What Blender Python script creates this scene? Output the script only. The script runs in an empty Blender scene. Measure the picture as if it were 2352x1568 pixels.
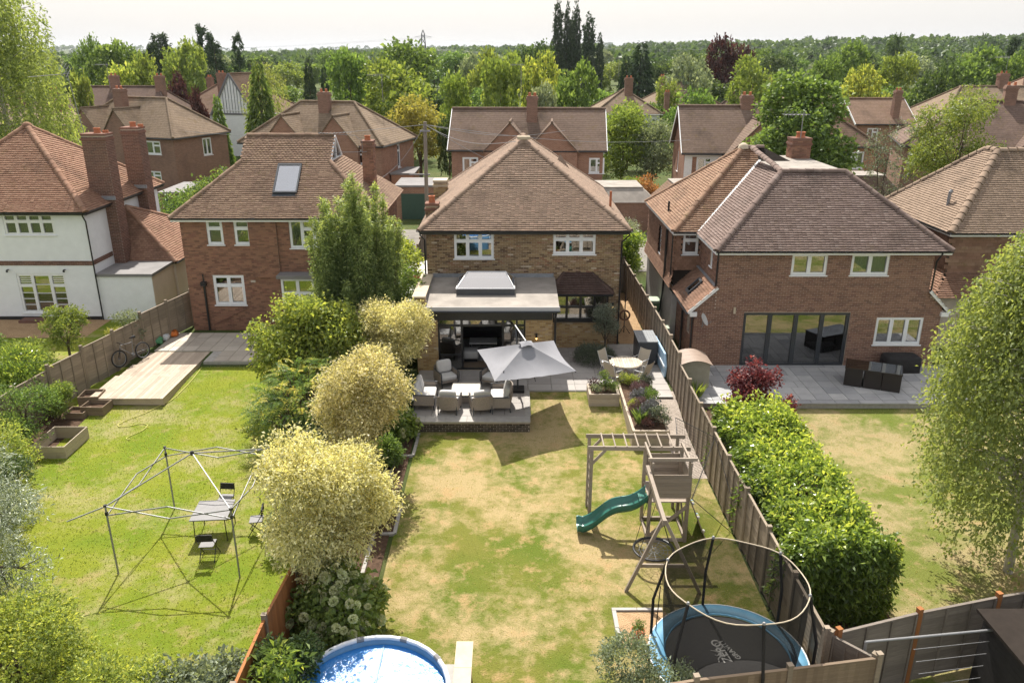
import bpy, bmesh, math, random
import numpy as np
from mathutils import Vector, Matrix, Euler

SC = bpy.context.scene
COL = SC.collection
R = math.radians
rng = np.random.default_rng(7)
random.seed(7)

# ------------------------------------------------------------------ camera
CAM_H = 12.6
PITCH = R(19.8)
cam_data = bpy.data.cameras.new('camera')
cam_data.lens = 28.0
cam_data.sensor_width = 36.0
cam_data.clip_start = 0.1
cam_data.clip_end = 20000
cam = bpy.data.objects.new('camera', cam_data)
COL.objects.link(cam)
cam.location = (0, 0, CAM_H)
cam.rotation_euler = (R(90) - PITCH, 0, 0)
SC.camera = cam

# ------------------------------------------------------------------ sky, sun, exposure
SUN_EL = R(52.5)
SUN_AZ = R(-8.2)          # sun stands beyond the houses, a little to the left
world = bpy.data.worlds.new('World')
SC.world = world
world.use_nodes = True
wn = world.node_tree
for n in list(wn.nodes):
    wn.nodes.remove(n)
w_out = wn.nodes.new('ShaderNodeOutputWorld')
w_bg = wn.nodes.new('ShaderNodeBackground')
w_sky = wn.nodes.new('ShaderNodeTexSky')
w_sky.sky_type = 'NISHITA'
w_sky.sun_disc = False
w_sky.sun_elevation = SUN_EL
w_sky.sun_rotation = SUN_AZ
w_sky.altitude = 50
w_sky.air_density = 1.0
w_sky.dust_density = 5.0
w_sky.ozone_density = 1.0
# thin even veil of white cloud over the whole sky
w_mix = wn.nodes.new('ShaderNodeMixRGB')
w_mix.inputs['Fac'].default_value = 0.55
w_mix.inputs['Color2'].default_value = (9.4, 9.3, 9.2, 1)
w_bg.inputs['Strength'].default_value = 0.075
wn.links.new(w_sky.outputs[0], w_mix.inputs['Color1'])
wn.links.new(w_mix.outputs[0], w_bg.inputs['Color'])
wn.links.new(w_bg.outputs[0], w_out.inputs[0])

sun_data = bpy.data.lights.new('sun', 'SUN')
sun_data.energy = 4.5
sun_data.angle = R(0.5)
sun_data.color = (1.0, 0.95, 0.87)
sun = bpy.data.objects.new('sun', sun_data)
COL.objects.link(sun)
to_sun = Vector((math.sin(SUN_AZ) * math.cos(SUN_EL), math.cos(SUN_AZ) * math.cos(SUN_EL), math.sin(SUN_EL)))
sun.rotation_euler = to_sun.to_track_quat('Z', 'Y').to_euler()
sun.location = (-20, 60, 80)

SC.view_settings.view_transform = 'Standard'
SC.view_settings.look = 'None'
SC.view_settings.gamma = 1.0
SC.view_settings.use_curve_mapping = False
SC.view_settings.exposure = 0.9
SC.cycles.use_denoising = True
SC.cycles.max_bounces = 7
SC.cycles.diffuse_bounces = 3
SC.cycles.glossy_bounces = 3
SC.cycles.transmission_bounces = 3
SC.cycles.transparent_max_bounces = 14
SC.cycles.volume_bounces = 0
SC.cycles.caustics_reflective = False
SC.cycles.caustics_refractive = False

# ------------------------------------------------------------------ pixel helpers (2352 x 1568 view of the photograph)
FPX = 28 / 36 * 2352
CP, SP = math.cos(PITCH), math.sin(PITCH)
def _dir(x, y):
    u = (x - 1176) / FPX
    v = (y - 784) / FPX
    return u, CP - v * SP, -SP - v * CP
def at(x, y, z=0.0):
    "point seen at a pixel that lies at height z"
    u, dy, dz = _dir(x, y)
    t = (z - CAM_H) / dz
    return Vector((u * t, dy * t, z))
def on(x, y, Y):
    "point seen at a pixel that lies at depth Y (a wall facing the camera)"
    u, dy, dz = _dir(x, y)
    t = Y / dy
    return Vector((u * t, Y, CAM_H + dz * t))

def smooth(a, b, t):
    t = min(1, max(0, (t - a) / (b - a)))
    return t * t * (3 - 2 * t)
def gz(x, y):
    "height of the ground"
    if x < -5.0:
        return 0.25 * smooth(24.6, 30.5, y) + 0.20 * smooth(31.2, 31.6, y)
    if x > 6.3:
        return 0.25 * smooth(24.0, 26.9, y) + 0.20 * smooth(27.0, 27.6, y)
    return 0.45 * smooth(24.6, 28.3, y)

# ------------------------------------------------------------------ objects
WL = {}
def link(o, parent=None):
    COL.objects.link(o)
    if parent is not None:
        o.parent = parent
    return o
def tag(o, label, cat, group=None):
    o['label'] = label
    o['category'] = cat
    if group:
        o['group'] = group
    return o
def thing(name, label, cat, loc=(0, 0, 0), rotz=0.0, group=None):
    o = bpy.data.objects.new(name, None)
    o.empty_display_size = 0.3
    link(o)
    o.location = loc
    o.rotation_euler = (0, 0, rotz)
    WL[o.name] = Vector(loc)
    return tag(o, label, cat, group)
def origin_of(parent):
    return WL.get(parent.name, Vector((0, 0, 0))) if parent is not None else Vector((0, 0, 0))

class MB:
    "collects polygons and builds ONE mesh object"
    def __init__(self):
        self.v = []; self.f = []; self.m = []
        self.mi = 0
    def add(self, verts, faces):
        b = len(self.v)
        self.v.extend([tuple(p) for p in verts])
        for f in faces:
            self.f.append([i + b for i in f]); self.m.append(self.mi)
        return self
    def poly(self, *pts):
        return self.add(pts, [list(range(len(pts)))])
    def box(self, x0, x1, y0, y1, z0, z1):
        v = [(x0, y0, z0), (x1, y0, z0), (x1, y1, z0), (x0, y1, z0), (x0, y0, z1), (x1, y0, z1), (x1, y1, z1), (x0, y1, z1)]
        return self.add(v, [(0, 3, 2, 1), (4, 5, 6, 7), (0, 1, 5, 4), (1, 2, 6, 5), (2, 3, 7, 6), (3, 0, 4, 7)])
    def obox(self, M, sx, sy, sz):
        "box centred on matrix M"
        h = [(-sx / 2, -sy / 2, -sz / 2), (sx / 2, -sy / 2, -sz / 2), (sx / 2, sy / 2, -sz / 2), (-sx / 2, sy / 2, -sz / 2),
             (-sx / 2, -sy / 2, sz / 2), (sx / 2, -sy / 2, sz / 2), (sx / 2, sy / 2, sz / 2), (-sx / 2, sy / 2, sz / 2)]
        return self.add([M @ Vector(p) for p in h], [(0, 3, 2, 1), (4, 5, 6, 7), (0, 1, 5, 4), (1, 2, 6, 5), (2, 3, 7, 6), (3, 0, 4, 7)])
    def beam(self, a, b, w, h, up=(0, 0, 1)):
        "square bar from a to b, w across, h along 'up'"
        a, b = Vector(a), Vector(b)
        d = b - a; L = d.length; d.normalize()
        u = Vector(up)
        if abs(d.dot(u)) > 0.98:
            u = Vector((0, 1, 0))
        s = d.cross(u).normalized(); u = s.cross(d).normalized()
        M = Matrix((s, d, u)).transposed().to_4x4(); M.translation = (a + b) / 2
        return self.obox(M, w, L, h)
    def tube(self, pts, r, n=8, cap=True, closed=False):
        pts = [Vector(p) for p in pts]
        rs = r if isinstance(r, (list, tuple)) else [r] * len(pts)
        b = len(self.v); N = len(pts)
        ref = None
        for i, p in enumerate(pts):
            if closed:
                d = pts[(i + 1) % N] - pts[i - 1]
            else:
                d = pts[min(i + 1, N - 1)] - pts[max(i - 1, 0)]
            d.normalize()
            if ref is None:
                ref = Vector((0, 0, 1)) if abs(d.z) < 0.9 else Vector((0, 1, 0))
            s = d.cross(ref)
            if s.length < 1e-4:
                s = d.orthogonal()
            s.normalize(); t = s.cross(d).normalized(); ref = t
            for k in range(n):
                a = 2 * math.pi * k / n
                self.v.append(tuple(p + rs[i] * (math.cos(a) * s + math.sin(a) * t)))
        for i in range(N if closed else N - 1):
            j = (i + 1) % N
            for k in range(n):
                self.f.append([b + i * n + k, b + i * n + (k + 1) % n, b + j * n + (k + 1) % n, b + j * n + k]); self.m.append(self.mi)
        if cap and not closed:
            self.f.append([b + k for k in range(n)][::-1]); self.m.append(self.mi)
            self.f.append([b + (N - 1) * n + k for k in range(n)]); self.m.append(self.mi)
        return self
    def lathe(self, c, prof, n=16, sx=1.0, sy=1.0):
        "profile of (r, z) turned about the vertical through c"
        c = Vector(c); b = len(self.v); N = len(prof)
        for r, z in prof:
            for k in range(n):
                a = 2 * math.pi * k / n
                self.v.append((c.x + r * sx * math.cos(a), c.y + r * sy * math.sin(a), c.z + z))
        for i in range(N - 1):
            for k in range(n):
                self.f.append([b + i * n + k, b + i * n + (k + 1) % n, b + (i + 1) * n + (k + 1) % n, b + (i + 1) * n + k]); self.m.append(self.mi)
        self.f.append([b + k for k in range(n)][::-1]); self.m.append(self.mi)
        self.f.append([b + (N - 1) * n + k for k in range(n)]); self.m.append(self.mi)
        return self
    def prism(self, poly, h0, h1, axis='z'):
        "polygon in the plane across 'axis', extruded from h0 to h1"
        def p3(p, h):
            return {'z': (p[0], p[1], h), 'y': (p[0], h, p[1]), 'x': (h, p[0], p[1])}[axis]
        n = len(poly)
        v = [p3(p, h0) for p in poly] + [p3(p, h1) for p in poly]
        f = [list(range(n))[::-1], list(range(n, 2 * n))] + [[i, (i + 1) % n, n + (i + 1) % n, n + i] for i in range(n)]
        return self.add(v, f)
    def grid(self, P):
        "P[i][j] points"
        b = len(self.v); n = len(P); m = len(P[0])
        for row in P:
            self.v.extend([tuple(p) for p in row])
        for i in range(n - 1):
            for j in range(m - 1):
                self.f.append([b + i * m + j, b + i * m + j + 1, b + (i + 1) * m + j + 1, b + (i + 1) * m + j]); self.m.append(self.mi)
        return self
    def mesh(self, name, mats, off=None, smooth=False, bevel=0.0, recalc=True):
        me = bpy.data.meshes.new(name)
        v = self.v
        if off is not None and off.length > 0:
            ox, oy, oz = off
            v = [(a - ox, b - oy, c - oz) for a, b, c in v]
        me.from_pydata(v, [], self.f)
        mats = mats if isinstance(mats, (list, tuple)) else [mats]
        for mt in mats:
            me.materials.append(mt)
        if len(mats) > 1:
            me.polygons.foreach_set('material_index', self.m)
        if recalc or bevel:
            bm = bmesh.new(); bm.from_mesh(me)
            if recalc:
                bmesh.ops.recalc_face_normals(bm, faces=bm.faces)
            if bevel:
                es = [e for e in bm.edges if len(e.link_faces) == 2 and e.calc_face_angle(0) > 0.5]
                bmesh.ops.bevel(bm, geom=es, offset=bevel, segments=2, profile=0.6, affect='EDGES')
            bm.to_mesh(me); bm.free()
        if smooth:
            me.polygons.foreach_set('use_smooth', [True] * len(me.polygons))
            if smooth != 'all':
                try:
                    me.set_sharp_from_angle(angle=R(40))
                except Exception:
                    pass
        me.update()
        return me
    def build(self, name, mats, parent=None, smooth=False, bevel=0.0, local=False, recalc=True):
        off = None if (local or parent is None) else origin_of(parent)
        me = self.mesh(name, mats, off, smooth, bevel, recalc)
        o = bpy.data.objects.new(name, me)
        link(o, parent)
        if parent is not None:
            WL[o.name] = origin_of(parent) if not local else Vector((0, 0, 0))
        return o

def copy_tree(o, parent=None):
    c = o.copy(); link(c, parent)
    for ch in list(o.children):
        copy_tree(ch, c)
    return c
def place_copy(o, loc, rotz=0, label=None, scale=None):
    c = copy_tree(o)
    c.location = loc; c.rotation_euler = (0, 0, rotz)
    if scale is not None:
        c.scale = (scale, scale, scale) if not hasattr(scale, '__len__') else scale
    if label:
        c['label'] = label
    return c
def struct(o):
    o['kind'] = 'structure'
    return o
def stuff(o):
    o['kind'] = 'stuff'
    return o
def piece(name, me, parent, M):
    "one small piece sharing mesh data; M is its world matrix"
    o = bpy.data.objects.new(name, me)
    COL.objects.link(o); o.parent = parent
    M = M.copy(); M.translation = M.translation - origin_of(parent)
    o.matrix_basis = M
    return o

# ------------------------------------------------------------------ materials
MATS = {}
def rgb(*c):
    return (c[0], c[1], c[2], 1.0)
class NT:
    def __init__(self, name):
        self.mat = bpy.data.materials.new(name); self.mat.use_nodes = True
        self.t = self.mat.node_tree
        for n in list(self.t.nodes):
            self.t.nodes.remove(n)
        self.out = self.t.nodes.new('ShaderNodeOutputMaterial')
    def n(self, kind, **kw):
        nd = self.t.nodes.new(kind)
        for k, v in kw.items():
            if k in nd.inputs:
                nd.inputs[k].default_value = v
            else:
                setattr(nd, k, v)
        return nd
    def l(self, a, b):
        self.t.links.new(a, b)
    def pos(self):
        return self.n('ShaderNodeNewGeometry').outputs['Position']
    def obj(self):
        return self.n('ShaderNodeTexCoord').outputs['Object']
    def noise(self, vec, scale, detail=4, rough=0.6, out='Fac'):
        nd = self.n('ShaderNodeTexNoise', Scale=scale, Detail=detail, Roughness=rough)
        if vec is not None:
            self.l(vec, nd.inputs['Vector'])
        return nd.outputs[out]
    def scaled(self, vec, s):
        nd = self.n('ShaderNodeVectorMath', operation='MULTIPLY'); nd.inputs[1].default_value = s
        self.l(vec, nd.inputs[0]); return nd.outputs[0]
    def ramp(self, fac, stops, interp='LINEAR'):
        nd = self.n('ShaderNodeValToRGB'); cr = nd.color_ramp; cr.interpolation = interp
        while len(cr.elements) < len(stops):
            cr.elements.new(0.5)
        for e, (p, c) in zip(cr.elements, stops):
            e.position = p; e.color = rgb(*c)
        self.l(fac, nd.inputs['Fac']); return nd.outputs['Color']
    def mix(self, a, b, fac, mode='MIX'):
        nd = self.n('ShaderNodeMixRGB', blend_type=mode)
        for s, i in ((fac, 'Fac'), (a, 'Color1'), (b, 'Color2')):
            if hasattr(s, 'is_linked') or hasattr(s, 'node'):
                self.l(s, nd.inputs[i])
            else:
                nd.inputs[i].default_value = s if i == 'Fac' else rgb(*s)
        return nd.outputs['Color']
    def math(self, op, a, b=0.0):
        nd = self.n('ShaderNodeMath', operation=op)
        for i, s in enumerate((a, b)):
            if hasattr(s, 'node'):
                self.l(s, nd.inputs[i])
            else:
                nd.inputs[i].default_value = s
        return nd.outputs[0]
    def maprange(self, v, a, b, c, d):
        nd = self.n('ShaderNodeMapRange'); self.l(v, nd.inputs[0])
        for i, k in enumerate((a, b, c, d)):
            nd.inputs[i + 1].default_value = k
        return nd.outputs[0]
    def rand(self):
        "one random number for each piece, whether it is its own object or an island of a joined mesh"
        a = self.n('ShaderNodeObjectInfo').outputs['Random']
        b = self.n('ShaderNodeNewGeometry').outputs['Random Per Island']
        return self.math('FRACT', self.math('ADD', a, b))
    def bump(self, h, strength=0.3, dist=0.02):
        nd = self.n('ShaderNodeBump', Strength=strength, Distance=dist); self.l(h, nd.inputs['Height']); return nd.outputs['Normal']
    def bsdf(self, color, rough=0.8, spec=0.3, metal=0.0, normal=None, **kw):
        nd = self.n('ShaderNodeBsdfPrincipled')
        if hasattr(color, 'node'):
            self.l(color, nd.inputs['Base Color'])
        else:
            nd.inputs['Base Color'].default_value = rgb(*color)
        if hasattr(rough, 'node'):
            self.l(rough, nd.inputs['Roughness'])
        else:
            nd.inputs['Roughness'].default_value = rough
        nd.inputs['Specular IOR Level'].default_value = spec
        nd.inputs['Metallic'].default_value = metal
        if normal is not None:
            self.l(normal, nd.inputs['Normal'])
        for k, v in kw.items():
            nd.inputs[k].default_value = v
        return nd
    def done(self, shader):
        self.l(shader.outputs[0] if hasattr(shader, 'outputs') else shader, self.out.inputs['Surface'])
        return self.mat

def M_plain(name, col, rough=0.6, spec=0.3, metal=0.0, var=0.15, scale=6.0, bump=0.0):
    "painted, plastic, metal or cloth surface with a little wear"
    if name in MATS:
        return MATS[name]
    t = NT(name); p = t.obj()
    a = t.noise(p, scale, 5)
    lo = tuple(max(0, c * (1 - var)) for c in col); hi = tuple(min(1, c * (1 + var)) for c in col)
    c = t.ramp(a, [(0.3, lo), (0.7, hi)])
    nm = t.bump(t.noise(p, scale * 8, 3), bump, 0.01) if bump else None
    MATS[name] = t.done(t.bsdf(c, rough, spec, metal, nm))
    return MATS[name]
def M_brick(name, cols, rough=0.9, stain=0.35):
    "cols: list of (position, colour) over the bricks; plus stains that spread over many bricks"
    t = NT(name); p = t.pos()
    c = t.ramp(t.rand(), cols)
    big = t.noise(p, 0.7, 4, 0.6)
    c = t.mix(c, (0.10, 0.075, 0.055), t.maprange(big, 0.55, 0.8, 0, stain))
    fine = t.noise(p, 45, 3, 0.7)
    c = t.mix(c, (0.5, 0.5, 0.5), t.maprange(fine, 0.3, 0.7, 0.12, 0.0), 'OVERLAY')
    MATS[name] = t.done(t.bsdf(c, rough, 0.2, 0, t.bump(fine, 0.5, 0.01)))
    return MATS[name]
def M_tile(name, cols, moss=(0.16, 0.12, 0.05), mossamt=0.5, dark=(0.035, 0.028, 0.022)):
    t = NT(name); p = t.pos()
    c = t.mix(t.ramp(t.rand(), cols), cols[len(cols) // 2][1], 0.5)
    big = t.noise(p, 0.55, 5, 0.65)
    c = t.mix(c, dark, t.maprange(big, 0.52, 0.75, 0, 0.55))
    ms = t.noise(p, 2.6, 6, 0.75)
    c = t.mix(c, moss, t.maprange(ms, 0.56, 0.68, 0, mossamt))
    li = t.noise(p, 14, 4, 0.8)
    c = t.mix(c, (0.42, 0.38, 0.30), t.maprange(li, 0.66, 0.74, 0, 0.55))
    MATS[name] = t.done(t.bsdf(c, 0.93, 0.15, 0, t.bump(li, 0.5, 0.012)))
    return MATS[name]
def M_far_tile(name, c0, c1, gauge=0.115):
    "roof too far away to pick the tiles apart: courses as fine relief, their edge shade put into the colour"
    t = NT(name); p = t.obj()
    w = t.n('ShaderNodeTexWave', wave_type='BANDS', bands_direction='Z', wave_profile='SAW', Scale=2.3, Distortion=0.3)
    w.inputs['Detail'].default_value = 2; w.inputs['Detail Scale'].default_value = 3
    t.l(p, w.inputs['Vector'])
    fine = t.noise(p, 5.5, 3, 0.7); big = t.noise(p, 0.5, 5, 0.65)
    c = t.mix(c0, c1, t.maprange(fine, 0.3, 0.7, 0, 1))
    c = t.mix(c, (0.045, 0.032, 0.024), t.maprange(w.outputs['Fac'], 0.55, 1.0, 0, 0.55))  # shade under each course edge, darkened into the colour
    c = t.mix(c, (0.05, 0.038, 0.028), t.maprange(big, 0.5, 0.75, 0, 0.6))
    c = t.mix(c, (0.17, 0.12, 0.045), t.maprange(t.noise(p, 1.7, 6, 0.8), 0.55, 0.68, 0, 0.6))
    MATS[name] = t.done(t.bsdf(c, 0.93, 0.15, 0, t.bump(w.outputs['Fac'], 0.9, 0.03)))
    return MATS[name]
def M_far_brick(name, c0, c1, mortar):
    t = NT(name); p = t.obj()
    sep = t.n('ShaderNodeSeparateXYZ'); t.l(p, sep.inputs[0])
    cmb = t.n('ShaderNodeCombineXYZ'); t.l(t.math('ADD', sep.outputs[0], sep.outputs[1]), cmb.inputs[0]); t.l(sep.outputs[2], cmb.inputs[1])
    b = t.n('ShaderNodeTexBrick'); t.l(cmb.outputs[0], b.inputs['Vector'])
    for k, v in (('Color1', rgb(*c0)), ('Color2', rgb(*c1)), ('Mortar', rgb(*mortar)), ('Scale', 1.0), ('Mortar Size', 0.008), ('Brick Width', 0.225), ('Row Height', 0.075)):
        b.inputs[k].default_value = v
    c = t.mix(b.outputs['Color'], (0.08, 0.05, 0.04), t.maprange(t.noise(t.pos(), 0.6, 4), 0.5, 0.75, 0, 0.4))
    MATS[name] = t.done(t.bsdf(c, 0.9, 0.2, 0, t.bump(b.outputs['Fac'], -0.4, 0.01)))
    return MATS[name]
def M_wood(name, c0, c1, grain=(1.5, 14, 14), rough=0.85):
    "weathered timber; grain runs along local x of each board"
    t = NT(name); p = t.obj()
    g = t.noise(t.scaled(p, grain), 2.2, 5, 0.7)
    c = t.mix(c0, c1, t.maprange(g, 0.3, 0.7, 0, 1))
    r = t.rand()
    c = t.mix(c, tuple(k * 0.62 for k in c0), t.maprange(r, 0, 1, 0.0, 0.6))
    c = t.mix(c, (0.09, 0.08, 0.06), t.maprange(t.noise(t.pos(), 1.1, 5, 0.7), 0.55, 0.75, 0, 0.5))
    MATS[name] = t.done(t.bsdf(c, rough, 0.2, 0, t.bump(g, 0.4, 0.008)))
    return MATS[name]
def M_leaf(name, cols, trans=0.35, rough=0.5, spec=0.35, tcol=None):
    "leaves: each leaf its own tint, light shining through"
    t = NT(name)
    at_ = t.n('ShaderNodeAttribute', attribute_name='tint')
    oi = t.n('ShaderNodeObjectInfo').outputs['Random']
    c = t.ramp(at_.outputs['Fac'], cols)
    hs = t.n('ShaderNodeHueSaturation', Saturation=0.87); t.l(c, hs.inputs['Color'])
    t.l(t.maprange(oi, 0, 1, 0.49, 0.51), hs.inputs['Hue']); t.l(t.maprange(oi, 0, 1, 0.93, 1.07), hs.inputs['Value'])
    c = hs.outputs['Color']
    b = t.bsdf(c, rough, spec)
    tr = t.n('ShaderNodeBsdfTranslucent')
    t.l(t.mix(c, tcol or (0.9, 1.0, 0.3), 1.0, 'MULTIPLY') if tcol else t.mix(c, (1.8, 1.68, 0.8), 1.0, 'MULTIPLY'), tr.inputs['Color'])
    m = t.n('ShaderNodeMixShader'); m.inputs['Fac'].default_value = trans * 1.2
    t.l(b.outputs[0], m.inputs[1]); t.l(tr.outputs[0], m.inputs[2])
    MATS[name] = t.done(m)
    return MATS[name]
def M_glass(name, tint=(0.62, 0.66, 0.68), refl=0.22, rough=0.015):
    t = NT(name)
    tr = t.n('ShaderNodeBsdfTransparent'); tr.inputs[0].default_value = rgb(*tint)
    gl = t.n('ShaderNodeBsdfGlossy'); gl.inputs['Roughness'].default_value = rough
    wob = t.bump(t.noise(t.pos(), 1.3, 2), 0.02, 0.05); t.l(wob, gl.inputs['Normal'])
    lw = t.n('ShaderNodeLayerWeight'); lw.inputs['Blend'].default_value = 0.25
    m = t.n('ShaderNodeMixShader'); t.l(t.maprange(lw.outputs['Fresnel'], 0, 1, refl, 0.95), m.inputs['Fac'])
    t.l(tr.outputs[0], m.inputs[1]); t.l(gl.outputs[0], m.inputs[2])
    MATS[name] = t.done(m)
    return MATS[name]
# ------------------------------------------------------------------ material set
M_brick('brick_stock', [(0.0, (0.10, 0.058, 0.038)), (0.18, (0.21, 0.145, 0.085)), (0.4, (0.30, 0.215, 0.125)), (0.6, (0.235, 0.15, 0.085)), (0.78, (0.36, 0.27, 0.15)), (0.93, (0.24, 0.12, 0.072)), (1.0, (0.5, 0.42, 0.32))], stain=0.3)
M_brick('brick_yellow', [(0.0, (0.27, 0.17, 0.08)), (0.3, (0.42, 0.29, 0.14)), (0.7, (0.48, 0.35, 0.18)), (0.9, (0.33, 0.20, 0.10)), (1.0, (0.55, 0.46, 0.33))], stain=0.15)
M_brick('brick_red', [(0.0, (0.17, 0.09, 0.062)), (0.4, (0.27, 0.142, 0.094)), (0.75, (0.33, 0.175, 0.112)), (1.0, (0.23, 0.108, 0.078))], stain=0.35)
M_brick('brick_brown', [(0.0, (0.17, 0.098, 0.074)), (0.4, (0.24, 0.138, 0.098)), (0.8, (0.29, 0.17, 0.12)), (1.0, (0.19, 0.10, 0.078))], stain=0.15)
M_brick('brick_dark', [(0.0, (0.045, 0.038, 0.030)), (0.5, (0.075, 0.062, 0.048)), (1.0, (0.11, 0.092, 0.07))], stain=0.1)
M_brick('brick_band', [(0.0, (0.13, 0.072, 0.055)), (1.0, (0.21, 0.112, 0.082))], stain=0.2)
M_plain('mortar_tan', (0.40, 0.33, 0.25), 0.95, 0.1, var=0.2, bump=0.2)
M_plain('mortar_red', (0.30, 0.20, 0.15), 0.95, 0.1, var=0.25, bump=0.2)
M_plain('mortar_pale', (0.47, 0.40, 0.33), 0.95, 0.1, var=0.15, bump=0.2)
M_plain('mortar_grey', (0.36, 0.34, 0.31), 0.95, 0.1, var=0.15)
M_tile('tile_main', [(0.0, (0.165, 0.115, 0.085)), (0.5, (0.235, 0.168, 0.125)), (0.85, (0.27, 0.195, 0.145)), (1.0, (0.33, 0.22, 0.165))], mossamt=0.25)
M_tile('tile_left', [(0.0, (0.15, 0.095, 0.066)), (0.5, (0.245, 0.165, 0.118)), (1.0, (0.31, 0.22, 0.15))], mossamt=0.55)
M_tile('tile_white', [(0.0, (0.19, 0.10, 0.065)), (0.5, (0.285, 0.165, 0.112)), (1.0, (0.35, 0.22, 0.15))], mossamt=0.45)
M_tile('tile_plum', [(0.0, (0.115, 0.080, 0.068)), (0.5, (0.165, 0.118, 0.10)), (0.9, (0.215, 0.16, 0.138)), (1.0, (0.27, 0.215, 0.19))], mossamt=0.2)
M_tile('tile_old', [(0.0, (0.19, 0.11, 0.07)), (0.5, (0.27, 0.17, 0.115)), (1.0, (0.34, 0.23, 0.155))], mossamt=0.6)
M_tile('tile_hung', [(0.0, (0.16, 0.095, 0.065)), (0.5, (0.24, 0.14, 0.095)), (1.0, (0.31, 0.195, 0.14))], mossamt=0.2)
M_tile('tile_buff', [(0.0, (0.21, 0.155, 0.115)), (0.5, (0.28, 0.205, 0.15)), (1.0, (0.34, 0.255, 0.19))], mossamt=0.25)
M_tile('tile_dark', [(0.0, (0.055, 0.035, 0.03)), (1.0, (0.095, 0.062, 0.052))], mossamt=0.1)
M_plain('underlay', (0.03, 0.024, 0.02), 0.95, 0.1)
M_plain('lead', (0.23, 0.24, 0.26), 0.5, 0.4, var=0.2)
M_plain('white_paint', (0.78, 0.78, 0.77), 0.45, 0.4, var=0.04)
M_plain('upvc', (0.80, 0.81, 0.83), 0.3, 0.5, var=0.03)
M_plain('black_paint', (0.018, 0.018, 0.02), 0.35, 0.5, var=0.2)
M_plain('anthracite', (0.045, 0.05, 0.058), 0.4, 0.5, var=0.1)
M_plain('render_white', (0.76, 0.77, 0.78), 0.9, 0.15, var=0.05, scale=2.0, bump=0.35)
M_plain('render_cream', (0.62, 0.53, 0.44), 0.9, 0.15, var=0.06, scale=1.5, bump=0.3)
M_plain('pebbledash', (0.42, 0.40, 0.38), 0.95, 0.15, var=0.1, scale=3, bump=0.8)
M_plain('felt', (0.29, 0.26, 0.228), 0.85, 0.2, var=0.22, scale=1.3, bump=0.15)
M_plain('felt_grey', (0.21, 0.20, 0.195), 0.8, 0.2, var=0.15, scale=1.2)
M_plain('fibreglass', (0.52, 0.51, 0.50), 0.6, 0.3, var=0.06, scale=1.0)
M_plain('coping_stone', (0.50, 0.42, 0.31), 0.85, 0.2, var=0.12, scale=4, bump=0.2)
M_plain('coping_grey', (0.36, 0.34, 0.315), 0.8, 0.2, var=0.12, scale=4, bump=0.1)
M_plain('terracotta', (0.42, 0.15, 0.075), 0.8, 0.2, var=0.2)
M_plain('galv', (0.25, 0.25, 0.255), 0.5, 0.5, 0.25, var=0.1)
M_plain('aluminium', (0.6, 0.6, 0.6), 0.35, 0.5, 0.8, var=0.06)
M_plain('curtain_grey', (0.42, 0.41, 0.40), 0.9, 0.1, var=0.1)
M_plain('blind_white', (0.62, 0.61, 0.58), 0.9, 0.1, var=0.05)
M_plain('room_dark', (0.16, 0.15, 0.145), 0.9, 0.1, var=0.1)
M_plain('soil', (0.09, 0.058, 0.04), 0.98, 0.05, var=0.4, scale=9, bump=0.8)
M_plain('bark', (0.11, 0.085, 0.065), 0.95, 0.1, var=0.35, scale=9, bump=0.7)
M_plain('bark_birch', (0.48, 0.45, 0.40), 0.85, 0.2, var=0.4, scale=5, bump=0.4)
M_glass('glass', refl=0.28)
M_glass('glass_dark', (0.42, 0.45, 0.47), 0.26)
M_glass('glass_sky', (0.75, 0.80, 0.86), 0.55)
M_wood('wood_grey', (0.30, 0.245, 0.195), (0.40, 0.34, 0.28))
M_wood('wood_brown', (0.20, 0.145, 0.10), (0.30, 0.23, 0.165))
M_wood('wood_fence', (0.25, 0.20, 0.15), (0.37, 0.305, 0.235))
M_wood('wood_fence_old', (0.185, 0.155, 0.13), (0.27, 0.235, 0.20))
M_wood('wood_orange', (0.33, 0.13, 0.045), (0.43, 0.19, 0.075), grain=(14, 14, 1.5))
M_wood('wood_deck', (0.42, 0.335, 0.255), (0.54, 0.45, 0.36), grain=(14, 1.5, 14))
M_wood('wood_sleeper', (0.42, 0.345, 0.265), (0.52, 0.44, 0.35))
M_wood('wood_table', (0.52, 0.45, 0.36), (0.62, 0.55, 0.45))
M_wood('pole_wood', (0.22, 0.19, 0.155), (0.31, 0.275, 0.235), grain=(9, 9, 0.8))

def M_ground(name, base, lush, dry, dryamt, drypos=0.5, stripe=False):
    t = NT(name); p = t.pos()
    a = t.noise(p, 0.42, 5, 0.62); b = t.noise(p, 2.3, 6, 0.72); f = t.noise(p, 26, 4, 0.75)
    c = t.mix(base, lush, t.maprange(a, 0.42, 0.62, 0, 1))
    w = t.math('ADD', t.math('MULTIPLY', t.noise(t.scaled(p, (1, 1, 1)), 0.31, 5, 0.6), 0.62), t.math('MULTIPLY', b, 0.38))
    c = t.mix(c, dry, t.maprange(w, drypos - 0.045, drypos + 0.075, 0, dryamt))
    c = t.mix(c, (dry[0], dry[1] * .86, dry[2] * .8), t.maprange(t.noise(p, 1.15, 5, 0.7), 0.55, 0.68, 0, dryamt * .7))
    c = t.mix(c, tuple(k * 0.5 for k in base), t.maprange(f, 0.5, 0.72, 0, 0.5))
    MATS[name] = t.done(t.bsdf(c, 0.95, 0.1, 0, t.bump(f, 0.9, 0.05)))
    return MATS[name]
M_ground('lawn_dry', (0.175, 0.178, 0.036), (0.115, 0.155, 0.022), (0.42, 0.32, 0.165), 0.95, 0.50)
M_ground('lawn_lush', (0.205, 0.235, 0.026), (0.145, 0.205, 0.018), (0.34, 0.30, 0.14), 0.8, 0.53)
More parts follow.
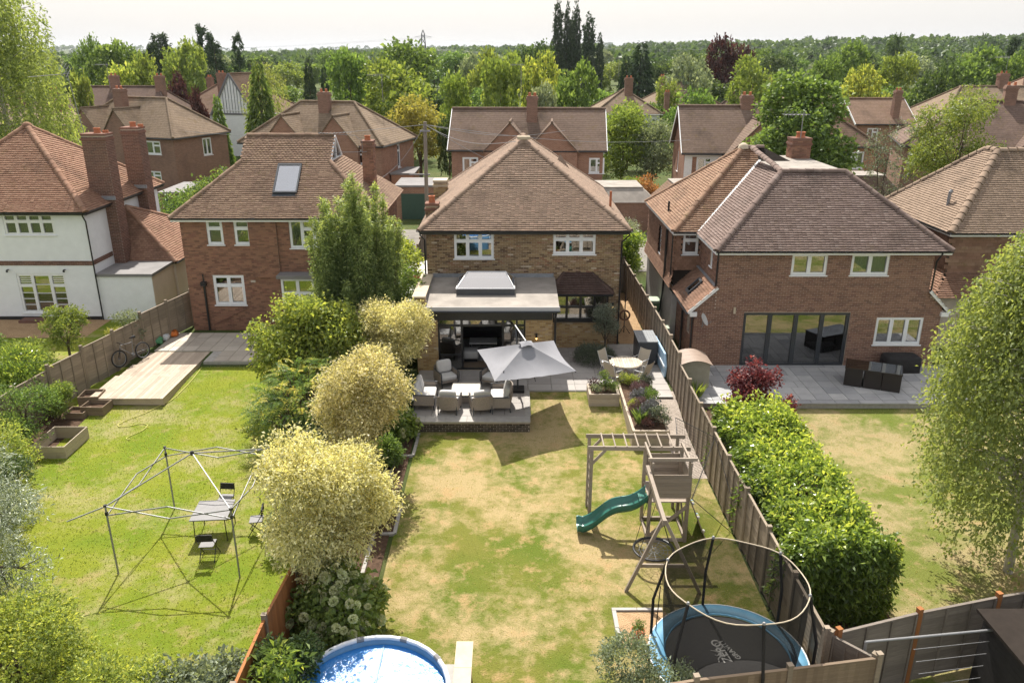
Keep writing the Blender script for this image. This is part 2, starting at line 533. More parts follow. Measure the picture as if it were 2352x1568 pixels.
M_ground('lawn_mid', (0.165, 0.185, 0.042), (0.13, 0.17, 0.03), (0.38, 0.30, 0.16), 0.9, 0.49)
M_ground('far_field', (0.075, 0.095, 0.03), (0.06, 0.09, 0.025), (0.17, 0.15, 0.07), 0.5, 0.55)
M_plain('tarmac', (0.12, 0.115, 0.11), 0.9, 0.2, var=0.25, scale=2.0, bump=0.3)
M_plain('concrete', (0.19, 0.175, 0.155), 0.9, 0.2, var=0.2, scale=1.5, bump=0.2)
def M_gravel(name, cols):
    t = NT(name); p = t.pos()
    v = t.n('ShaderNodeTexVoronoi', Scale=34.0); t.l(p, v.inputs['Vector'])
    c = t.ramp(t.math('FRACT', t.math('MULTIPLY', v.outputs['Distance'], 3.7)), cols)
    c = t.mix(c, cols[0][1], t.maprange(t.noise(p, 3, 4), 0.4, 0.7, 0, 0.4))
    MATS[name] = t.done(t.bsdf(c, 0.95, 0.15, 0, t.bump(v.outputs['Distance'], 0.9, 0.03)))
M_gravel('gravel', [(0.0, (0.22, 0.18, 0.15)), (0.5, (0.44, 0.37, 0.31)), (1.0, (0.58, 0.51, 0.44))])
M_gravel('gravel_gold', [(0.0, (0.24, 0.14, 0.07)), (0.5, (0.46, 0.30, 0.16)), (1.0, (0.58, 0.43, 0.27))])
def M_slab(name, cols, fine=18, amt=0.25):
    t = NT(name); p = t.pos()
    c = t.ramp(t.rand(), cols)
    n = t.noise(p, fine, 4, 0.7); b = t.noise(p, 1.4, 5, 0.65)
    c = t.mix(c, tuple(k * 0.7 for k in cols[0][1]), t.maprange(b, 0.45, 0.75, 0, 0.5))
    c = t.mix(c, (0.5, 0.5, 0.5), t.maprange(n, 0.3, 0.7, amt, 0), 'OVERLAY')
    MATS[name] = t.done(t.bsdf(c, 0.75, 0.3, 0, t.bump(n, 0.2, 0.006)))
M_slab('slab_porcelain', [(0.0, (0.31, 0.285, 0.265)), (0.5, (0.345, 0.32, 0.298)), (1.0, (0.38, 0.355, 0.33))])
M_slab('slab_sandstone', [(0.0, (0.29, 0.29, 0.295)), (0.5, (0.38, 0.375, 0.37)), (1.0, (0.46, 0.45, 0.435))])
M_slab('slab_buff', [(0.0, (0.40, 0.35, 0.29)), (1.0, (0.50, 0.445, 0.375))])
# ------------------------------------------------------------------ walls, roofs, windows
class Wall:
    "vertical wall from p0 to p1 (left to right seen from outside)"
    def __init__(self, p0, p1):
        self.p0 = Vector((p0[0], p0[1], 0)); self.p1 = Vector((p1[0], p1[1], 0))
        self.e = (self.p1 - self.p0).normalized(); self.L = (self.p1 - self.p0).length
        self.n = Vector((self.e.y, -self.e.x, 0))
    def pt(self, u, z, d=0.0):
        return self.p0 + self.e * u + self.n * d + Vector((0, 0, z))
    def box(self, mb, u0, u1, z0, z1, d0, d1):
        c = [self.pt(u, z, d) for z in (z0, z1) for (u, d) in ((u0, d1), (u1, d1), (u1, d0), (u0, d0))]
        mb.add(c, [(0, 3, 2, 1), (4, 5, 6, 7), (0, 1, 5, 4), (1, 2, 6, 5), (2, 3, 7, 6), (3, 0, 4, 7)])
    def M(self, u, z, d):
        m = Matrix((self.e, -self.n, Vector((0, 0, 1)))).transposed().to_4x4()
        m.translation = self.pt(u, z, d); return m

def wall_slab(mb, W, z0, z1, holes, thick=0.24):
    us = sorted(set([0, W.L] + [k for h in holes for k in h[:2] if 0 < k < W.L]))
    zs = sorted(set([z0, z1] + [k for h in holes for k in h[2:4] if z0 < k < z1]))
    def solid(i, j):
        if i < 0 or j < 0 or i >= len(us) - 1 or j >= len(zs) - 1:
            return None
        u = (us[i] + us[i + 1]) / 2; z = (zs[j] + zs[j + 1]) / 2
        return not any(h[0] < u < h[1] and h[2] < z < h[3] for h in holes)
    for i in range(len(us) - 1):
        for j in range(len(zs) - 1):
            if not solid(i, j):
                continue
            a, b, c, d = us[i], us[i + 1], zs[j], zs[j + 1]
            a += .003 * (i == 0); b -= .003 * (i == len(us) - 2)
            mb.poly(W.pt(a, c), W.pt(b, c), W.pt(b, d), W.pt(a, d))
            mb.poly(W.pt(b, c, -thick), W.pt(a, c, -thick), W.pt(a, d, -thick), W.pt(b, d, -thick))
            if solid(i - 1, j) is not True: mb.poly(W.pt(a, c, -thick), W.pt(a, c), W.pt(a, d), W.pt(a, d, -thick))
            if solid(i + 1, j) is not True: mb.poly(W.pt(b, c), W.pt(b, c, -thick), W.pt(b, d, -thick), W.pt(b, d))
            if solid(i, j - 1) is not True: mb.poly(W.pt(a, c), W.pt(a, c, -thick), W.pt(b, c, -thick), W.pt(b, c))
            if solid(i, j + 1) is not True: mb.poly(W.pt(a, d), W.pt(b, d), W.pt(b, d, -thick), W.pt(a, d, -thick))

BRICK_ME = {}
def brick_mesh(mat):
    if mat not in BRICK_ME:
        b = MB(); h = (0.1065, 0.0, 0.032)
        b.box(-h[0], h[0], -0.010, 0.012, -h[2], h[2])
        BRICK_ME[mat] = b.mesh('brick', MATS[mat], bevel=0.0)
    return BRICK_ME[mat]
def lay_bricks(W, z0, z1, holes, ztop=None):
    "list of (u0, u1, z) for each brick of a running bond"
    out = []; k = 0; z = z0 + 0.0375
    while z < z1 - 0.02:
        u = -0.1125 * (k % 2)
        while u < W.L:
            a, b = max(0, u), min(W.L, u + 0.215)
            segs = [(a, b)]
            for h in holes:
                if h[2] - 0.02 < z < h[3] + 0.02:
                    ns = []
                    for s, e in segs:
                        if h[1] <= s or h[0] >= e: ns.append((s, e))
                        else:
                            if s < h[0]: ns.append((s, h[0]))
                            if e > h[1]: ns.append((h[1], e))
                    segs = ns
            for s, e in segs:
                if e - s > 0.04 and (ztop is None or z < ztop((s + e) / 2)):
                    out.append((s, e, z))
            u += 0.225
        z += 0.075; k += 1
    return out

class House:
    def __init__(self, root, local=False, tile='tile_main', brick='brick_stock', mortar='mortar_tan'):
        self.root = root; self.local = local
        self.tile, self.brick, self.mortar = tile, brick, mortar
        self.bricks = []; self.tiles = []; self.roof = None
    def part(self, mb, name, mat, parent=None, **kw):
        mt = MATS[mat] if isinstance(mat, str) else mat
        return mb.build(name, mt, parent or self.root, local=self.local, **kw)
    def wall(self, p0, p1, z0, z1, holes=(), bricks=True, mat=None, brick=None, ztop=None, show=True):
        W = Wall(p0, p1); mb = MB()
        wall_slab(mb, W, z0, z1, holes)
        o = self.part(mb, 'wall', mat or self.mortar, recalc=False)
        if bricks:
            for s, e, z in lay_bricks(W, z0, z1, holes, ztop):
                self.bricks.append((o, W, s, e, z, brick or self.brick, show))
        return W, o
    def finish_bricks(self, nmax=300):
        camp = Vector((0, 0, CAM_H))
        full = [b for b in self.bricks if b[3] - b[2] > 0.21 and b[6]]
        full.sort(key=lambda b: (b[1].pt((b[2] + b[3]) / 2, b[4]) - camp).length)
        chosen = set(id(b) for b in full[:nmax])
        joined = {}
        for b in self.bricks:
            o, W, s, e, z, mt, _ = b
            jit = rng.normal(0, 0.0022)
            if id(b) in chosen:
                piece('brick', brick_mesh(mt), o, W.M((s + e) / 2, z, jit))
            else:
                mb = joined.setdefault((o.name, mt), (o, MB()))[1]
                j = rng.normal(0, 0.0018, 2)
                c0 = s + 0.001; c1 = e - 0.001
                pts = [W.pt(c0, z - 0.032, 0), W.pt(c1, z - 0.032, 0), W.pt(c1, z + 0.032, 0), W.pt(c0, z + 0.032, 0)]
                fr = [p + W.n * (0.010 + jit) for p in pts]
                mb.add(pts + fr, [(4, 5, 6, 7), (0, 1, 5, 4), (1, 2, 6, 5), (2, 3, 7, 6), (3, 0, 4, 7)])
        for (on_, mt), (o, mb) in joined.items():
            stuff(self.part(mb, 'brickwork', mt, o, recalc=False))
    # -------- roofs
    def make_roof(self, mb, mat='underlay'):
        self.roof = self.part(mb, 'roof', mat)
        return self.roof
    def slope(self, poly, w=0.172, g=0.118, mat=None, holes=()):
        "tile a roof plane; poly[0] to poly[1] is the eave, left to right from outside"
        P = [Vector(p) for p in poly]
        e = (P[1] - P[0]).normalized()
        up = None
        for q in P[2:]:
            d = q - P[0]; d = d - e * d.dot(e)
            if up is None or d.length > up.length: up = d
        s = up.normalized(); n = e.cross(s).normalized()
        A = [((p - P[0]).dot(e), (p - P[0]).dot(s)) for p in P]
        bmax = max(b for a, b in A); row = 0; b = -0.03
        while b < bmax - 0.02:
            yb = max(0.001, b + g * 0.5)
            xs = []
            for i in range(len(A)):
                (a0, b0), (a1, b1) = A[i], A[(i + 1) % len(A)]
                if (b0 - yb) * (b1 - yb) < 0:
                    xs.append(a0 + (a1 - a0) * (yb - b0) / (b1 - b0))
            xs.sort()
            for k in range(0, len(xs) - 1, 2):
                a = xs[k] + w * (0.5 if row % 2 else 0.0)
                a -= w
                while a < xs[k + 1]:
                    c = a + w / 2
                    if xs[k] - 0.02 < c < xs[k + 1] + 0.02 and not any(h[0] < c < h[1] and h[2] < yb < h[3] for h in holes):
                        self.tiles.append((P[0] + e * c + s * (b + g * 0.6), e, s, n, w, g, mat or self.tile))
                    a += w
            b += g; row += 1
    def finish_tiles(self, nmax=300):
        camp = Vector((0, 0, CAM_H)); T = self.tiles
        order = sorted(range(len(T)), key=lambda i: (T[i][0] - camp).length)
        # only planes turned to the camera count as showing
        order = [i for i in order if T[i][3].dot(camp - T[i][0]) > 0][:nmax]
        ch = set(order); groups = {}
        for i, (c, e, s, n, w, g, mt) in enumerate(T):
            tl = rng.normal(0, 0.012); h = abs(rng.normal(0, 0.003)); ss = rng.normal(0, 0.004)
            if i in ch:
                m = Matrix((e, s, n)).transposed().to_4x4() @ Matrix.Rotation(tl, 4, 'Z')
                m.translation = c + n * (0.004 + h) + s * ss
                piece('roof_tile', tile_mesh(mt, w, g), self.roof, m)
            else:
                groups.setdefault((mt, w, g), []).append((c + n * (0.004 + h) + s * ss, e, s, n))
        for (mt, w, g), L in groups.items():
            v, f = tile_shape(w, g)
            v = np.array(v); nv = len(v)
            C = np.array([tuple(k[0]) for k in L]); E = np.array([tuple(k[1]) for k in L]); S = np.array([tuple(k[2]) for k in L]); Nn = np.array([tuple(k[3]) for k in L])
            V = C[:, None] + v[None, :, 0:1] * E[:, None] + v[None, :, 1:2] * S[:, None] + v[None, :, 2:3] * Nn[:, None]
            V = V.reshape(-1, 3) - np.array(tuple(origin_of(self.roof)))
            F = (np.array(f)[None] + (np.arange(len(L)) * nv)[:, None, None]).reshape(-1, 4)
            me = np_mesh('roof_tiling', V, F, MATS[mt])
            o = bpy.data.objects.new('roof_tiling', me); link(o, self.roof); stuff(o)
    def ridge(self, a, b, mat=None, r=0.125, step=0.34, lift=0.0):
        a, b = Vector(a), Vector(b); d = b - a; n = max(1, round(d.length / step)); st = d.length / n
        dn = d.normalized(); s = dn.cross(Vector((0, 0, 1))).normalized(); u = s.cross(dn)
        for i in range(n):
            m = Matrix((s, dn, u)).transposed().to_4x4() @ Matrix.Rotation(rng.normal(0, 0.02), 4, 'Z')
            m.translation = a + dn * (st * (i + 0.5)) + u * (lift + rng.normal(0, 0.006))
            piece('ridge_tile', ridge_mesh(mat or self.tile, r), self.roof, m)
    def gutter(self, a, b, mat='black_paint', r=0.055):
        a, b = Vector(a), Vector(b)
        d = (b - a).normalized(); s = Vector((d.y, -d.x, 0))
        mb = MB(); P = []
        for p in (a, b):
            P.append([p + s * (r * math.cos(t)) + Vector((0, 0, r * math.sin(t))) for t in np.linspace(math.pi, 2 * math.pi, 7)])
        mb.grid(P)
        P = [[p + s * ((r - 0.006) * math.cos(t)) + Vector((0, 0, (r - 0.006) * math.sin(t) + 0.002)) for t in np.linspace(math.pi, 2 * math.pi, 7)] for p in (a, b)]
        mb.grid(P)
        return self.part(mb, 'gutter', mat, smooth=True)
    def pipe(self, pts, mat='black_paint', r=0.035, name='downpipe'):
        mb = MB(); mb.tube(pts, r, 8); return self.part(mb, name, mat, smooth=True)
    def chimney(self, x0, x1, y0, y1, z0, z1, pots=(), brick=None, mortar=None, cap=0.10):
        root = MB(); root.box(x0, x1, y0, y1, z0, z1); st = self.part(root, 'chimney', mortar or self.mortar)
        br = brick or self.brick
        for p0, p1 in (((x0, y0), (x1, y0)), ((x1, y0), (x1, y1)), ((x0, y1), (x0, y0))):
            W = Wall(p0, p1)
            for s, e, z in lay_bricks(W, z0, z1 - 0.02, ()):
                self.bricks.append((st, W, s, e, z, br, False))
        c = MB(); c.box(x0 - 0.05, x1 + 0.05, y0 - 0.05, y1 + 0.05, z1 - 0.22, z1 - 0.12); c.box(x0 - 0.03, x1 + 0.03, y0 - 0.03, y1 + 0.03, z1 + 0.002, z1 + cap)
        self.part(c, 'chimney_cap', 'brick_band' if br != 'brick_yellow' else 'coping_stone', st)
        for px, py, r, h in pots:
            p = MB(); p.lathe((px, py, z1 + cap), [(r * 1.1, 0), (r, 0.05), (r * 0.92, h - 0.06), (r * 1.08, h - 0.05), (r * 1.08, h), (r * 0.75, h), (r * 0.7, h - 0.2)], 12)
            self.part(p, 'chimney_pot', 'terracotta', st, smooth=True)
        return st
    # -------- windows
    def window(self, W, u0, u1, z0, z1, cols=((1, (1,)),), frame='upvc', inset=0.03, glass='glass', sill=True, ft=0.055, ct=0.05, bars=None, curtain=None, name='window'):
        "cols: (relative width, relative heights from the bottom up) for each light"
        mb = MB(); d1 = -inset; d0 = -inset - 0.07
        panes = []
        W.box(mb, u0, u0 + ft, z0, z1, d0, d1); W.box(mb, u1 - ft, u1, z0, z1, d0, d1)
        W.box(mb, u0 + ft, u1 - ft, z0, z0 + ft, d0, d1); W.box(mb, u0 + ft, u1 - ft, z1 - ft, z1, d0, d1)
        tw = sum(c[0] for c in cols); iw = u1 - u0 - 2 * ft; m = 0.045
        x = u0 + ft
        for i, (cw, rows) in enumerate(cols):
            w = (iw - m * (len(cols) - 1)) * cw / tw
            if i: W.box(mb, x - m, x, z0 + ft, z1 - ft, d0, d1)
            th = sum(rows); ih = z1 - z0 - 2 * ft; z = z0 + ft
            for j, rh in enumerate(rows):
                h = (ih - m * (len(rows) - 1)) * rh / th
                if j: W.box(mb, x, x + w, z - m, z, d0, d1)
                c1 = d1 + 0.012
                W.box(mb, x, x + ct, z, z + h, d0 + .01, c1); W.box(mb, x + w - ct, x + w, z, z + h, d0 + .01, c1)
                W.box(mb, x + ct, x + w - ct, z, z + ct, d0 + .01, c1); W.box(mb, x + ct, x + w - ct, z + h - ct, z + h, d0 + .01, c1)
                panes.append((x + ct, x + w - ct, z + ct, z + h - ct))
                if bars:
                    a0, a1, b0, b1 = panes[-1]
                    for k in range(1, bars[1]):
                        zz = b0 + (b1 - b0) * k / bars[1]; W.box(mb, a0, a1, zz - 0.011, zz + 0.011, d0 + .015, c1 - .005)
                    for k in range(1, bars[0]):
                        uu = a0 + (a1 - a0) * k / bars[0]; W.box(mb, uu - 0.011, uu + 0.011, b0, b1, d0 + .016, c1 - .006)
                z += h + m
            x += w + m
        o = self.part(mb, name, frame)
        for a0, a1, b0, b1 in panes:
            g = MB(); W.box(g, a0, a1, b0, b1, d0 + 0.02, d0 + 0.026); self.part(g, 'pane', glass, o)
        if sill:
            s = MB(); W.box(s, u0 - 0.05, u1 + 0.05, z0 - 0.045, z0 - 0.001, -0.1, 0.055); self.part(s, 'sill', frame, o)
        if curtain:
            for (f0, f1, g0, g1, mt) in curtain:
                c = MB(); n = max(4, int((f1 - f0) * (u1 - u0) / 0.05)); P = []
                for k in range(n + 1):
                    u = u0 + (u1 - u0) * (f0 + (f1 - f0) * k / n); dd = -0.2 - 0.03 * (k % 2) - inset
                    P.append([W.pt(u, z0 + (z1 - z0) * g0, dd), W.pt(u, z0 + (z1 - z0) * g1, dd)])
                c.grid(P); self.part(c, 'curtain', mt, o)
        return o

def np_mesh(name, V, F, mat, smooth=False):
    "mesh from numpy arrays of equal sized polygons"
    me = bpy.data.meshes.new(name)
    V = np.ascontiguousarray(V, dtype=np.float32); F = np.ascontiguousarray(F, dtype=np.int32)
    k = F.shape[1]
    me.vertices.add(len(V)); me.vertices.foreach_set('co', V.ravel())
    me.loops.add(F.size); me.loops.foreach_set('vertex_index', F.ravel())
    me.polygons.add(len(F)); me.polygons.foreach_set('loop_start', np.arange(0, F.size, k, dtype=np.int32))
    try:
        me.polygons.foreach_set('loop_total', np.full(len(F), k, dtype=np.int32))
    except Exception:
        pass
    if mat is not None:
        me.materials.append(mat)
    me.update(calc_edges=True); me.validate()
    if not smooth: me.shade_flat()
    return me
def tile_shape(w, g):
    h = w / 2 - 0.002; b0 = -g * 0.62; b1 = g * 0.60; t = 0.038
    v = [(-h, b0, 0.042), (0, b0, 0.050), (h, b0, 0.042), (-h, b1, 0.000), (0, b1, 0.005), (h, b1, 0.000), (-h, b0, 0.042 - t), (0, b0, 0.050 - t), (h, b0, 0.042 - t)]
    return v, [(0, 1, 4, 3), (1, 2, 5, 4), (6, 7, 1, 0), (7, 8, 2, 1)]
TILE_ME = {}
def tile_mesh(mt, w, g):
    if (mt, w, g) not in TILE_ME:
        b = MB(); v, f = tile_shape(w, g); b.add(v, f); TILE_ME[(mt, w, g)] = b.mesh('roof_tile', MATS[mt], recalc=False)
    return TILE_ME[(mt, w, g)]
RIDGE_ME = {}
def ridge_mesh(mt, r):
    if (mt, r) not in RIDGE_ME:
        b = MB(); P = []
        for y, k in ((-0.175, 1.06), (0.175, 0.97)):
            P.append([(r * k * math.cos(a), y, r * k * math.sin(a) * 0.9 - 0.02) for a in np.linspace(math.pi, 0, 9)])
        b.grid(P)
        b.poly(*P[0][::-1])
        RIDGE_ME[(mt, r)] = b.mesh('ridge_tile', MATS[mt], smooth=True)
    return RIDGE_ME[(mt, r)]
def hip_mesh(mb, x0, x1, y0, y1, z, zr, yr0, yr1, xr0=None, xr1=None):
    pass
# ------------------------------------------------------------------ ground
def ground_sheet(name, x0, x1, y0, y1, nx, ny, mat, dz=0.0, fn=None):
    mb = MB(); fn = fn or gz
    mb.grid([[(x, y, fn(x, y) + dz) for x in np.linspace(x0, x1, nx)] for y in np.linspace(y0, y1, ny)])
    o = mb.build(name, MATS[mat], recalc=False, smooth='all'); struct(o); return o
def far_z(x, y):
    "flat near by, low wooded hills far off"
    h = 0.45 if y > 31.6 else gz(x, y)
    d = math.hypot(x, y)
    if d > 350:
        t = smooth(350, 1500, d)
        h += t * (3 + 4 * math.sin(x * 0.0021 + 1.0) + 5 * math.sin(x * 0.0047 + y * 0.001))
        if x > 0: h += smooth(300, 900, d) * 13 * smooth(0, 500, x) * (1 - 0.4 * smooth(700, 1600, x))
    if d > 2200: h += smooth(2200, 5000, d) * 40 * (0.7 + 0.3 * math.sin(x * 0.0009 + 2))
    return h - 0.02
def far_ground():
    mb = MB(); P = []
    ys = list(np.concatenate([np.linspace(-60, 20, 9), np.linspace(24, 32, 17), np.linspace(36, 120, 8), np.geomspace(150, 9000, 34)]))
    for y in ys:
        w = max(90, abs(y) * 1.2)
        P.append([(x, y, far_z(x, y)) for x in np.linspace(-w, w, 61)])
    mb.grid(P); o = mb.build('terrain', MATS['far_field'], recalc=False, smooth='all'); struct(o)
far_ground()
GX0 = -17.5
struct(ground_sheet('lawn_middle', -3.3, 6.15, 5.0, 28.05, 20, 60, 'lawn_dry', 0.004))
ground_sheet('lawn_left', -17.2, -5.0, 5.0, 31.25, 20, 60, 'lawn_lush', 0.004)
ground_sheet('lawn_right', 6.35, 22.0, 5.0, 26.96, 20, 60, 'lawn_mid', 0.004)
ground_sheet('lawn_far_left', -40.0, -17.3, 20.0, 36.9, 20, 40, 'lawn_lush', 0.004)
# ------------------------------------------------------------------ the brick house in the middle
def px_rect(W, Y, x0, y0, x1, y1):
    "opening on a wall facing the camera from its pixel box"
    a = on((x0), (y1), Y); b = on(x1, y1, Y); c = on(x0, y0, Y); d = on(x1, y0, Y)
    return ((a.x + c.x) / 2 - W.p0.x, (b.x + d.x) / 2 - W.p0.x, (a.z + b.z) / 2, (c.z + d.z) / 2)
def casing(H, W, h, mat='upvc'):
    pass
def hip_roof_planes(x0, x1, y0, y1, z, zr, inset=None):
    "four planes of a hipped roof whose ridge runs along y"
    c = (x0 + x1) / 2; w = (x1 - x0) / 2 if inset is None else inset
    A, B, C, D = Vector((x0, y0, z)), Vector((x1, y0, z)), Vector((x1, y1, z)), Vector((x0, y1, z))
    P, Q = Vector((c, y0 + w, zr)), Vector((c, y1 - w, zr))
    return dict(front=[A, B, P], right=[B, C, Q, P], back=[C, D, Q], left=[D, A, P, Q]), (A, B, C, D, P, Q)

def build_main():
    Y = 33.46; xl, xr = -3.66, 4.74; yb = 44.5; zb = 0.35; ze = 5.62
    root = thing('house', 'detached brown stock brick house with pyramid-shaped tiled roof and black rear extension', 'house', (0.54, Y, 0.45))
    H = House(root, tile='tile_main', brick='brick_stock', mortar='mortar_tan')
    Wf = Wall((xl, Y), (xr, Y))
    w1 = px_rect(Wf, Y, 1043, 531, 1134, 594); w2 = px_rect(Wf, Y, 1271, 530, 1368, 584)
    bayhole = (1.8 - xl, 4.1 - xl, 1.72, 2.92)
    exthole = (-3.4 - xl, 1.35 - xl, 0.4, 2.9)
    W, wo = H.wall((xl, Y), (xr, Y), zb, ze, [w1, w2, bayhole, exthole])
    H.wall((xr, Y), (xr, yb), zb, ze, [], bricks=False)
    H.wall((xr, yb), (xl, yb), zb, ze, [], bricks=False)
    H.wall((xl, yb), (xl, Y), zb, ze, [], bricks=False)
    three = ((1, (0.66, 0.34)), (1, (0.66, 0.34)), (1, (0.66, 0.34)))
    H.window(W, *w1, cols=three, curtain=[(0.0, 0.12, 0, 1, 'curtain_grey')])
    H.window(W, *w2, cols=three, curtain=[(0.88, 1.0, 0, 1, 'curtain_grey')])
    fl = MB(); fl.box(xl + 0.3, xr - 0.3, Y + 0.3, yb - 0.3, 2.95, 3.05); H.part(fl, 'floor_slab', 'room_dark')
    # roof
    pl, (A, B, C, D, P, Q) = hip_roof_planes(xl - 0.28, xr + 0.28, Y - 0.3, yb + 0.3, ze, 8.9)
    mb = MB()
    for k in pl.values(): mb.poly(*k)
    mb.poly(A, D, C, B)
    H.make_roof(mb)
    for k in ('front', 'right', 'left'): H.slope(pl[k])
    for a, b in ((A, P), (B, P), (P, Q), (C, Q), (D, Q)): H.ridge(a, b)
    cap = MB(); cap.box(P.x - 0.3, P.x + 0.3, P.y - 0.16, P.y + 0.16, P.z + 0.02, P.z + 0.17); H.part(cap, 'ridge_cap', 'coping_stone', H.roof, bevel=0.03)
    for a, b in ((A, B), (B, C), (D, A)):
        dn = Vector((0, 0, -0.02)); s = (b - a).normalized(); o = Vector((s.y, -s.x, 0)) * 0.05
        H.gutter(a + dn + o, b + dn + o)
    fa = MB(); fa.box(A.x + .03, B.x - .03, A.y + .005, A.y + 0.03, ze - 0.17, ze - .005); fa.box(A.x + 0.03, B.x - 0.03, A.y + 0.03, Y - 0.002, ze - 0.17, ze - 0.15); H.part(fa, 'fascia', 'black_paint')
    H.pipe([(xl - 0.22, Y - 0.3, ze - .08), (xl - 0.22, Y - 0.3, ze - 0.2), (xl - 0.07, Y - 0.07, ze - 0.45), (xl - 0.07, Y - 0.07, 3.0)])
    H.pipe([(xr + 0.22, Y - 0.3, ze - .08), (xr + 0.22, Y - 0.3, ze - 0.2), (xr - 0.05, Y - 0.07, ze - 0.55), (xr - 0.05, Y - 0.07, 0.46)])
    # chimney stumps on the left eave
    H.chimney(-3.86, -3.3, 35.5, 36.1, 5.5, 6.25, pots=[(-3.6, 35.8, 0.14, 0.3)])
    H.chimney(-3.95, -3.3, 40.4, 41.2, 5.5, 6.55, brick='brick_yellow')
    v = MB(); v.tube([(4.5, 36.4, 6.0), (4.5, 36.4, 6.75)], 0.055, 10); H.part(v, 'vent_pipe', 'terracotta')
    gb = MB(); gz0 = Vector((2.3, 40.6, 7.6)); gb.add([gz0 + Vector((-0.1, -0.5, 0)), gz0 + Vector((0.7, -0.5, -.55)), gz0 + Vector((0.1, -0.1, 0.35)), gz0 + Vector((0.2, 0.5, 0.1))], [(0, 1, 2), (1, 3, 2), (0, 2, 3), (0, 3, 1)]); H.part(gb, 'roof_gablet', 'tile_main', H.roof)
    # ---------------- rear extension
    Ye = 30.2; ex0, ex1 = -3.83, 1.62
    We, weo = H.wall((ex0, Ye), (ex1, Ye), zb, 2.66, [(0.85, 4.37, 0.48, 2.67)], brick='brick_yellow')
    WL_, _ = H.wall((ex0, Y), (ex0, Ye), zb, 3.6, [], brick='brick_yellow')
    top = MB(); Wp = Wall((ex0, Ye), (-3.42, Ye)); wall_slab(top, Wp, 2.665, 3.6, [], 0.3); po = H.part(top, 'wall', 'mortar_tan', recalc=False)
    for s, e, z in lay_bricks(Wp, 2.665, 3.6, []): H.bricks.append((po, Wp, s, e, z, 'brick_yellow', True))
    inner = MB(); inner.box(-3.55, -3.43, Ye + .25, Y - .01, 2.7, 3.6); H.part(inner, 'parapet', 'felt_grey')
    WR_, _ = H.wall((ex1, Ye), (ex1, Y), zb, 3.1, [], brick='brick_stock')
    for k in range(4):
        y0 = 29.98 + k * 0.87; c = MB(); c.box(-3.93, -3.40, y0, y0 + 0.855, 3.605, 3.67); H.part(c, 'coping', 'coping_stone', bevel=0.01)
    bm_ = MB(); bm_.box(-3.41, 1.6, Ye - 0.10, Ye + 0.05, 2.665, 3.12); H.part(bm_, 'fascia_beam', 'black_paint')
    rf = MB()
    def rz(y): return 3.27 + (y - 29.75) * 0.07
    y0, y1 = 29.72, Y - 0.015
    rf.add([(-3.44, y0, rz(y0)), (1.86, y0, rz(y0)), (1.86, y1, rz(y1)), (-3.44, y1, rz(y1)), (-3.44, y0, rz(y0) - .14), (1.86, y0, rz(y0) - .14), (1.86, y1, rz(y1) - .14), (-3.44, y1, rz(y1) - .14)],
           [(0, 1, 2, 3), (4, 7, 6, 5), (0, 4, 5, 1), (1, 5, 6, 2), (2, 6, 7, 3), (3, 7, 4, 0)])
    # opening of the lantern stays covered by the kerb
    flat = H.part(rf, 'flat_roof', 'felt')
    tr = MB(); tr.box(-3.44, 1.88, 29.69, 29.718, 3.16, 3.33); H.part(tr, 'edge_trim', 'fibreglass')
    ups = MB(); ups.box(-3.42, 1.8, y1 - 0.03, y1, rz(y1), rz(y1) + 0.16); H.part(ups, 'flashing', 'lead')
    H.gutter((-3.5, 29.63, 3.17), (1.9, 29.63, 3.17), 'anthracite', 0.06)
    H.pipe([(1.72, 29.63, 3.12), (1.72, 29.75, 2.95), (1.72, 30.05, 2.75), (1.72, 30.08, 0.46)], r=0.045)
    # lantern
    lan = MB(); lx0, lx1, ly0, ly1 = -2.27, 0.11, 31.2, 32.95
    lan.box(lx0, lx1, ly0, ly1, 3.3, 3.62); lo = H.part(lan, 'roof_lantern', 'anthracite')
    zt = 4.12; a_, b_ = (-1.84, 32.08, zt), (-0.26, 32.08, zt)
    c4 = [(lx0, ly0, 3.64), (lx1, ly0, 3.64), (lx1, ly1, 3.64), (lx0, ly1, 3.64)]
    for q in ([c4[0], c4[1], b_, a_], [c4[1], c4[2], b_], [c4[2], c4[3], a_, b_], [c4[3], c4[0], a_]):
        g = MB(); g.poly(*q); H.part(g, 'pane', 'glass_sky', lo)
    fr = MB()
    for p, q in ((c4[0], c4[1]), (c4[1], c4[2]), (c4[2], c4[3]), (c4[3], c4[0]), (c4[0], a_), (c4[3], a_), (c4[1], b_), (c4[2], b_), (a_, b_)): fr.tube([p, q], 0.028, 6)
    H.part(fr, 'lantern_bar', 'aluminium', lo)
    # sliding doors: black frames, left leaf shut, middle open, right leaf shut
    dz0, dz1 = 0.50, 2.66; X0, X1 = ex0 + 0.85, ex0 + 4.37
    fr = MB()
    def fb(a, b, c, d, y=Ye + 0.06, t=0.08): fr.box(a, b, y, y + t, c, d)
    fb(X0, X0 + 0.07, dz0, dz1); fb(X1 - 0.07, X1, dz0, dz1); fb(X0 + .07, X1 - .07, dz1 - 0.06, dz1); fb(X0 + .07, X1 - .07, dz0 - 0.02, dz0 + 0.05); fb(X0 + .07, X1 - .07, 2.34, 2.42)
    d1, d2 = X0 + 0.96, X0 + 2.62
    for xx in (d1, d2): fb(xx - 0.045, xx + 0.045, dz0 + .05, dz1 - .06, Ye + 0.063, .074)
    fb(X0 + 0.07, d1 - .045, 1.10, 1.15, Ye + .07, .05); fb(d2 + .045, X1 - .07, 1.10, 1.15, Ye + .07, .05); fb(X0 + .07, d1 - .045, 1.73, 1.76, Ye + .07, .05); fb(d2 + .045, X1 - .07, 1.73, 1.76, Ye + .07, .05)
    dr = H.part(fr, 'sliding_door', 'black_paint')
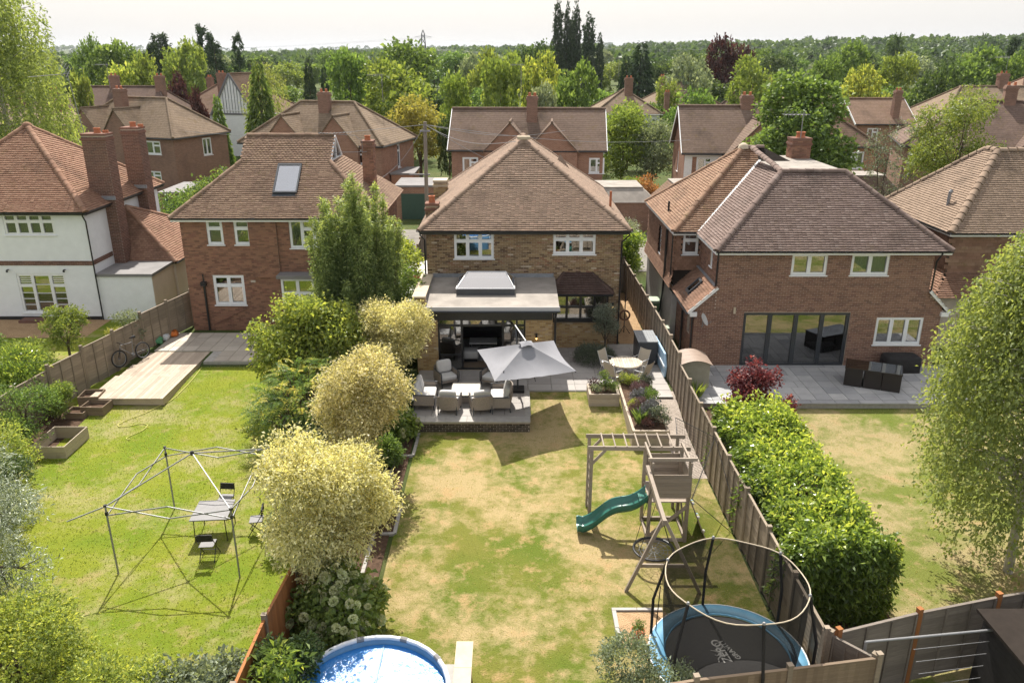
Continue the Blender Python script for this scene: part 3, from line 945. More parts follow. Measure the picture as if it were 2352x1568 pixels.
    for a, b, c, d in ((X0 + .07, d1 - .045, dz0 + .05, 2.34), (d2 + .045, X1 - .07, dz0 + .05, 2.34), (X0 + .07, d1 - .05, 2.42, 2.6), (d1 + .05, d2 - .05, 2.42, 2.6), (d2 + .05, X1 - .07, 2.42, 2.6)):
        g = MB(); g.box(a, b, Ye + 0.09, Ye + 0.097, c, d); H.part(g, 'pane', 'glass_dark', dr)
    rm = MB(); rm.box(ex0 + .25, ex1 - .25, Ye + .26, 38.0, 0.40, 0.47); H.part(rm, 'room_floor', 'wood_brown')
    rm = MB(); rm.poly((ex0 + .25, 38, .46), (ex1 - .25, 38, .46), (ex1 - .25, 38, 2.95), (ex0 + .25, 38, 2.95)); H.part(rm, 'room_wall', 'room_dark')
    # ---------------- bay window
    bx0, bx1, by = 1.74, 4.16, 32.88
    Wb, _ = H.wall((bx0, by), (bx1, by), zb, 1.68, [], brick='brick_yellow')
    H.wall((bx1, by), (bx1, Y), zb, 1.68, [], brick='brick_yellow')
    wb = Wall((bx0, by), (bx1, by))
    fr = MB(); fr.box(bx0 - .06, bx1 + .06, by - .09, Y - .01, 1.683, 1.75); H.part(fr, 'bay_sill', 'black_paint')
    H.window(wb, 0.0, bx1 - bx0, 1.752, 2.93, cols=((1, (1, 1)), (1, (1, 1)), (1, (1, 1)), (0.95, (1, 1))), frame='black_paint', inset=0, sill=False, ft=0.05, ct=0.028, name='bay_window')
    ws = Wall((bx1, by + .08), (bx1, Y - .01)); H.window(ws, 0, ws.L, 1.752, 2.93, cols=((1, (1, 1)),), frame='black_paint', inset=0, sill=False, ct=0.028, name='bay_window')
    ws = Wall((bx0, Y - .01), (bx0, by + .08)); H.window(ws, 0, ws.L, 1.752, 2.93, cols=((1, (1, 1)),), frame='black_paint', inset=0, sill=False, ct=0.028, name='bay_window')
    A, B, C, D = Vector((bx0 - .14, by - .26, 3.0)), Vector((bx1 + .16, by - .26, 3.0)), Vector((bx1 + .16, Y - .01, 3.0)), Vector((bx0 - .14, Y - .01, 3.0))
    P, Q = Vector((2.25, Y - .01, 3.72)), Vector((3.45, Y - .01, 3.72))
    old = H.roof; mb = MB()
    for q in ([A, B, Q, P], [B, C, Q], [D, A, P], [A, D, C, B]): mb.poly(*q)
    br = H.part(mb, 'bay_roof', 'underlay'); H.roof = br; keep = H.tiles; H.tiles = []
    for q in ([A, B, Q, P], [B, C, Q], [D, A, P]): H.slope(q, mat='tile_dark')
    H.finish_tiles(0)
    H.ridge(A, P, 'tile_dark', 0.09); H.ridge(B, Q, 'tile_dark', 0.09)
    H.tiles = keep; H.roof = old
    bf = MB(); bf.box(A.x + .01, B.x - .01, A.y + .005, A.y + .03, 2.88, 2.99); bf.box(A.x + .02, B.x - .02, A.y + .03, by - .002, 2.935, 2.96); bf.box(B.x - .03, B.x - .01, A.y + .03, Y - .012, 2.88, 2.99); H.part(bf, 'fascia', 'black_paint')
    H.gutter(A + Vector((0, -0.05, -0.02)), B + Vector((0, -0.05, -0.02)), r=0.045)
    # wall lamps
    for x, y, z in ((-3.52, Ye, 2.0), (0.98, Ye, 1.9), (4.42, Y, 2.2)):
        lb = MB(); lb.tube([(x, y - 0.10, z + .02), (x, y - 0.10, z + 0.20)], 0.045, 10); lb.box(x - .025, x + .025, y - .1, y - .012, z + .1, z + .15); l = H.part(lb, 'wall_lamp', 'black_paint')
        if 'bulb' not in MATS:
            t = NT('bulb'); e = t.n('ShaderNodeEmission'); e.inputs[0].default_value = rgb(1.0, 0.62, 0.22); e.inputs[1].default_value = 2.2; MATS['bulb'] = t.done(e)
        b2 = MB(); b2.lathe((x, y - .10, z - 0.06), [(.008, 0), (.03, .025), (.032, .05), (.02, .08)], 10); H.part(b2, 'bulb', 'bulb', l, smooth=True)
    # lower side building with a pale flat roof
    sx0, sx1, sy0, sy1 = -5.25, -3.86, 32.6, 39.8
    WS, _ = H.wall((sx0, sy0), (sx1, sy0), zb, 2.55, [(0.35, 1.25, 0.3, 2.0)], brick='brick_stock')
    H.wall((sx0, sy1), (sx0, sy0), zb, 2.55, [], bricks=False)
    f2 = MB(); f2.box(sx0 - .1, sx1 + 0.02, sy0 - .15, sy1, 2.56, 2.68); H.part(f2, 'flat_roof', 'fibreglass')
    dd = MB(); dd.box(sx0 + .36, sx0 + 1.24, sy0 + .1, sy0 + .15, .45, 1.99); H.part(dd, 'door', 'black_paint')  # black panel stands in for the shade of the open doorway
    rp = MB(); rp.tube([(-5.0, 35.2, 3.05), (-3.7, 35.2, 3.05)], 0.06, 10); H.part(rp, 'waste_pipe', 'terracotta')
    H.finish_bricks(); H.finish_tiles()
    return root
build_main()
# ------------------------------------------------------------------ red brick house on the left and the white house beyond it
def roof_window(H, c, e, s, n, w, h, blind=True):
    "roof light lying in a slope"
    M = Matrix((e, s, n)).transposed().to_4x4(); M.translation = c + n * 0.05
    fr = MB()
    for (a, b, sx, sy) in ((-w / 2, 0, .07, h), (w / 2, 0, .07, h), (0, -h / 2, w + .07, .08), (0, h / 2, w + .07, .10)):
        fr.obox(M @ Matrix.Translation((a, b, 0)), sx, sy, 0.13)
    fr.obox(M @ Matrix.Translation((0, -h / 2 - .13, -.04)), w + .3, .2, .03)
    o = H.part(fr, 'roof_window', 'anthracite', H.roof)
    g = MB(); g.obox(M @ Matrix.Translation((0, 0, 0.03)), w - .07, h - .08, .008); H.part(g, 'pane', 'glass_sky', H.roof)
    if blind:
        b = MB(); b.obox(M @ Matrix.Translation((0, 0, -0.02)), w - .07, h - .08, .006); H.part(b, 'blind', 'blind_white', H.roof)

def build_left():
    Y = 35.38; xl, xr, yb = -14.9, -6.15, 42.5; zb, ze = 0.35, 5.78
    root = thing('house', 'red brick house with roof light, half hidden behind tall feathery bamboo', 'house', (-10.5, Y, 0.45))
    H = House(root, tile='tile_left', brick='brick_red', mortar='mortar_red')
    W0 = Wall((xl, Y), (xr, Y))
    def r(*a): return px_rect(W0, Y, *a)
    wins = [r(475, 505, 512, 562), r(538, 505, 575, 562), r(665, 505, 752, 570), r(492, 632, 563, 700)]
    door = (4.45, 5.9, 1.0, 3.05)
    W, wo = H.wall((xl, Y), (xr, Y), zb, ze, wins + [door])
    H.wall((xr, Y), (xr, yb), zb, ze, []); H.wall((xr, yb), (xl, yb), zb, ze, [], bricks=False); H.wall((xl, yb), (xl, Y), zb, ze, [], bricks=False)
    for k in (0, 1): H.window(W, *wins[k], cols=((1, (0.68, 0.32)),), ft=0.06, ct=0.055)
    H.window(W, *wins[2], cols=((1, (1,)), (1, (0.7, 0.3)), (1, (1,))), curtain=[(0, .33, 0, 1, 'curtain_grey'), (.72, 1, 0, 1, 'curtain_grey')])
    H.window(W, *wins[3], cols=((1, (0.68, 0.32)), (1, (0.68, 0.32))), ft=0.07, ct=0.055)
    # shallow square bay with a felt top
    bb = MB(); bb.box(xl + 4.3, xl + 6.1, Y - 0.75, Y - .012, 3.1, 3.25); H.part(bb, 'bay_roof', 'felt_grey')
    wb = Wall((xl + 4.45, Y - .6), (xl + 5.95, Y - .6)); H.window(wb, 0, 1.5, 0.9, 3.09, cols=((1, (.7, .3)), (1, (.7, .3))), inset=0, sill=False, name='bay_window')
    wb = Wall((xl + 4.45, Y - .02), (xl + 4.45, Y - .52)); H.window(wb, 0, .5, 0.9, 3.09, cols=((1, (.7, .3)),), inset=0, sill=False, name='bay_window')
    bb = MB(); bb.box(xl + 4.4, xl + 6.0, Y - 0.64, Y - .012, .4, .895); H.part(bb, 'bay_base', 'white_paint')
    # chimney breast on the rear wall
    x0, x1 = on(605, 600, Y).x, on(640, 600, Y).x
    Wc = Wall((x0 - .5, Y - .11), (x0 + .75, Y - .11)); mb = MB(); mb.box(x0 - .5, x0 + .75, Y - .11, Y - .012, 3.0, ze - .18); st = H.part(mb, 'chimney_breast', 'mortar_red')
    for s, e, z in lay_bricks(Wc, 3.0, ze - .2, []): H.bricks.append((st, Wc, s, e, z, 'brick_red', False))
    # pale bloom on the bricks is salt on the wall surface: a few paler bricks
    A, B, C, D = Vector((xl - .3, Y - .33, ze)), Vector((xr + .3, Y - .33, ze)), Vector((xr + .3, yb + .33, ze)), Vector((xl - .3, yb + .33, ze))
    yr = (A.y + C.y) / 2; zr = 9.0; k = (zr - ze) / (yr - A.y); g = 2.62
    L1, R1 = Vector((A.x + g, A.y + g, ze + g * k)), Vector((B.x - g, A.y + g, ze + g * k))
    L2, R2 = Vector((A.x + g, yr, zr)), Vector((B.x - g, yr, zr))
    L3, R3 = Vector((A.x + g, C.y - g, ze + g * k)), Vector((B.x - g, C.y - g, ze + g * k))
    mb = MB()
    pls = [[A, B, R1, R2, L2, L1], [C, D, L3, L2, R2, R3], [B, C, R3, R1], [D, A, L1, L3]]
    for q in pls: mb.poly(*q)
    mb.poly(A, D, C, B); H.make_roof(mb)
    gl = MB(); gl.poly(R1 + Vector((-.02, 0, 0)), R3 + Vector((-.02, 0, 0)), R2 + Vector((-.02, 0, 0))); gl.poly(L1 + Vector((.02, 0, 0)), L2 + Vector((.02, 0, 0)), L3 + Vector((.02, 0, 0))); H.part(gl, 'gable', 'lead', H.roof)
    gw = MB()
    for a, b in ((R1, R2), (R2, R3), (R1, R3)): gw.beam(a + Vector((.03, 0, -.05)), b + Vector((.03, 0, -.05)), .10, .12)
    gw.beam((R1.x + .03, yr, R1.z), R2 + Vector((.03, 0, -.1)), .09, .07)
    gwo = H.part(gw, 'gable_window', 'upvc', H.roof)
    g1 = MB(); g1.poly(R1 + Vector((.01, .1, 0)), R3 + Vector((.01, -.1, 0)), R2 + Vector((.01, 0, -.1))); H.part(g1, 'gable_pane', 'glass_dark', H.roof)
    # roof light and the hole in the tiling it leaves
    e = Vector((1, 0, 0)); s = (L1 - A); s = Vector((0, s.y, s.z)).normalized(); n = e.cross(s)
    cx = (on(630, 445, 36.4).x + on(688, 382, 37.2).x) / 2
    def onplane(x, y):
        u, dy, dz = _dir(x, y); d = Vector((u, dy, dz)); o = Vector((0, 0, CAM_H)); t = (A - o).dot(n) / d.dot(n); return o + d * t
    lo, hi = onplane(659, 444), onplane(663, 381)
    h = (hi - lo).length; c = (lo + hi) / 2; w = (onplane(685, 420) - onplane(633, 420)).length
    a0 = (c - A).dot(e); b0 = (c - A).dot(s)
    H.slope([A, B, R1, R2, L2, L1], holes=[(a0 - w / 2, a0 + w / 2, b0 - h / 2 - .15, b0 + h / 2)])
    H.slope([B, C, R3, R1]); H.slope([D, A, L1, L3])
    roof_window(H, c, e, s, n, w, h)
    for a, b in ((A, L1), (B, R1), (L2, R2)): H.ridge(a, b)
    for a, b in ((L1, L2), (R1, R2)): H.ridge(a, b, r=0.06, step=.2)
    H.gutter(A + Vector((0, -.05, -.02)), B + Vector((0, -.05, -.02)))
    fa = MB(); fa.box(A.x + .03, B.x - .03, A.y + .005, A.y + .03, ze - .17, ze - .01); fa.box(A.x + .03, B.x - .03, A.y + .03, Y - .02, ze - .17, ze - .15); H.part(fa, 'fascia', 'white_paint')
    H.chimney(-7.15, -6.62, 38.7, 39.4, 6.3, 8.65, pots=[(-6.9, 39.05, .14, .22)])
    ae = MB(); ae.tube([(-7.1, 38.65, 8.2), (-7.1, 38.65, 8.75)], .012, 5); ae.tube([(-9.0, 38.3, 8.25), (-6.9, 38.7, 8.25)], .014, 5); ae.tube([(-9.2, 38.9, 9.1), (-7.4, 38.65, 9.0), (-7.1, 38.65, 8.75)], .012, 5)
    for k in range(10): ae.tube([(-9.1 + .16 * k, 38.6, 9.1), (-9.1 + .16 * k, 39.15, 9.1)], .008, 4)
    H.part(ae, 'aerial', 'galv')
    H.pipe([(xl + .75, Y - .08, 2.8), (xl + .75, Y - .08, .47)], r=.05, name='soil_pipe'); hp = MB(); hp.box(xl + .63, xl + .87, Y - .2, Y - .02, 2.62, 2.8); hp.tube([(xl + .75, Y - .08, 2.8), (xl + .75, Y - .08, 3.15)], .03, 8); H.part(hp, 'hopper', 'black_paint')
    pp = MB(); pp.tube([(xl + .95, Y - .06, .7), (xl + 2.7, Y - .06, 1.55)], .018, 6); H.part(pp, 'waste_pipe', 'brick_band')
    sp = MB(); sp.box(xl + 2.9, xl + 3.12, Y - .03, Y - .012, 2.75, 2.85); H.part(sp, 'air_brick', 'mortar_pale')
    H.finish_bricks(); H.finish_tiles()
build_left()

def build_white():
    Y = 36.9; xl, xr, yb = -28.2, -19.95, 45.0; zb, ze = 0.35, 5.77
    root = thing('house', 'white rendered house with two tall brick chimneys and brick band', 'house', (-24, Y, .45))
    H = House(root, tile='tile_white', brick='brick_band', mortar='mortar_pale')
    W0 = Wall((xl, Y), (xr, Y))
    w1 = px_rect(W0, Y, 8, 491, 124, 540); w2 = px_rect(W0, Y, 46, 629, 157, 718)
    W, wo = H.wall((xl, Y), (xr, Y), zb, ze, [w1, w2], bricks=False, mat='render_white')
    H.wall((xr, Y), (xr, yb), zb, ze, [], bricks=False, mat='render_white'); H.wall((xr, yb), (xl, yb), zb, ze, [], bricks=False, mat='render_white'); H.wall((xl, yb), (xl, Y), zb, ze, [], bricks=False, mat='render_white')
    H.window(W, *w1, cols=((1, (.66, .34)),) * 4, bars=None, frame='white_paint')
    H.window(W, *w2, cols=((.8, (.72, .28)), (1, (1,)), (.8, (.72, .28))), bars=(1, 4), frame='white_paint', name='french_door')
    # brick band and black plinth
    for a, b, p, q in ((xl, xr, Y, 1),):
        Wb = Wall((xl, Y - .02), (xr + .02, Y - .02)); mb = MB(); mb.box(xl, xr + .02, Y - .02, Y - .001, 3.17, 3.36); o = H.part(mb, 'band', 'mortar_pale')
        for s, e, z in lay_bricks(Wb, 3.16, 3.37, []): H.bricks.append((o, Wb, s, e, z, 'brick_band', True))
        Ws = Wall((xr + .02, Y - .02), (xr + .02, Y + 2.0)); mb = MB(); mb.box(xr + .001, xr + .02, Y, Y + 2.0, 3.17, 3.36); o = H.part(mb, 'band', 'mortar_pale')
        for s, e, z in lay_bricks(Ws, 3.16, 3.37, []): H.bricks.append((o, Ws, s, e, z, 'brick_band', True))
    mb = MB(); mb.box(xl, xr - .01, Y - .025, Y - .001, zb, .62); H.part(mb, 'plinth', 'black_paint')
    st = MB(); st.box(-23.7, -21.2, Y - .6, Y - .03, .4, .58); H.part(st, 'door_step', 'brick_band')
    for x in (-24.0, -21.3):
        l = MB(); l.tube([(x, Y - .02, 2.95), (x, Y - .14, 2.97)], .03, 8); l.lathe((x, Y - .17, 2.87), [(.05, 0), (.045, .08), (.02, .12)], 10); H.part(l, 'wall_lamp', 'black_paint')
    # roof
    A, B, C, D = Vector((xl - .28, Y - .3, ze)), Vector((xr + .28, Y - .3, ze)), Vector((xr + .28, yb + .3, ze)), Vector((xl - .28, yb + .3, ze))
    P = Vector(((A.x + B.x) / 2 - .05, (A.y + C.y) / 2 - .05, 9.3)); Q_ = P + Vector((-.1, .1, 0))
    mb = MB(); pls = [[A, B, P], [B, C, P], [C, D, P], [D, A, P]]
    for q in pls: mb.poly(*q)
    mb.poly(A, D, C, B); H.make_roof(mb)
    H.slope(pls[0]); H.slope(pls[1])
    H.ridge(A, P, r=.14); H.ridge(B, P, r=.14); H.ridge(C, P, r=.14)
    cp = MB(); cp.lathe(P + Vector((0, 0, -.02)), [(.24, 0), (.2, .1), (.08, .17)], 10); H.part(cp, 'ridge_cap', 'tile_white', H.roof, smooth=True)
    H.gutter(A + Vector((0, -.05, -.02)), B + Vector((0, -.05, -.02))); H.gutter(B + Vector((.05, 0, -.02)), C + Vector((.05, 0, -.02)))
    fa = MB(); fa.box(A.x, B.x - .02, A.y + .005, A.y + .03, ze - .16, ze - .01); fa.box(A.x, B.x - .03, A.y + .03, Y - .02, ze - .17, ze - .15); fa.box(B.x - .03, B.x - .005, A.y + .03, C.y, ze - .16, ze - .01); fa.box(xr + .002, B.x - .03, A.y + .04, C.y, ze - .17, ze - .15); H.part(fa, 'fascia', 'black_paint')
    H.pipe([(xr + .1, Y - .32, ze - .07), (xr + .1, Y - .32, ze - .2), (xr + .07, Y - .07, ze - .5), (xr + .07, Y - .07, .46)], r=.034)
    # side chimneys with breasts running down the wall
    for x0, x1, y0, y1, zt in ((-20.55, -19.42, 39.0, 39.85, 8.95), (-20.3, -19.42, 42.55, 43.4, 8.95)):
        H.chimney(x0, x1, y0, y1, 2.6, zt, pots=[((x0 + x1) / 2 + .05, (y0 + y1) / 2, .15, .24), ((x0 + x1) / 2 + .4, (y0 + y1) / 2 + .1, .13, .12)], brick='brick_band')
        f = MB(); f.box(x0 - .1, x1 + .06, y0 - .12, y0 - .012, 5.93, 6.1); H.part(f, 'flashing', 'lead', H.roof)
    # flat roofed side store and tiled lean-to
    mb = MB(); mb.box(-19.94, -17.28, 36.95, 39.6, zb, 2.6); H.part(mb, 'side_store', 'render_white')
    mb = MB(); mb.box(-19.93, -17.2, 36.87, 39.55, 2.605, 2.74); H.part(mb, 'flat_roof', 'felt_grey')
    mb = MB(); mb.box(-17.279, -17.15, 39.5, 46.5, zb, 2.6); mb.box(-19.94, -17.27, 39.605, 46.5, zb, 2.595); H.part(mb, 'garage_wall', 'render_cream')
    mb = MB(); mb.box(-17.278, -17.26, 36.97, 39.49, zb, 2.59); H.part(mb, 'side_wall', 'render_cream')
    a, b, c = Vector((-19.93, 39.45, 2.7)), Vector((-17.05, 39.45, 2.7)), Vector((-17.05, 47.4, 2.7)); ap = Vector((-19.93, 41.0, 5.25)); bk = Vector((-19.93, 47.4, 2.7))
    mb = MB()
    for q in ([a, b, ap], [b, c, ap], [c, bk, ap], [a, bk, c, b]): mb.poly(*q)
    lr = H.part(mb, 'lean_to_roof', 'underlay'); keep, H.tiles, old = H.tiles, [], H.roof; H.roof = lr
    H.slope([a, b, ap]); H.slope([b, c, ap]); H.finish_tiles(0); H.ridge(b, ap); H.ridge(c, ap); H.ridge(a, ap, r=.07); H.tiles, H.roof = keep, old
    H.gutter(a + Vector((.1, -.05, -.04)), b + Vector((0, -.05, -.04))); H.gutter(b + Vector((.05, 0, -.04)), c + Vector((.05, 0, -.04)))
    H.finish_bricks(); H.finish_tiles()
    # tall aerial mast on the chimney
    ae = thing('aerial', 'tall television aerial mast on the near chimney of the white house', 'aerial', (-20.62, 39.9, 6.9))
    m = MB(); m.tube([(-20.62, 39.9, 6.9), (-21.15, 39.9, 12.0)], [.022, .016], 6); m.build('mast', MATS['galv'], ae)
    m = MB(); m.tube([(-22.9, 39.9, 11.6), (-21.0, 39.9, 11.75)], .016, 5)
    for k in range(14): m.tube([(-22.85 + .1 * k, 39.6, 11.6 + .008 * k), (-22.85 + .1 * k, 40.2, 11.6 + .008 * k)], .008, 4)
    for k in range(4): m.tube([(-21.35 + .1 * k, 39.6, 11.9 - .1 * k), (-21.35 + .1 * k, 40.2, 12.3 - .1 * k)], .009, 4)
    m.build('antenna', MATS['galv'], ae)
build_white()
# ------------------------------------------------------------------ brown brick house on the right and its neighbour
def build_right():
    Y = 30.8; zb, ze = 0.3, 5.37
    x0, x1 = 8.24, 16.75; lx, rx = 7.42, 17.42
    root = thing('house', 'brown brick house with plum tiled hipped roof and grey folding doors', 'house', (12.4, Y, .4))
    H = House(root, tile='tile_plum', brick='brick_brown', mortar='mortar_pale')
    W0 = Wall((lx, Y), (rx, Y))
    def r(*a): return px_rect(W0, Y, *a)
    wu1, wu2, bif, wl = r(1818, 583, 1900, 632), r(1955, 583, 2042, 632), r(1703, 718, 1945, 838), r(2009, 729, 2117, 791)
    bif = (bif[0], bif[1], .42, bif[3])
    def ztop(u):
        x = lx + u
        if x < x0: return 2.85 + (x - 7.15) * .95
        if x > x1: return 2.85 + (17.67 - x) * .95
        return 9
    Wl, wo = H.wall((lx, Y), (rx, Y), zb, 2.85, [bif, wl])
    Wu, wuo = H.wall((x0, Y), (x1, Y), 2.85, ze, [(w[0] + lx - x0, w[1] + lx - x0, w[2], w[3]) for w in (wu1, wu2)])
    for sx, xa, xb in ((-1, lx, x0), (1, x1, rx)):
        mb = MB(); top = [(xa, 2.85), (xb, 2.85), (xb, ztop(xb - lx - .001) if sx < 0 else 2.86 + .2), (xa, 2.86 if sx < 0 else ztop(xa - lx + .001))]
        if sx < 0: top = [(xa, 2.85), (xb, 2.85), (xb, 3.86), (xa, 3.08)]
        else: top = [(xa, 2.85), (xb, 2.85), (xb, 3.08), (xa, 3.72)]
        mb.prism(top, Y, Y + .24, 'y'); o = H.part(mb, 'wall', 'mortar_pale')
        Wt = Wall((xa, Y), (xb, Y))
        for s, e, z in lay_bricks(Wt, 2.85, 3.9, [], ztop=lambda u: (3.03 + u * .95 if sx < 0 else 3.62 - u * .95)): H.bricks.append((o, Wt, s, e, z, 'brick_brown', False))
    H.wall((lx, 34.5), (lx, Y), zb, 2.85, [(2.5, 3.0, 1.6, 2.5)]); H.wall((rx, Y), (rx, 34.5), zb, 2.85, [], bricks=False)
    Ws, _ = H.wall((x0, 34.2), (x0, Y), 2.85, ze, [(1.9, 2.3, 4.35, 5.2)])
    H.wall((x1, Y), (x1, 34.2), 2.85, ze, [], bricks=False)
    two = ((1, (1,)), (1, (1,)))
    sh = lx - x0
    H.window(Wu, wu1[0] + sh, wu1[1] + sh, wu1[2], wu1[3], cols=two)
    H.window(Wu, wu2[0] + sh, wu2[1] + sh, wu2[2], wu2[3], cols=two, curtain=[(0.03, .97, 0, 1, 'blind_white')])
    H.window(Wl, *wl, cols=two + ((1, (1,)),), curtain=[(0.03, .97, .55, 1, 'blind_white')])
    H.window(Ws, 1.9, 2.3, 4.35, 5.2, cols=((1, (1,)),))
    H.window(Wl, *bif, cols=((1, (1,)),) * 4, frame='anthracite', sill=False, ft=.06, ct=.06, glass='glass_dark', name='folding_door', inset=.06)
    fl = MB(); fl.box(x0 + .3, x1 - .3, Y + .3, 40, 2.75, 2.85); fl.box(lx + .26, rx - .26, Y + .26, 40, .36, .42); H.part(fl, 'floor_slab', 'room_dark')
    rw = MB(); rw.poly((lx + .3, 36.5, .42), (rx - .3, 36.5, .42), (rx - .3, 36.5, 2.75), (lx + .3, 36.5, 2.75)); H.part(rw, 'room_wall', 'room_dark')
    # things seen inside the doors: shelves with papers
    sf = MB(); sf.box(12.6, 13.7, 31.6, 32.1, .42, 1.0); sf.box(12.6, 13.7, 31.55, 32.1, 1.0, 1.04); H.part(sf, 'shelf', 'blind_white')
    # new roof
    A, B = Vector((x0 - .25, Y - .3, ze)), Vector((x1 + .5, Y - .3, ze)); zt = 8.0; t = 3.3
    Lt, Rt = Vector((A.x + t, A.y + t, zt)), Vector((B.x - t, A.y + t, zt))
    yb = 34.0; C, D = Vector((B.x, 38.0, ze)), Vector((A.x, 38.0, ze)); Lb, Rb = Vector((Lt.x, 38.0, zt)), Vector((Rt.x, 38.0, zt))
    # old roof behind
    oA, oD = Vector((6.97, 33.9, 5.42)), Vector((6.97, 41.4, 5.42)); oP = Vector((10.68, 37.63, 8.57)); oR = Vector((11.6, 37.63, 8.57)); oB, oC = Vector((18.0, 33.9, 5.42)), Vector((18.0, 41.4, 5.42))
    k = (8.57 - 5.42) / (37.63 - 33.9)
    mb = MB()
    for q in ([A, B, Rt, Lt], [B, C, Rb, Rt], [D, A, Lt, Lb], [oA, oB, oR, oP], [oB, oC, oR], [oC, oD, oP, oR], [oD, oA, oP], [oA, oD, oC, oB], [A, D, C, B]): mb.poly(*q)
    H.make_roof(mb)
    ft = MB(); ft.box(Lt.x, Rt.x, Lt.y, 39.2, zt - .05, zt + .02); H.part(ft, 'flat_roof', 'felt', H.roof)
    H.slope([A, B, Rt, Lt])
    # left plane of the new roof down to the valley with the old front slope
    vy0 = 33.9; v0 = Vector((A.x, vy0, ze)); v1 = Vector((Lt.x, 33.9 + (zt - 5.42) / k, zt))
    H.slope([v0, A, Lt, v1]); H.slope([B, C, Rb, Rt])
    # old front slope left of the valley
    H.slope([oA, v0 + Vector((0, 0, .05)), v1, Vector((Lt.x, oP.y, 8.57)), oP], mat='tile_old'); H.slope([oD, oA, oP], mat='tile_old')
    for a, b, m in ((A, Lt, 'tile_plum'), (B, Rt, 'tile_plum'), (Lt, Rt, 'tile_plum'), (Lt, oP + Vector((.35, -.3, 0)), 'tile_plum'), (oA, oP, 'tile_old'), (oD, oP, 'tile_old'), (oP, oR, 'tile_plum')): H.ridge(a, b, m, r=.14)
    cp = MB(); cp.lathe(oP, [(.26, -.05), (.22, .1), (.08, .2)], 10); H.part(cp, 'ridge_cap', 'coping_stone', H.roof, smooth=True)
    va = MB(); va.beam(v0 + Vector((0, 0, .07)), v1 + Vector((0, 0, .07)), .16, .03); H.part(va, 'valley', 'fibreglass', H.roof)
    H.gutter(A + Vector((0, -.05, -.02)), B + Vector((0, -.05, -.02))); H.gutter(oA + Vector((0, -.05, -.03)), v0 + Vector((0, -.05, .02)))
    fa = MB(); fa.box(A.x, B.x, A.y + .005, A.y + .03, ze - .16, ze - .01); fa.box(A.x + .03, B.x, A.y + .03, Y - .02, ze - .17, ze - .15); fa.box(A.x - .012, A.x + .012, A.y + .03, vy0, ze - .14, ze + .0); fa.box(A.x + .03, x0 - .02, A.y + .04, vy0, ze - .17, ze - .15)
    fa.box(oA.x - .01, oA.x + .015, oA.y, oD.y, 5.27, 5.42); fa.box(oA.x, v0.x, oA.y + .005, oA.y + .03, 5.26, 5.4); fa.box(oA.x + .02, v0.x, oA.y + .03, 34.18, 5.25, 5.27); H.part(fa, 'fascia', 'white_paint')
    H.pipe([(x0 - .15, Y - .3, ze - .07), (x0 - .15, Y - .3, ze - .25), (x0 - .06, Y + .05, ze - .5), (x0 - .06, Y + .05, 3.75)])
    H.pipe([(lx - .08, Y - .1, 2.75), (lx - .08, Y + .03, 2.6), (lx - .06, Y + .1, .4)])
    H.pipe([(x1 + .1, Y - .33, ze - .1), (x1 + .1, Y + .0, ze - .5), (x1 + .1, Y + .02, 3.6)])
    H.chimney(13.05, 13.9, 37.9, 38.7, 7.4, 8.85, pots=[(13.5, 38.3, .2, .25)], brick='brick_red', mortar='mortar_red')
    # old house walls: tile hung above, rough cast below
    ox = 7.15
    H.wall((ox, 41.1), (ox, 34.2), zb, 2.95, [], bricks=False, mat='pebbledash'); H.wall((ox, 34.2), (x0, 34.2), 2.8, 5.4, [(.32, 1.0, 4.35, 5.33)], bricks=False, mat='underlay'); H.wall((ox, 41.1), (ox, 34.2), 2.95, 5.4, [(3.2, 3.75, 3.6, 4.9)], bricks=False, mat='underlay')
    H.wall((17.7, 34.2), (17.7, 41.1), zb, 5.4, [], bricks=False); H.wall((17.7, 41.1), (ox, 41.1), zb, 5.4, [], bricks=False)
    Wo = Wall((ox, 34.2), (x0, 34.2)); H.window(Wo, .32, 1.0, 4.35, 5.33, cols=((1, (.66, .34)),))
    Wo2 = Wall((ox, 41.1), (ox, 34.2)); H.window(Wo2, 3.2, 3.75, 3.6, 4.9, cols=((1, (.66, .34)),))
    keep, H.tiles = H.tiles, []
    H.slope([Vector((ox - .03, 34.17, 3.7)), Vector((x0, 34.17, 3.7)), Vector((x0, 34.17, 5.3)), Vector((ox - .03, 34.17, 5.3))], mat='tile_hung', holes=[(.32, 1.05, .6, 1.65)])
    H.slope([Vector((ox - .15, 41.1, 2.9)), Vector((ox - .15, 34.15, 2.9)), Vector((ox - .03, 34.15, 3.5)), Vector((ox - .03, 41.1, 3.5))], mat='tile_hung')
    H.slope([Vector((ox - .03, 41.1, 3.45)), Vector((ox - .03, 34.15, 3.45)), Vector((ox - .03, 34.15, 5.3)), Vector((ox - .03, 41.1, 5.3))], mat='tile_hung', holes=[(3.15, 3.8, .1, 1.5)])
    H.finish_tiles(0)
    # aisle roofs at both sides
    for q, hole in (([Vector((7.13, 34.6, 2.82)), Vector((7.13, Y - .12, 2.82)), Vector((8.23, Y - .12, 3.86)), Vector((8.23, 34.2, 3.86))], True), ([Vector((17.67, Y - .12, 2.82)), Vector((17.67, 34.6, 2.82)), Vector((16.76, 34.6, 3.72)), Vector((16.76, Y - .12, 3.72))], False)):
        mb = MB(); mb.poly(*q); mb.poly(*[p + Vector((0, 0, -.08)) for p in q][::-1]); ar = H.part(mb, 'aisle_roof', 'underlay'); old = H.roof; H.roof = ar; H.tiles = []
        H.slope(q, mat='tile_hung' if hole else 'tile_plum', holes=[(1.9, 2.5, .45, 1.2)] if hole else []); H.finish_tiles(0)
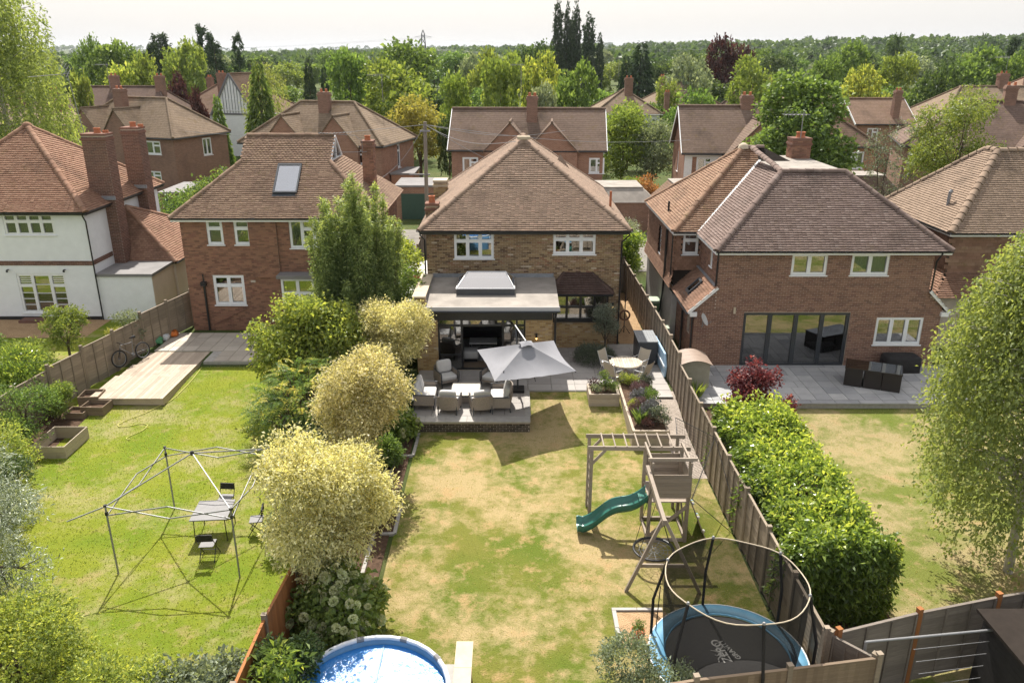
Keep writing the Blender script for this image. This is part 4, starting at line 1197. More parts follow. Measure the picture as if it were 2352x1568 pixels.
        if hole:
            e = (q[1] - q[0]).normalized(); s = (q[2] - q[1]).normalized(); roof_window(H, q[0] + e * 2.2 + s * .83, e, s, e.cross(s), .5, .68, True)
        H.roof = old
    bg = MB(); bg.beam((7.11, Y - .13, 2.77), (8.24, Y - .13, 3.83), .03, .12); bg.beam((17.7, Y - .13, 2.77), (16.76, Y - .13, 3.68), .03, .12); bg.box(7.2, 7.48, Y - .14, Y - .012, 2.62, 2.8); bg.box(17.36, 17.66, Y - .14, Y - .012, 2.62, 2.8); H.part(bg, 'barge_board', 'white_paint')
    fl2 = MB(); fl2.box(x0 - .13, x0 - .012, Y + .1, 34.1, 3.84, 3.88); H.part(fl2, 'flashing', 'lead')
    H.gutter((7.08, 34.5, 2.76), (7.08, Y - .1, 2.76)); H.tiles = keep
    ob = MB(); ob.box(8.97, 9.06, Y - .05, Y - .012, 2.72, 2.98); H.part(ob, 'alarm_box', 'coping_stone')
    wv = MB(); wv.tube([(7.3, 37, 5.75), (7.3, 37, 6.2)], .05, 8); H.part(wv, 'vent_pipe', 'black_paint')
    so = MB(); so.tube([(7.0, 35.5, 5.2), (7.0, 35.5, 3.0), (7.05, 35.9, 2.2), (7.1, 36.8, .9)], .055, 8); so.tube([(7.06, 34.4, 5.2), (7.06, 34.4, 3.0)], .04, 8); H.part(so, 'soil_pipe', 'black_paint')
    so = MB(); so.tube([(7.32, 32.6, 2.3), (7.32, 32.6, .5)], .05, 8); H.part(so, 'soil_pipe', 'black_paint')
    H.finish_bricks(); H.finish_tiles()
    d = thing('satellite_dish', 'pale satellite dish on the corner of the brown brick house', 'satellite dish', (7.72, Y - .05, 2.2))
    b = MB(); b.lathe((0, 0, 0), [(.0, .02), (.12, .03), (.22, .06), (.27, .10), (.27, .105), (.12, .045)], 16)
    dish = b.build('dish', MATS['fibreglass'], d, local=True, smooth=True); dish.rotation_euler = (R(62), 0, R(65)); dish.location = (-.05, -.3, .35)
    b = MB(); b.tube([(0, .03, 0), (0, -.18, .02), (-.03, -.25, .3)], .018, 6); b.tube([(0, -.2, .1), (.3, -.35, .3)], .012, 5); b.build('arm', MATS['galv'], d, local=True)
build_right()

def build_rightmost():
    Y = 34.1; xl, xr, yb = 19.15, 28.0, 40.6; zb, ze = .4, 5.38
    root = thing('house', 'house at the right edge with buff tiled hip roof and chequered tile-hung wall', 'house', (23, Y, .45))
    H = House(root, tile='tile_buff', brick='brick_brown', mortar='mortar_pale')
    W, wo = H.wall((xl, Y), (xr, Y), zb, ze, [(2.9, 4.6, 4.2, 5.2), (2.5, 5.0, 1.0, 2.4)], bricks=False, mat='underlay'); H.wall((xl, yb), (xl, Y), zb, ze, [], bricks=False); H.wall((xr, Y), (xr, yb), zb, ze, [], bricks=False); H.wall((xr, yb), (xl, yb), zb, ze, [], bricks=False)
    H.window(W, 2.9, 4.6, 4.2, 5.2, cols=((1, (1,)), (1, (1,)))); H.window(W, 2.5, 5.0, 1.0, 2.4, cols=((1, (1,)), (1, (1,))))
    A, B, C, D = Vector((18.87, 33.8, ze)), Vector((28.3, 33.8, ze)), Vector((28.3, 41.1, ze)), Vector((18.87, 41.1, ze))
    P, Q_ = Vector((22.15, 37.1, 8.5)), Vector((22.15, 38.0, 8.5)); P2 = Vector((25.0, 37.1, 8.5)); Q2 = Vector((25.0, 38.0, 8.5))
    mb = MB(); pl = [[A, B, P2, P], [B, C, Q2, P2], [C, D, Q_, Q2], [D, A, P, Q_], [P, P2, Q2, Q_]]
    for q in pl: mb.poly(*q)
    mb.poly(A, D, C, B); H.make_roof(mb); H.slope(pl[0]); H.slope(pl[3])
    for a, b in ((A, P), (D, Q_), (P, Q_), (P, P2)): H.ridge(a, b, 'coping_stone' if False else 'tile_buff', r=.16, step=.4)
    H.gutter(A + Vector((0, -.05, -.02)), B + Vector((0, -.05, -.02))); H.gutter(D + Vector((-.05, 0, -.02)), A + Vector((-.05, 0, -.02)))
    fa = MB(); fa.box(A.x, B.x, A.y + .005, A.y + .03, ze - .16, ze - .01); fa.box(A.x + .03, B.x, A.y + .03, Y - .02, ze - .17, ze - .15); fa.box(A.x, A.x + .02, A.y + .03, C.y, ze - .16, ze - .01); H.part(fa, 'fascia', 'white_paint')
    keep, H.tiles = H.tiles, []
    for i in range(6):
        z0 = 3.62 + i * .29
        H.slope([Vector((xl - .02, Y - .03, z0)), Vector((xr, Y - .03, z0)), Vector((xr, Y - .03, z0 + .3)), Vector((xl - .02, Y - .03, z0 + .3))], w=.3, g=.15, mat='tile_old' if i % 2 else 'tile_hung', holes=[(2.85, 4.7, 4.15 - z0, 5.3 - z0)])
    H.finish_tiles(0); H.tiles = []
    H.slope([Vector((xl - .03, yb, 3.62)), Vector((xl - .03, Y, 3.62)), Vector((xl - .03, Y, 5.3)), Vector((xl - .03, yb, 5.3))], mat='tile_hung'); H.finish_tiles(0)
    q = [Vector((18.2, 32.9, 2.75)), Vector((28, 32.9, 2.75)), Vector((28, Y - .04, 3.6)), Vector((19.2, Y - .04, 3.6))]; q2 = [Vector((18.2, 38, 2.75)), Vector((18.2, 32.9, 2.75)), Vector((19.1, Y, 3.6)), Vector((19.1, 38, 3.6))]
    mb = MB(); mb.poly(*q); mb.poly(*q2); ar = H.part(mb, 'skirt_roof', 'underlay'); old = H.roof; H.roof = ar; H.tiles = []; H.slope(q, mat='tile_hung'); H.slope(q2, mat='tile_hung'); H.finish_tiles(0); H.roof = old; H.tiles = keep
    H.gutter((18.15, 38, 2.7), (18.15, 32.85, 2.7)); sw = MB(); sw.box(18.5, 28, 33.2, Y - .03, zb, 2.7); H.part(sw, 'porch_wall', 'mortar_pale')
    f = MB(); pz = 6.1; f.tube([(19.72, 36.0, 6.05), (19.72, 36.0, 6.75)], .07, 10); f.tube([(19.72, 36, 6.75), (19.8, 36, 6.85)], .09, 10); H.part(f, 'flue', 'galv')
    H.finish_tiles()
build_rightmost()
# ------------------------------------------------------------------ houses of the street behind
M_far_tile('far_tile_a', (0.20, 0.145, 0.10), (0.31, 0.235, 0.165)); M_far_tile('far_tile_b', (0.165, 0.115, 0.088), (0.25, 0.18, 0.138)); M_far_tile('far_tile_c', (0.20, 0.13, 0.09), (0.29, 0.195, 0.14)); M_far_tile('far_tile_d', (0.13, 0.088, 0.07), (0.20, 0.14, 0.112)); M_far_tile('far_tile_e', (0.36, 0.29, 0.19), (0.44, 0.36, 0.25))
M_far_brick('far_brick', (0.26, 0.125, 0.08), (0.34, 0.175, 0.115), (0.36, 0.27, 0.21)); M_far_brick('far_brick_o', (0.34, 0.155, 0.085), (0.42, 0.215, 0.125), (0.42, 0.32, 0.24)); M_far_brick('far_brick_d', (0.19, 0.105, 0.072), (0.26, 0.145, 0.10), (0.30, 0.22, 0.18))
def far_house(label, FL, FR, depth, zr=8.6, kind='hip', wall='far_brick', tile='far_tile_a', front=(), right=(), left=(), gables=(), chims=(), ze=5.6, ridge_in=None, band=None):
    "FL, FR: eave corners (world xy) left and right as seen from the camera"
    a, b = Vector((FL[0], FL[1])), Vector((FR[0], FR[1])); d = b - a; w = d.length; rot = math.atan2(d.y, d.x)
    root = thing('house', label, 'house', (a.x, a.y, .45), rot)
    H = House(root, local=True); ze = ze - .45; zr = zr - .45; ov = .3
    x0, x1, y0, y1 = ov, w - ov, ov, depth - ov
    mb = MB()
    gpts = {}
    for nm, p, q, wins in (('f', (x0, y0), (x1, y0), front), ('r', (x1, y0), (x1, y1), right), ('b', (x1, y1), (x0, y1), ()), ('l', (x0, y1), (x0, y0), left)):
        W = Wall(p, q); mb = MB(); wall_slab(mb, W, -.1, ze, [k[:4] for k in wins]); H.part(mb, 'wall', wall, recalc=False)
        for k in wins:
            H.window(W, *k[:4], cols=k[4] if len(k) > 4 else ((1, (1,)), (1, (.7, .3))), inset=.05, ft=.09, ct=.05, curtain=[(0, .25, 0, 1, 'curtain_grey')])
    A, B, C, D = Vector((0, 0, ze)), Vector((w, 0, ze)), Vector((w, depth, ze)), Vector((0, depth, ze)); h = depth / 2
    mb = MB()
    if kind == 'hip':
        i = ridge_in if ridge_in is not None else min(h, w / 2 - .01)
        P, Q = Vector((i, h, zr)), Vector((w - i, h, zr)); pls = [[A, B, Q, P], [B, C, Q], [C, D, P, Q], [D, A, P]]
    elif kind == 'pyr':
        P = Q = Vector((w / 2, h, zr)); pls = [[A, B, P], [B, C, P], [C, D, P], [D, A, P]]
    else:
        P, Q = Vector((0, h, zr)), Vector((w, h, zr)); pls = [[A, B, Q, P], [C, D, P, Q]]
        g = MB()
        for xx in (x0 + .01, x1 - .01):
            g.poly((xx, y0, ze), (xx, y1, ze), (xx, h, zr - .25))
        H.part(g, 'gable', wall)
    for q in pls:
        mb.poly(*q); mb.poly(*[p + Vector((0, 0, -.12)) for p in q][::-1])
    for p, q in ((A, B), (B, C), (C, D), (D, A)):
        if kind == 'gable' and (p is B or p is D): continue
        mb.poly(p, q, q + Vector((0, 0, -.12)), p + Vector((0, 0, -.12)))
    mb.poly(A + Vector((.0, .0, -.06)), D + Vector((0, 0, -.06)), C + Vector((0, 0, -.06)), B + Vector((0, 0, -.06))) if kind != 'gable' else None
    H.make_roof(mb, tile)
    rt = MB()
    lines = [(P, Q)] + ([(A, P), (B, Q), (C, Q), (D, P)] if kind != 'gable' else [])
    for p, q in lines:
        if (q - p).length > .3: rt.tube([p + Vector((0, 0, .02)), q + Vector((0, 0, .02))], .12, 8)
    H.part(rt, 'ridge', tile, H.roof)
    gt = MB()
    for p, q in ((A, B), (B, C), (D, A)):
        if kind == 'gable' and p is not A: continue
        gt.tube([p + Vector((0, -.03, -.1)), q + Vector((0, -.03, -.1))], .06, 6)
    H.part(gt, 'gutter', 'black_paint' if wall != 'render_white' else 'white_paint')
    if kind == 'gable':
        bg = MB()
        for p, q, r in ((A, P, D), (B, Q, C)):
            bg.beam(p + Vector((0, 0, -.08)), q + Vector((0, 0, -.08)), .05, .2); bg.beam(q + Vector((0, 0, -.08)), r + Vector((0, 0, -.08)), .05, .2)
        H.part(bg, 'barge_board', 'white_paint')
    k = (zr - ze) / h
    for gx, gw, gzr, pr in gables:
        y = ov - pr; zb = gzr - .45; ya = min(h, (zb - ze) / k + 0)
        m = MB(); m.poly((gx - gw, y, 0), (gx + gw, y, 0), (gx + gw, y, ze - .1), (gx, y, zb - .1), (gx - gw, y, ze - .1)); m.poly((gx - gw, y, 0), (gx - gw, y, ze - .1), (gx - gw, y0, ze - .1), (gx - gw, y0, 0)); m.poly((gx + gw, y, 0), (gx + gw, y0, 0), (gx + gw, y0, ze - .1), (gx + gw, y, ze - .1)); H.part(m, 'gable', wall)
        m = MB(); t = .12
        a1, a2, a3, a4 = Vector((gx - gw - .15, y - .12, ze - .15)), Vector((gx, y - .12, zb)), Vector((gx, ya + .2, zb)), Vector((gx - gw - .15, .1, ze - .15 + .0))
        b1, b4 = Vector((gx + gw + .15, y - .12, ze - .15)), Vector((gx + gw + .15, .1, ze - .15))
        m.poly(a1, a2, a3, a4); m.poly(b1, b4, a3, a2); dn = Vector((0, 0, -t)); m.poly(a1 + dn, a4 + dn, a3 + dn, a2 + dn); m.poly(b1 + dn, a2 + dn, a3 + dn, b4 + dn); m.poly(a1, a1 + dn, a2 + dn, a2); m.poly(a2, a2 + dn, b1 + dn, b1)
        m.tube([a2, a3], .1, 6); H.part(m, 'gable_roof', tile)
    for cx, cy, cw, cd, zt in chims:
        m = MB(); zt -= .45; m.box(cx - cw / 2, cx + cw / 2, cy - cd / 2, cy + cd / 2, ze, zt); m.box(cx - cw / 2 - .06, cx + cw / 2 + .06, cy - cd / 2 - .06, cy + cd / 2 + .06, zt - .3, zt - .15); c = H.part(m, 'chimney', 'far_brick_d')
        for q in (-1, 1):
            m = MB(); m.lathe((cx + q * cw * .25, cy, zt), [(.13, 0), (.1, .2), (.12, .25), (.08, .26)], 8); H.part(m, 'chimney_pot', 'terracotta', c)
    return H
def E(x, y): p = at(x, y, 5.6); return (p.x, p.y)
def back_from(FL, FR): pass
two = ((1, (1,)), (1, (.7, .3)))
fl = E(397, 318); d = Vector((-13.2, 5.2)); 
far_house('red brick semi-detached house with mossy hip roof and twin gables behind the white house', (fl[0] - 12.6, fl[1] + 5.0), fl, 7.6, 8.75, tile='far_tile_a', wall='far_brick_d',
          front=[(9.6, 11.4, 3.6, 4.8), (5.2, 7.0, 3.6, 4.8), (9.2, 11, .9, 2.1)], right=[(3.6, 4.8, 3.2, 4.8, ((1, (1,)), (1, (1,)))), (5.6, 6.6, .8, 1.6, ((1, (1,)), (1, (1,))))], gables=[(3.4, 1.9, 8.0, .5), (7.3, 1.9, 8.0, .5)], chims=[(5.4, 2.6, 1.0, .8, 9.6)])
fl, fr = E(545, 327), E(879, 336)
far_house('red brick semi-detached house with twin gables and central chimney behind the roof light house', fl, fr, 8.2, 8.75, tile='far_tile_a', front=[(9.6, 11.2, 3.6, 4.8), (1, 2.4, 3.6, 4.8)], right=[(3.6, 4.3, 2.9, 4.9, ((1, (.75, .25)),)), (5.6, 6.5, .5, 2.0, ((1, (.75, .25)),)), (1.2, 2.2, .3, 1.5)], gables=[(4.4, 2.0, 7.9, .4), (9.0, 2.0, 7.9, .4)], chims=[(6.7, 3.3, .9, .7, 9.6)], wall='far_brick')
fl, fr = E(1027, 344), E(1395, 346)
far_house('red brick semi with long straight ridge and two tall front gables behind the middle house', fl, fr, 7.8, 8.45, 'gable', tile='far_tile_b', wall='far_brick', front=[(.85, 2.1, 3.35, 4.55, two), (3.4, 4.6, 3.45, 4.6, two), (8.0, 9.3, 3.45, 4.6, two), (10.8, 12.0, 3.35, 4.55, two)], gables=[(4.9, 2.0, 7.7, .35), (8.15, 2.0, 7.7, .35)], chims=[(6.55, 2.9, .85, .7, 9.5)])
fl, fr = E(1573, 351), E(1745, 351)
HG = far_house('red brick gabled house with white boarded corner behind the gap on the right', (fl[0] - .25, fl[1]), (fr[0] + 4, fr[1] - .8), 8.4, 8.75, 'gable', tile='far_tile_b', wall='far_brick', front=[(.9, 2.2, 3.6, 4.8, two)], left=[(3.2, 4.0, 3.2, 4.8, ((1, (1,)),))], gables=[(5.6, 2.3, 8.0, 1.2)], chims=[(5.3, 4.2, .9, .7, 9.6)])
def boards(H):
    for k in range(17):
        z = 2.35 + .165 * k
        spans = [(.3, 3.1)] if not (3.5 < z + .08 < 4.85) else [(.3, .88), (2.22, 3.1)]
        for a, b in spans:
            q = MB(); q.add([(a, .265, z), (b, .265, z), (b, .29, z + .165), (a, .29, z + .165), (a, .299, z), (b, .299, z)], [(0, 1, 2, 3), (0, 4, 5, 1)]); H.part(q, 'weatherboard', 'white_paint')
boards(HG)
fl, fr = E(1860, 338), E(2024, 336)
far_house('orange brick house partly hidden by the large dark round tree', (fl[0] - 3, fl[1]), fr, 8.0, 8.7, tile='far_tile_c', wall='far_brick_o', front=[(5.6, 7.6, 3.3, 4.7, ((.6, (1,)), (1, (.7, .3)), (.6, (1,))))])
fl, fr = E(1965, 285), E(2108, 285)
far_house('brick house with lean chimney and brown roof between the trees on the right', fl, fr, 8, 8.0, tile='far_tile_c', wall='far_brick', front=[(1.2, 2.4, 3.4, 4.7), (5.0, 6.6, 3.2, 4.8, ((1, (1,)),) * 3)], chims=[(4.6, 1.2, .7, .7, 9.0)], kind='gable')
far_house('long mossy hip roofed house with grey roof patch behind on the right', (46.0, 88.5), (63, 88), 12, 9.2, tile='far_tile_a', wall='far_brick_d', chims=[(9, 6, 1, .8, 10.6)], ridge_in=4.5)
far_house('plum roofed house with stepped gable wing right of the pale green tree', (32.0, 67.0), (45.5, 62.5), 10, 8.9, tile='far_tile_d', wall='far_brick_d', ridge_in=5.0, chims=[(8.2, 5, .9, .9, 10.2)], front=[(10.6, 12.2, 3.4, 4.8), (6, 7.4, 3.4, 4.8)], gables=[(10.5, 2.4, 8.2, 1.5)])
far_house('white house with half pale half mossy hip roof beyond the shrubs', E(1362, 262), E(1522, 262), 9, 8.4, tile='far_tile_a', wall='render_white', front=[(2.3, 3.6, 3.4, 4.6), (4.5, 5.3, 3.4, 4.6), (7.1, 8.1, 3.4, 4.6)], chims=[(4.8, 3.6, 1.0, .8, 9.8), (9.2, .4, .6, .6, 8.2)])
far_house('small hip roofed house far behind, second left of the large dark tree', E(1528, 243), E(1655, 240), 9, 8.8, 'pyr', tile='far_tile_a', wall='far_brick', chims=[(1.0, 3, .7, .7, 9.6)])
far_house('hip roofed house with white walls far behind, just left of the dark round tree', E(1655, 241), E(1760, 243), 9, 8.9, 'pyr', tile='far_tile_d', wall='render_white', front=[(1, 2.2, 3.6, 4.6), (4, 5.2, 3.6, 4.6)], chims=[(6.5, 4, .8, .8, 9.4)])
far_house('long brown roof just right of the dark round tree, far behind', E(1760, 262), E(2008, 262), 11, 8.6, tile='far_tile_b', wall='far_brick_d')
far_house('tall conical brown roof with chimney at the right edge, far behind', (62.5, 104), (78, 103), 15, 11.0, 'pyr', tile='far_tile_c', wall='far_brick_d', chims=[(5.2, 5.5, 2.0, 1.4, 12.2)])
far_house('dark flat topped roof behind the twin gabled mossy house on the left', (-56, 98), (-40.5, 97), 10, 8.9, tile='far_tile_d', wall='far_brick_d', ridge_in=3, chims=[(7, 5, 1, .8, 10.2), (13, 4.5, 1, .8, 10.2)])
far_house('low brown roof with chimneys at the left edge beside the weeping birch', (-62, 88), (-47.5, 86), 8, 7.6, tile='far_tile_a', wall='far_brick_d', chims=[(8, 4, .9, .8, 9.2), (12, 4, .9, .8, 9.0)])
# half timbered house with white gable
hx = far_house('house with white half-timbered gable among trees on the left', (-44.3, 107), (-31.0, 103), 10, 9.3, tile='far_tile_c', wall='render_white', front=[(2.0, 3.6, 3.3, 4.6)], gables=[(10.2, 3.0, 10.4, 1.2)], chims=[(7.0, 2.0, 1.0, .8, 10.4), (3, 5, .7, .7, 9.8)])
M_plain('screen_tim', (.16, .16, .17), .7)
def tim():
    H = hx; m = MB()
    for k in range(-6, 7):
        x = 10.2 + k * .42; zt = 10.4 - .45 - .3 - abs(k) * .42 * (10.4 - .45 - 5.15) / 3.0
        if zt > 5.3: m.box(x - .022, x + .022, -.96, -.905, 5.2, zt)
    m.box(7.3, 13.1, -.97, -.9, 5.05, 5.25); m.beam((7.0, -1.05, 5.0), (10.2, -1.05, 9.95), .06, .25); m.beam((13.4, -1.05, 5.0), (10.2, -1.05, 9.95), .06, .25); H.part(m, 'timbering', 'screen_tim')
    W = Wall((9.2, -.93), (11.2, -.93)); H.window(W, 0, 2.0, 5.6, 7.0, cols=((1, (1,)),) * 3, inset=0)
tim()
# low garages and outbuildings between the rows
def outbuilding(name, label, x0, x1, y0, y1, h, wall, top, door=None, roof=None):
    r = thing(name, label, 'outbuilding' if name != 'garage' else 'garage', ((x0 + x1) / 2, y0, .45)); m = MB(); m.box(x0, x1, y0, y1, .3, .45 + h); m.build('wall', MATS[wall], r)
    m = MB()
    if roof:
        z0, z1 = .45 + h, .45 + h + roof; i = .9
        q = [(x0 - .15, y0 - .15, z0), (x1 + .15, y0 - .15, z0), (x1 + .15, y1 + .15, z0), (x0 - .15, y1 + .15, z0), (x0 + i, y0 + i, z1), (x1 - i, y0 + i, z1), (x1 - i, y1 - i, z1), (x0 + i, y1 - i, z1)]
        m.add(q, [(0, 1, 5, 4), (1, 2, 6, 5), (2, 3, 7, 6), (3, 0, 4, 7)]); m.build('tiled_skirt', MATS[top], r)
        m = MB(); m.box(x0 + i - .05, x1 - i + .05, y0 + i - .05, y1 - i + .05, z1 - .02, z1 + .06); m.build('flat_roof', MATS['felt'], r)
    else:
        m.box(x0 - .1, x1 + .1, y0 - .1, y1 + .1, .452 + h, .6 + h); m.build('flat_roof', MATS[top], r)
    if door:
        m = MB(); m.box(door[0], door[1], y0 - .05, y0 - .004, .45, .45 + door[2]); m.build('garage_door', MATS[door[3]], r)
    return r
M_plain('green_door', (0.035, 0.075, 0.055), .5, .4, var=.1)
outbuilding('garage', 'red brick garage with dark green door beside the telegraph pole', -9.0, -5.3, 62, 66, 2.5, 'far_brick', 'felt_grey', (-8.6, -5.7, 2.0, 'green_door'))
outbuilding('garage', 'brick garage with green door and tiled edge behind the red house', -26.5, -21, 60, 65, 2.3, 'far_brick_d', 'felt_grey', (-26.2, -23.5, 1.9, 'green_door'))
outbuilding('garage', 'small garage with tiled skirt roof and white door behind the passage', 10.5, 14.3, 55.5, 59.5, 2.3, 'far_brick', 'far_tile_c', (11.4, 13.6, 2.0, 'white_paint'), roof=1.3)
outbuilding('outbuilding', 'low flat-roofed outbuilding with tiled front behind the middle house', 5.2, 10.3, 57, 62, 2.2, 'far_brick_d', 'felt', roof=.9)
outbuilding('outbuilding', 'small brick lean-to beside the twin gabled red house', -10.2, -8.3, 68, 72, 2.6, 'far_brick_o', 'felt_grey')
outbuilding('outbuilding', 'low dark tiled building in front of the orange brick house', 22.5, 28.2, 58, 62, 2.6, 'far_brick_o', 'far_tile_d', roof=1.2)
# hard standing between the rows, behind the near houses
m = MB(); m.poly((-60, 46, .462), (60, 46, .462), (60, 58, .462), (-60, 58, .462)); struct(m.build('back_lane', MATS['concrete']))
# ------------------------------------------------------------------ terraces, low walls, decking, fences
def slabs(parent, rects, z, mat, th=0.03, gap=0.005, name='paving_slab', bevel=True):
    cache = {}
    for (x0, x1, y0, y1) in rects:
        key = (round(x1 - x0, 3), round(y1 - y0, 3))
        if key not in cache:
            b = MB(); w, d = key; g = gap; h = .006
            b.add([(-w / 2 + g, -d / 2 + g, -th), (w / 2 - g, -d / 2 + g, -th), (w / 2 - g, d / 2 - g, -th), (-w / 2 + g, d / 2 - g, -th), (-w / 2 + g + h, -d / 2 + g + h, 0), (w / 2 - g - h, -d / 2 + g + h, 0), (w / 2 - g - h, d / 2 - g - h, 0), (-w / 2 + g + h, d / 2 - g - h, 0)],
                  [(4, 5, 6, 7), (0, 1, 5, 4), (1, 2, 6, 5), (2, 3, 7, 6), (3, 0, 4, 7)])
            cache[key] = b.mesh(name, MATS[mat])
        piece(name, cache[key], parent, Matrix.Translation(((x0 + x1) / 2, (y0 + y1) / 2, z + rng.normal(0, .0012))))
PZ = 0.48
# middle terrace
b = MB(); b.box(-3.78, .60, 25.46, 30.19, .0, PZ - .025); b.box(.605, 6.1, 28.12, 33.4, .0, PZ - .025)
patio = struct(b.build('patio', MATS['mortar_grey']))
rects = []
for j in range(8):
    for i in range(5):
        rects.append((-3.74 + i * .868, -3.74 + (i + 1) * .868, 25.85 + j * .545, 25.85 + (j + 1) * .545))
for j in range(9):
    for i in range(6):
        y0 = 28.14 + j * .6
        if y0 + .6 < 33.5: rects.append((.63 + i * .905, .63 + (i + 1) * .905, y0, y0 + .6))
rects.append((5.1, 6.08, 27.5, 28.13)); slabs(patio, rects, PZ, 'slab_porcelain')
edge = MB()
# low brick retaining wall of the terrace
wl = thing('garden_wall', 'low dark brick wall with pale coping in front of the seating terrace', 'wall', (-1.57, 25.4, 0))
WW = Wall((-3.8, 25.4), (.62, 25.4)); m = MB(); m.box(-3.8, .62, 25.4, 25.62, -.1, .435); core = m.build('wall_core', MATS['mortar_pale'], wl)
me_d = brick_mesh('brick_dark')
for W_, L in ((WW, None), (Wall((.62, 25.4), (.62, 28.1)), 'slope')):
    for s, e, z in lay_bricks(W_, .0, .43, []):
        if L and z < gz(0, 25.4 + s): continue
        if e - s > .21: piece('brick', me_d, core, W_.M((s + e) / 2, z, 0))
        elif e - s > .05:
            q = MB(); q.box(-(e - s) / 2, (e - s) / 2, -.01, .012, -.032, .032); piece('brick', q.mesh('brick', MATS['brick_dark']), core, W_.M((s + e) / 2, z, 0))
m = MB(); m.box(.45, .619, 25.63, 28.1, -.1, .44); m.build('return_wall', MATS['mortar_pale'], wl)
for k in range(6):
    m = MB(); x0 = -3.83 + k * .747; m.box(x0, x0 + .742, 25.33, 25.82, .437, PZ + .012); m.build('coping', MATS['coping_grey'], wl, bevel=.006)
for k in range(3):
    m = MB(); y0 = 25.83 + k * .76; m.box(.46, .67, y0, y0 + .755, .437, PZ + .01); m.build('coping', MATS['coping_grey'], wl, bevel=.006)
# right neighbour terrace
RX0, RX1, RY0, RY1 = 6.6, 18.3, 26.95, 30.79
b = MB(); b.box(RX0, RX1, RY0 + .02, RY1, 0, .435); rp = struct(b.build('patio', MATS['mortar_grey'])); rp.name = 'patio_right'
rects = []; random.seed(4)
y = RY0 + .3
def fill(x0, x1, y0, y1):
    w, h = x1 - x0, y1 - y0
    if w <= .62 and h <= .62: rects.append((x0, x1, y0, y1)); return
    if w > .92 or (w > h and w > .62):
        k = random.choice([.3, .6, .6]) if w > .62 else .3
        k = min(k, w - .3); k = k if random.random() < .5 else w - k
        fill(x0, x0 + k, y0, y1); fill(x0 + k, x1, y0, y1)
    elif h > .62:
        fill(x0, x1, y0, y0 + h / 2); fill(x0, x1, y0 + h / 2, y1)
    else: rects.append((x0, x1, y0, y1))
x = RX0
while x < RX1 - .3:
    w = 1.2
    fill(x, min(x + w, RX1), RY0 + .29, RY0 + .29 + 1.2); fill(x, min(x + w, RX1), RY0 + 1.49, RY0 + 2.69); fill(x, min(x + w, RX1), RY0 + 2.69, RY0 + 3.58); x += w
for k in range(13): rects.append((RX0 + k * .9, RX0 + (k + 1) * .9, RY0 - .03, RY0 + .285)); rects.append((RX0 + k * .9, RX0 + (k + 1) * .9, RY0 + 3.59, RY1 + .0))
slabs(rp, rects, .475, 'slab_sandstone')
# left neighbour terrace and path beside the fence
b = MB(); b.add([(-16.0, 32.45, .40), (-6, 30.9, .40), (-6, 35.36, .40), (-15.15, 36.5, .40), (-15.4, 36.5, .40), (-16.0, 32.45, .0), (-6, 30.9, 0)], [(0, 1, 2, 3, 4), (0, 5, 6, 1)]); lp = struct(b.build('patio', MATS['mortar_grey'])); lp.name = 'patio_left'
rects = [(-15.6 + i * .6, -15.0 + i * .6, 32.5 + j * .6, 33.1 + j * .6) for i in range(16) for j in range(5) if not (32.5 + j * .6 < 32.4)]
rects += [(-15.6 + i * .6, -15.0 + i * .6, 31.3 + j * .6, 31.9 + j * .6) for i in range(5, 16) for j in range(2)]
slabs(lp, [r for r in rects if r[3] < 35.4], .465, 'slab_buff')
b = MB(); b.box(-13.0, -6, 31.25, 32.5, .1, .44); struct(b.build('patio_base', MATS['mortar_grey']))
# deck
dk = thing('deck', 'weathered timber deck beside the fence in the left garden', 'deck', (-14.4, 29.9, .2))
b = MB(); b.add([(-15.95, 27.5, .17), (-13.12, 27.45, .17), (-13.12, 32.4, .17), (-15.6, 32.4, .17), (-15.95, 27.5, .42), (-13.12, 27.45, .42), (-13.12, 32.4, .42), (-15.6, 32.4, .42)], [(0, 1, 5, 4), (1, 2, 6, 5), (2, 3, 7, 6), (3, 0, 4, 7)]); b.build('frame', MATS['wood_deck'], dk)
for k in range(19):
    x0 = -15.95 + k * .149
    b = MB(); y0 = 27.42; y1 = 32.42 if x0 > -15.65 else 29.5 + (k * 1.4)
    ym = y0 + 2.2 + .6 * (k % 2) + rng.uniform(-.1, .1)
    for a, c in ((y0, ym - .003), (ym + .003, y1)):
        b = MB(); b.box(x0, x0 + .143, a, c, .424, .45 + rng.normal(0, .001)); b.build('board', MATS['wood_deck'], dk)
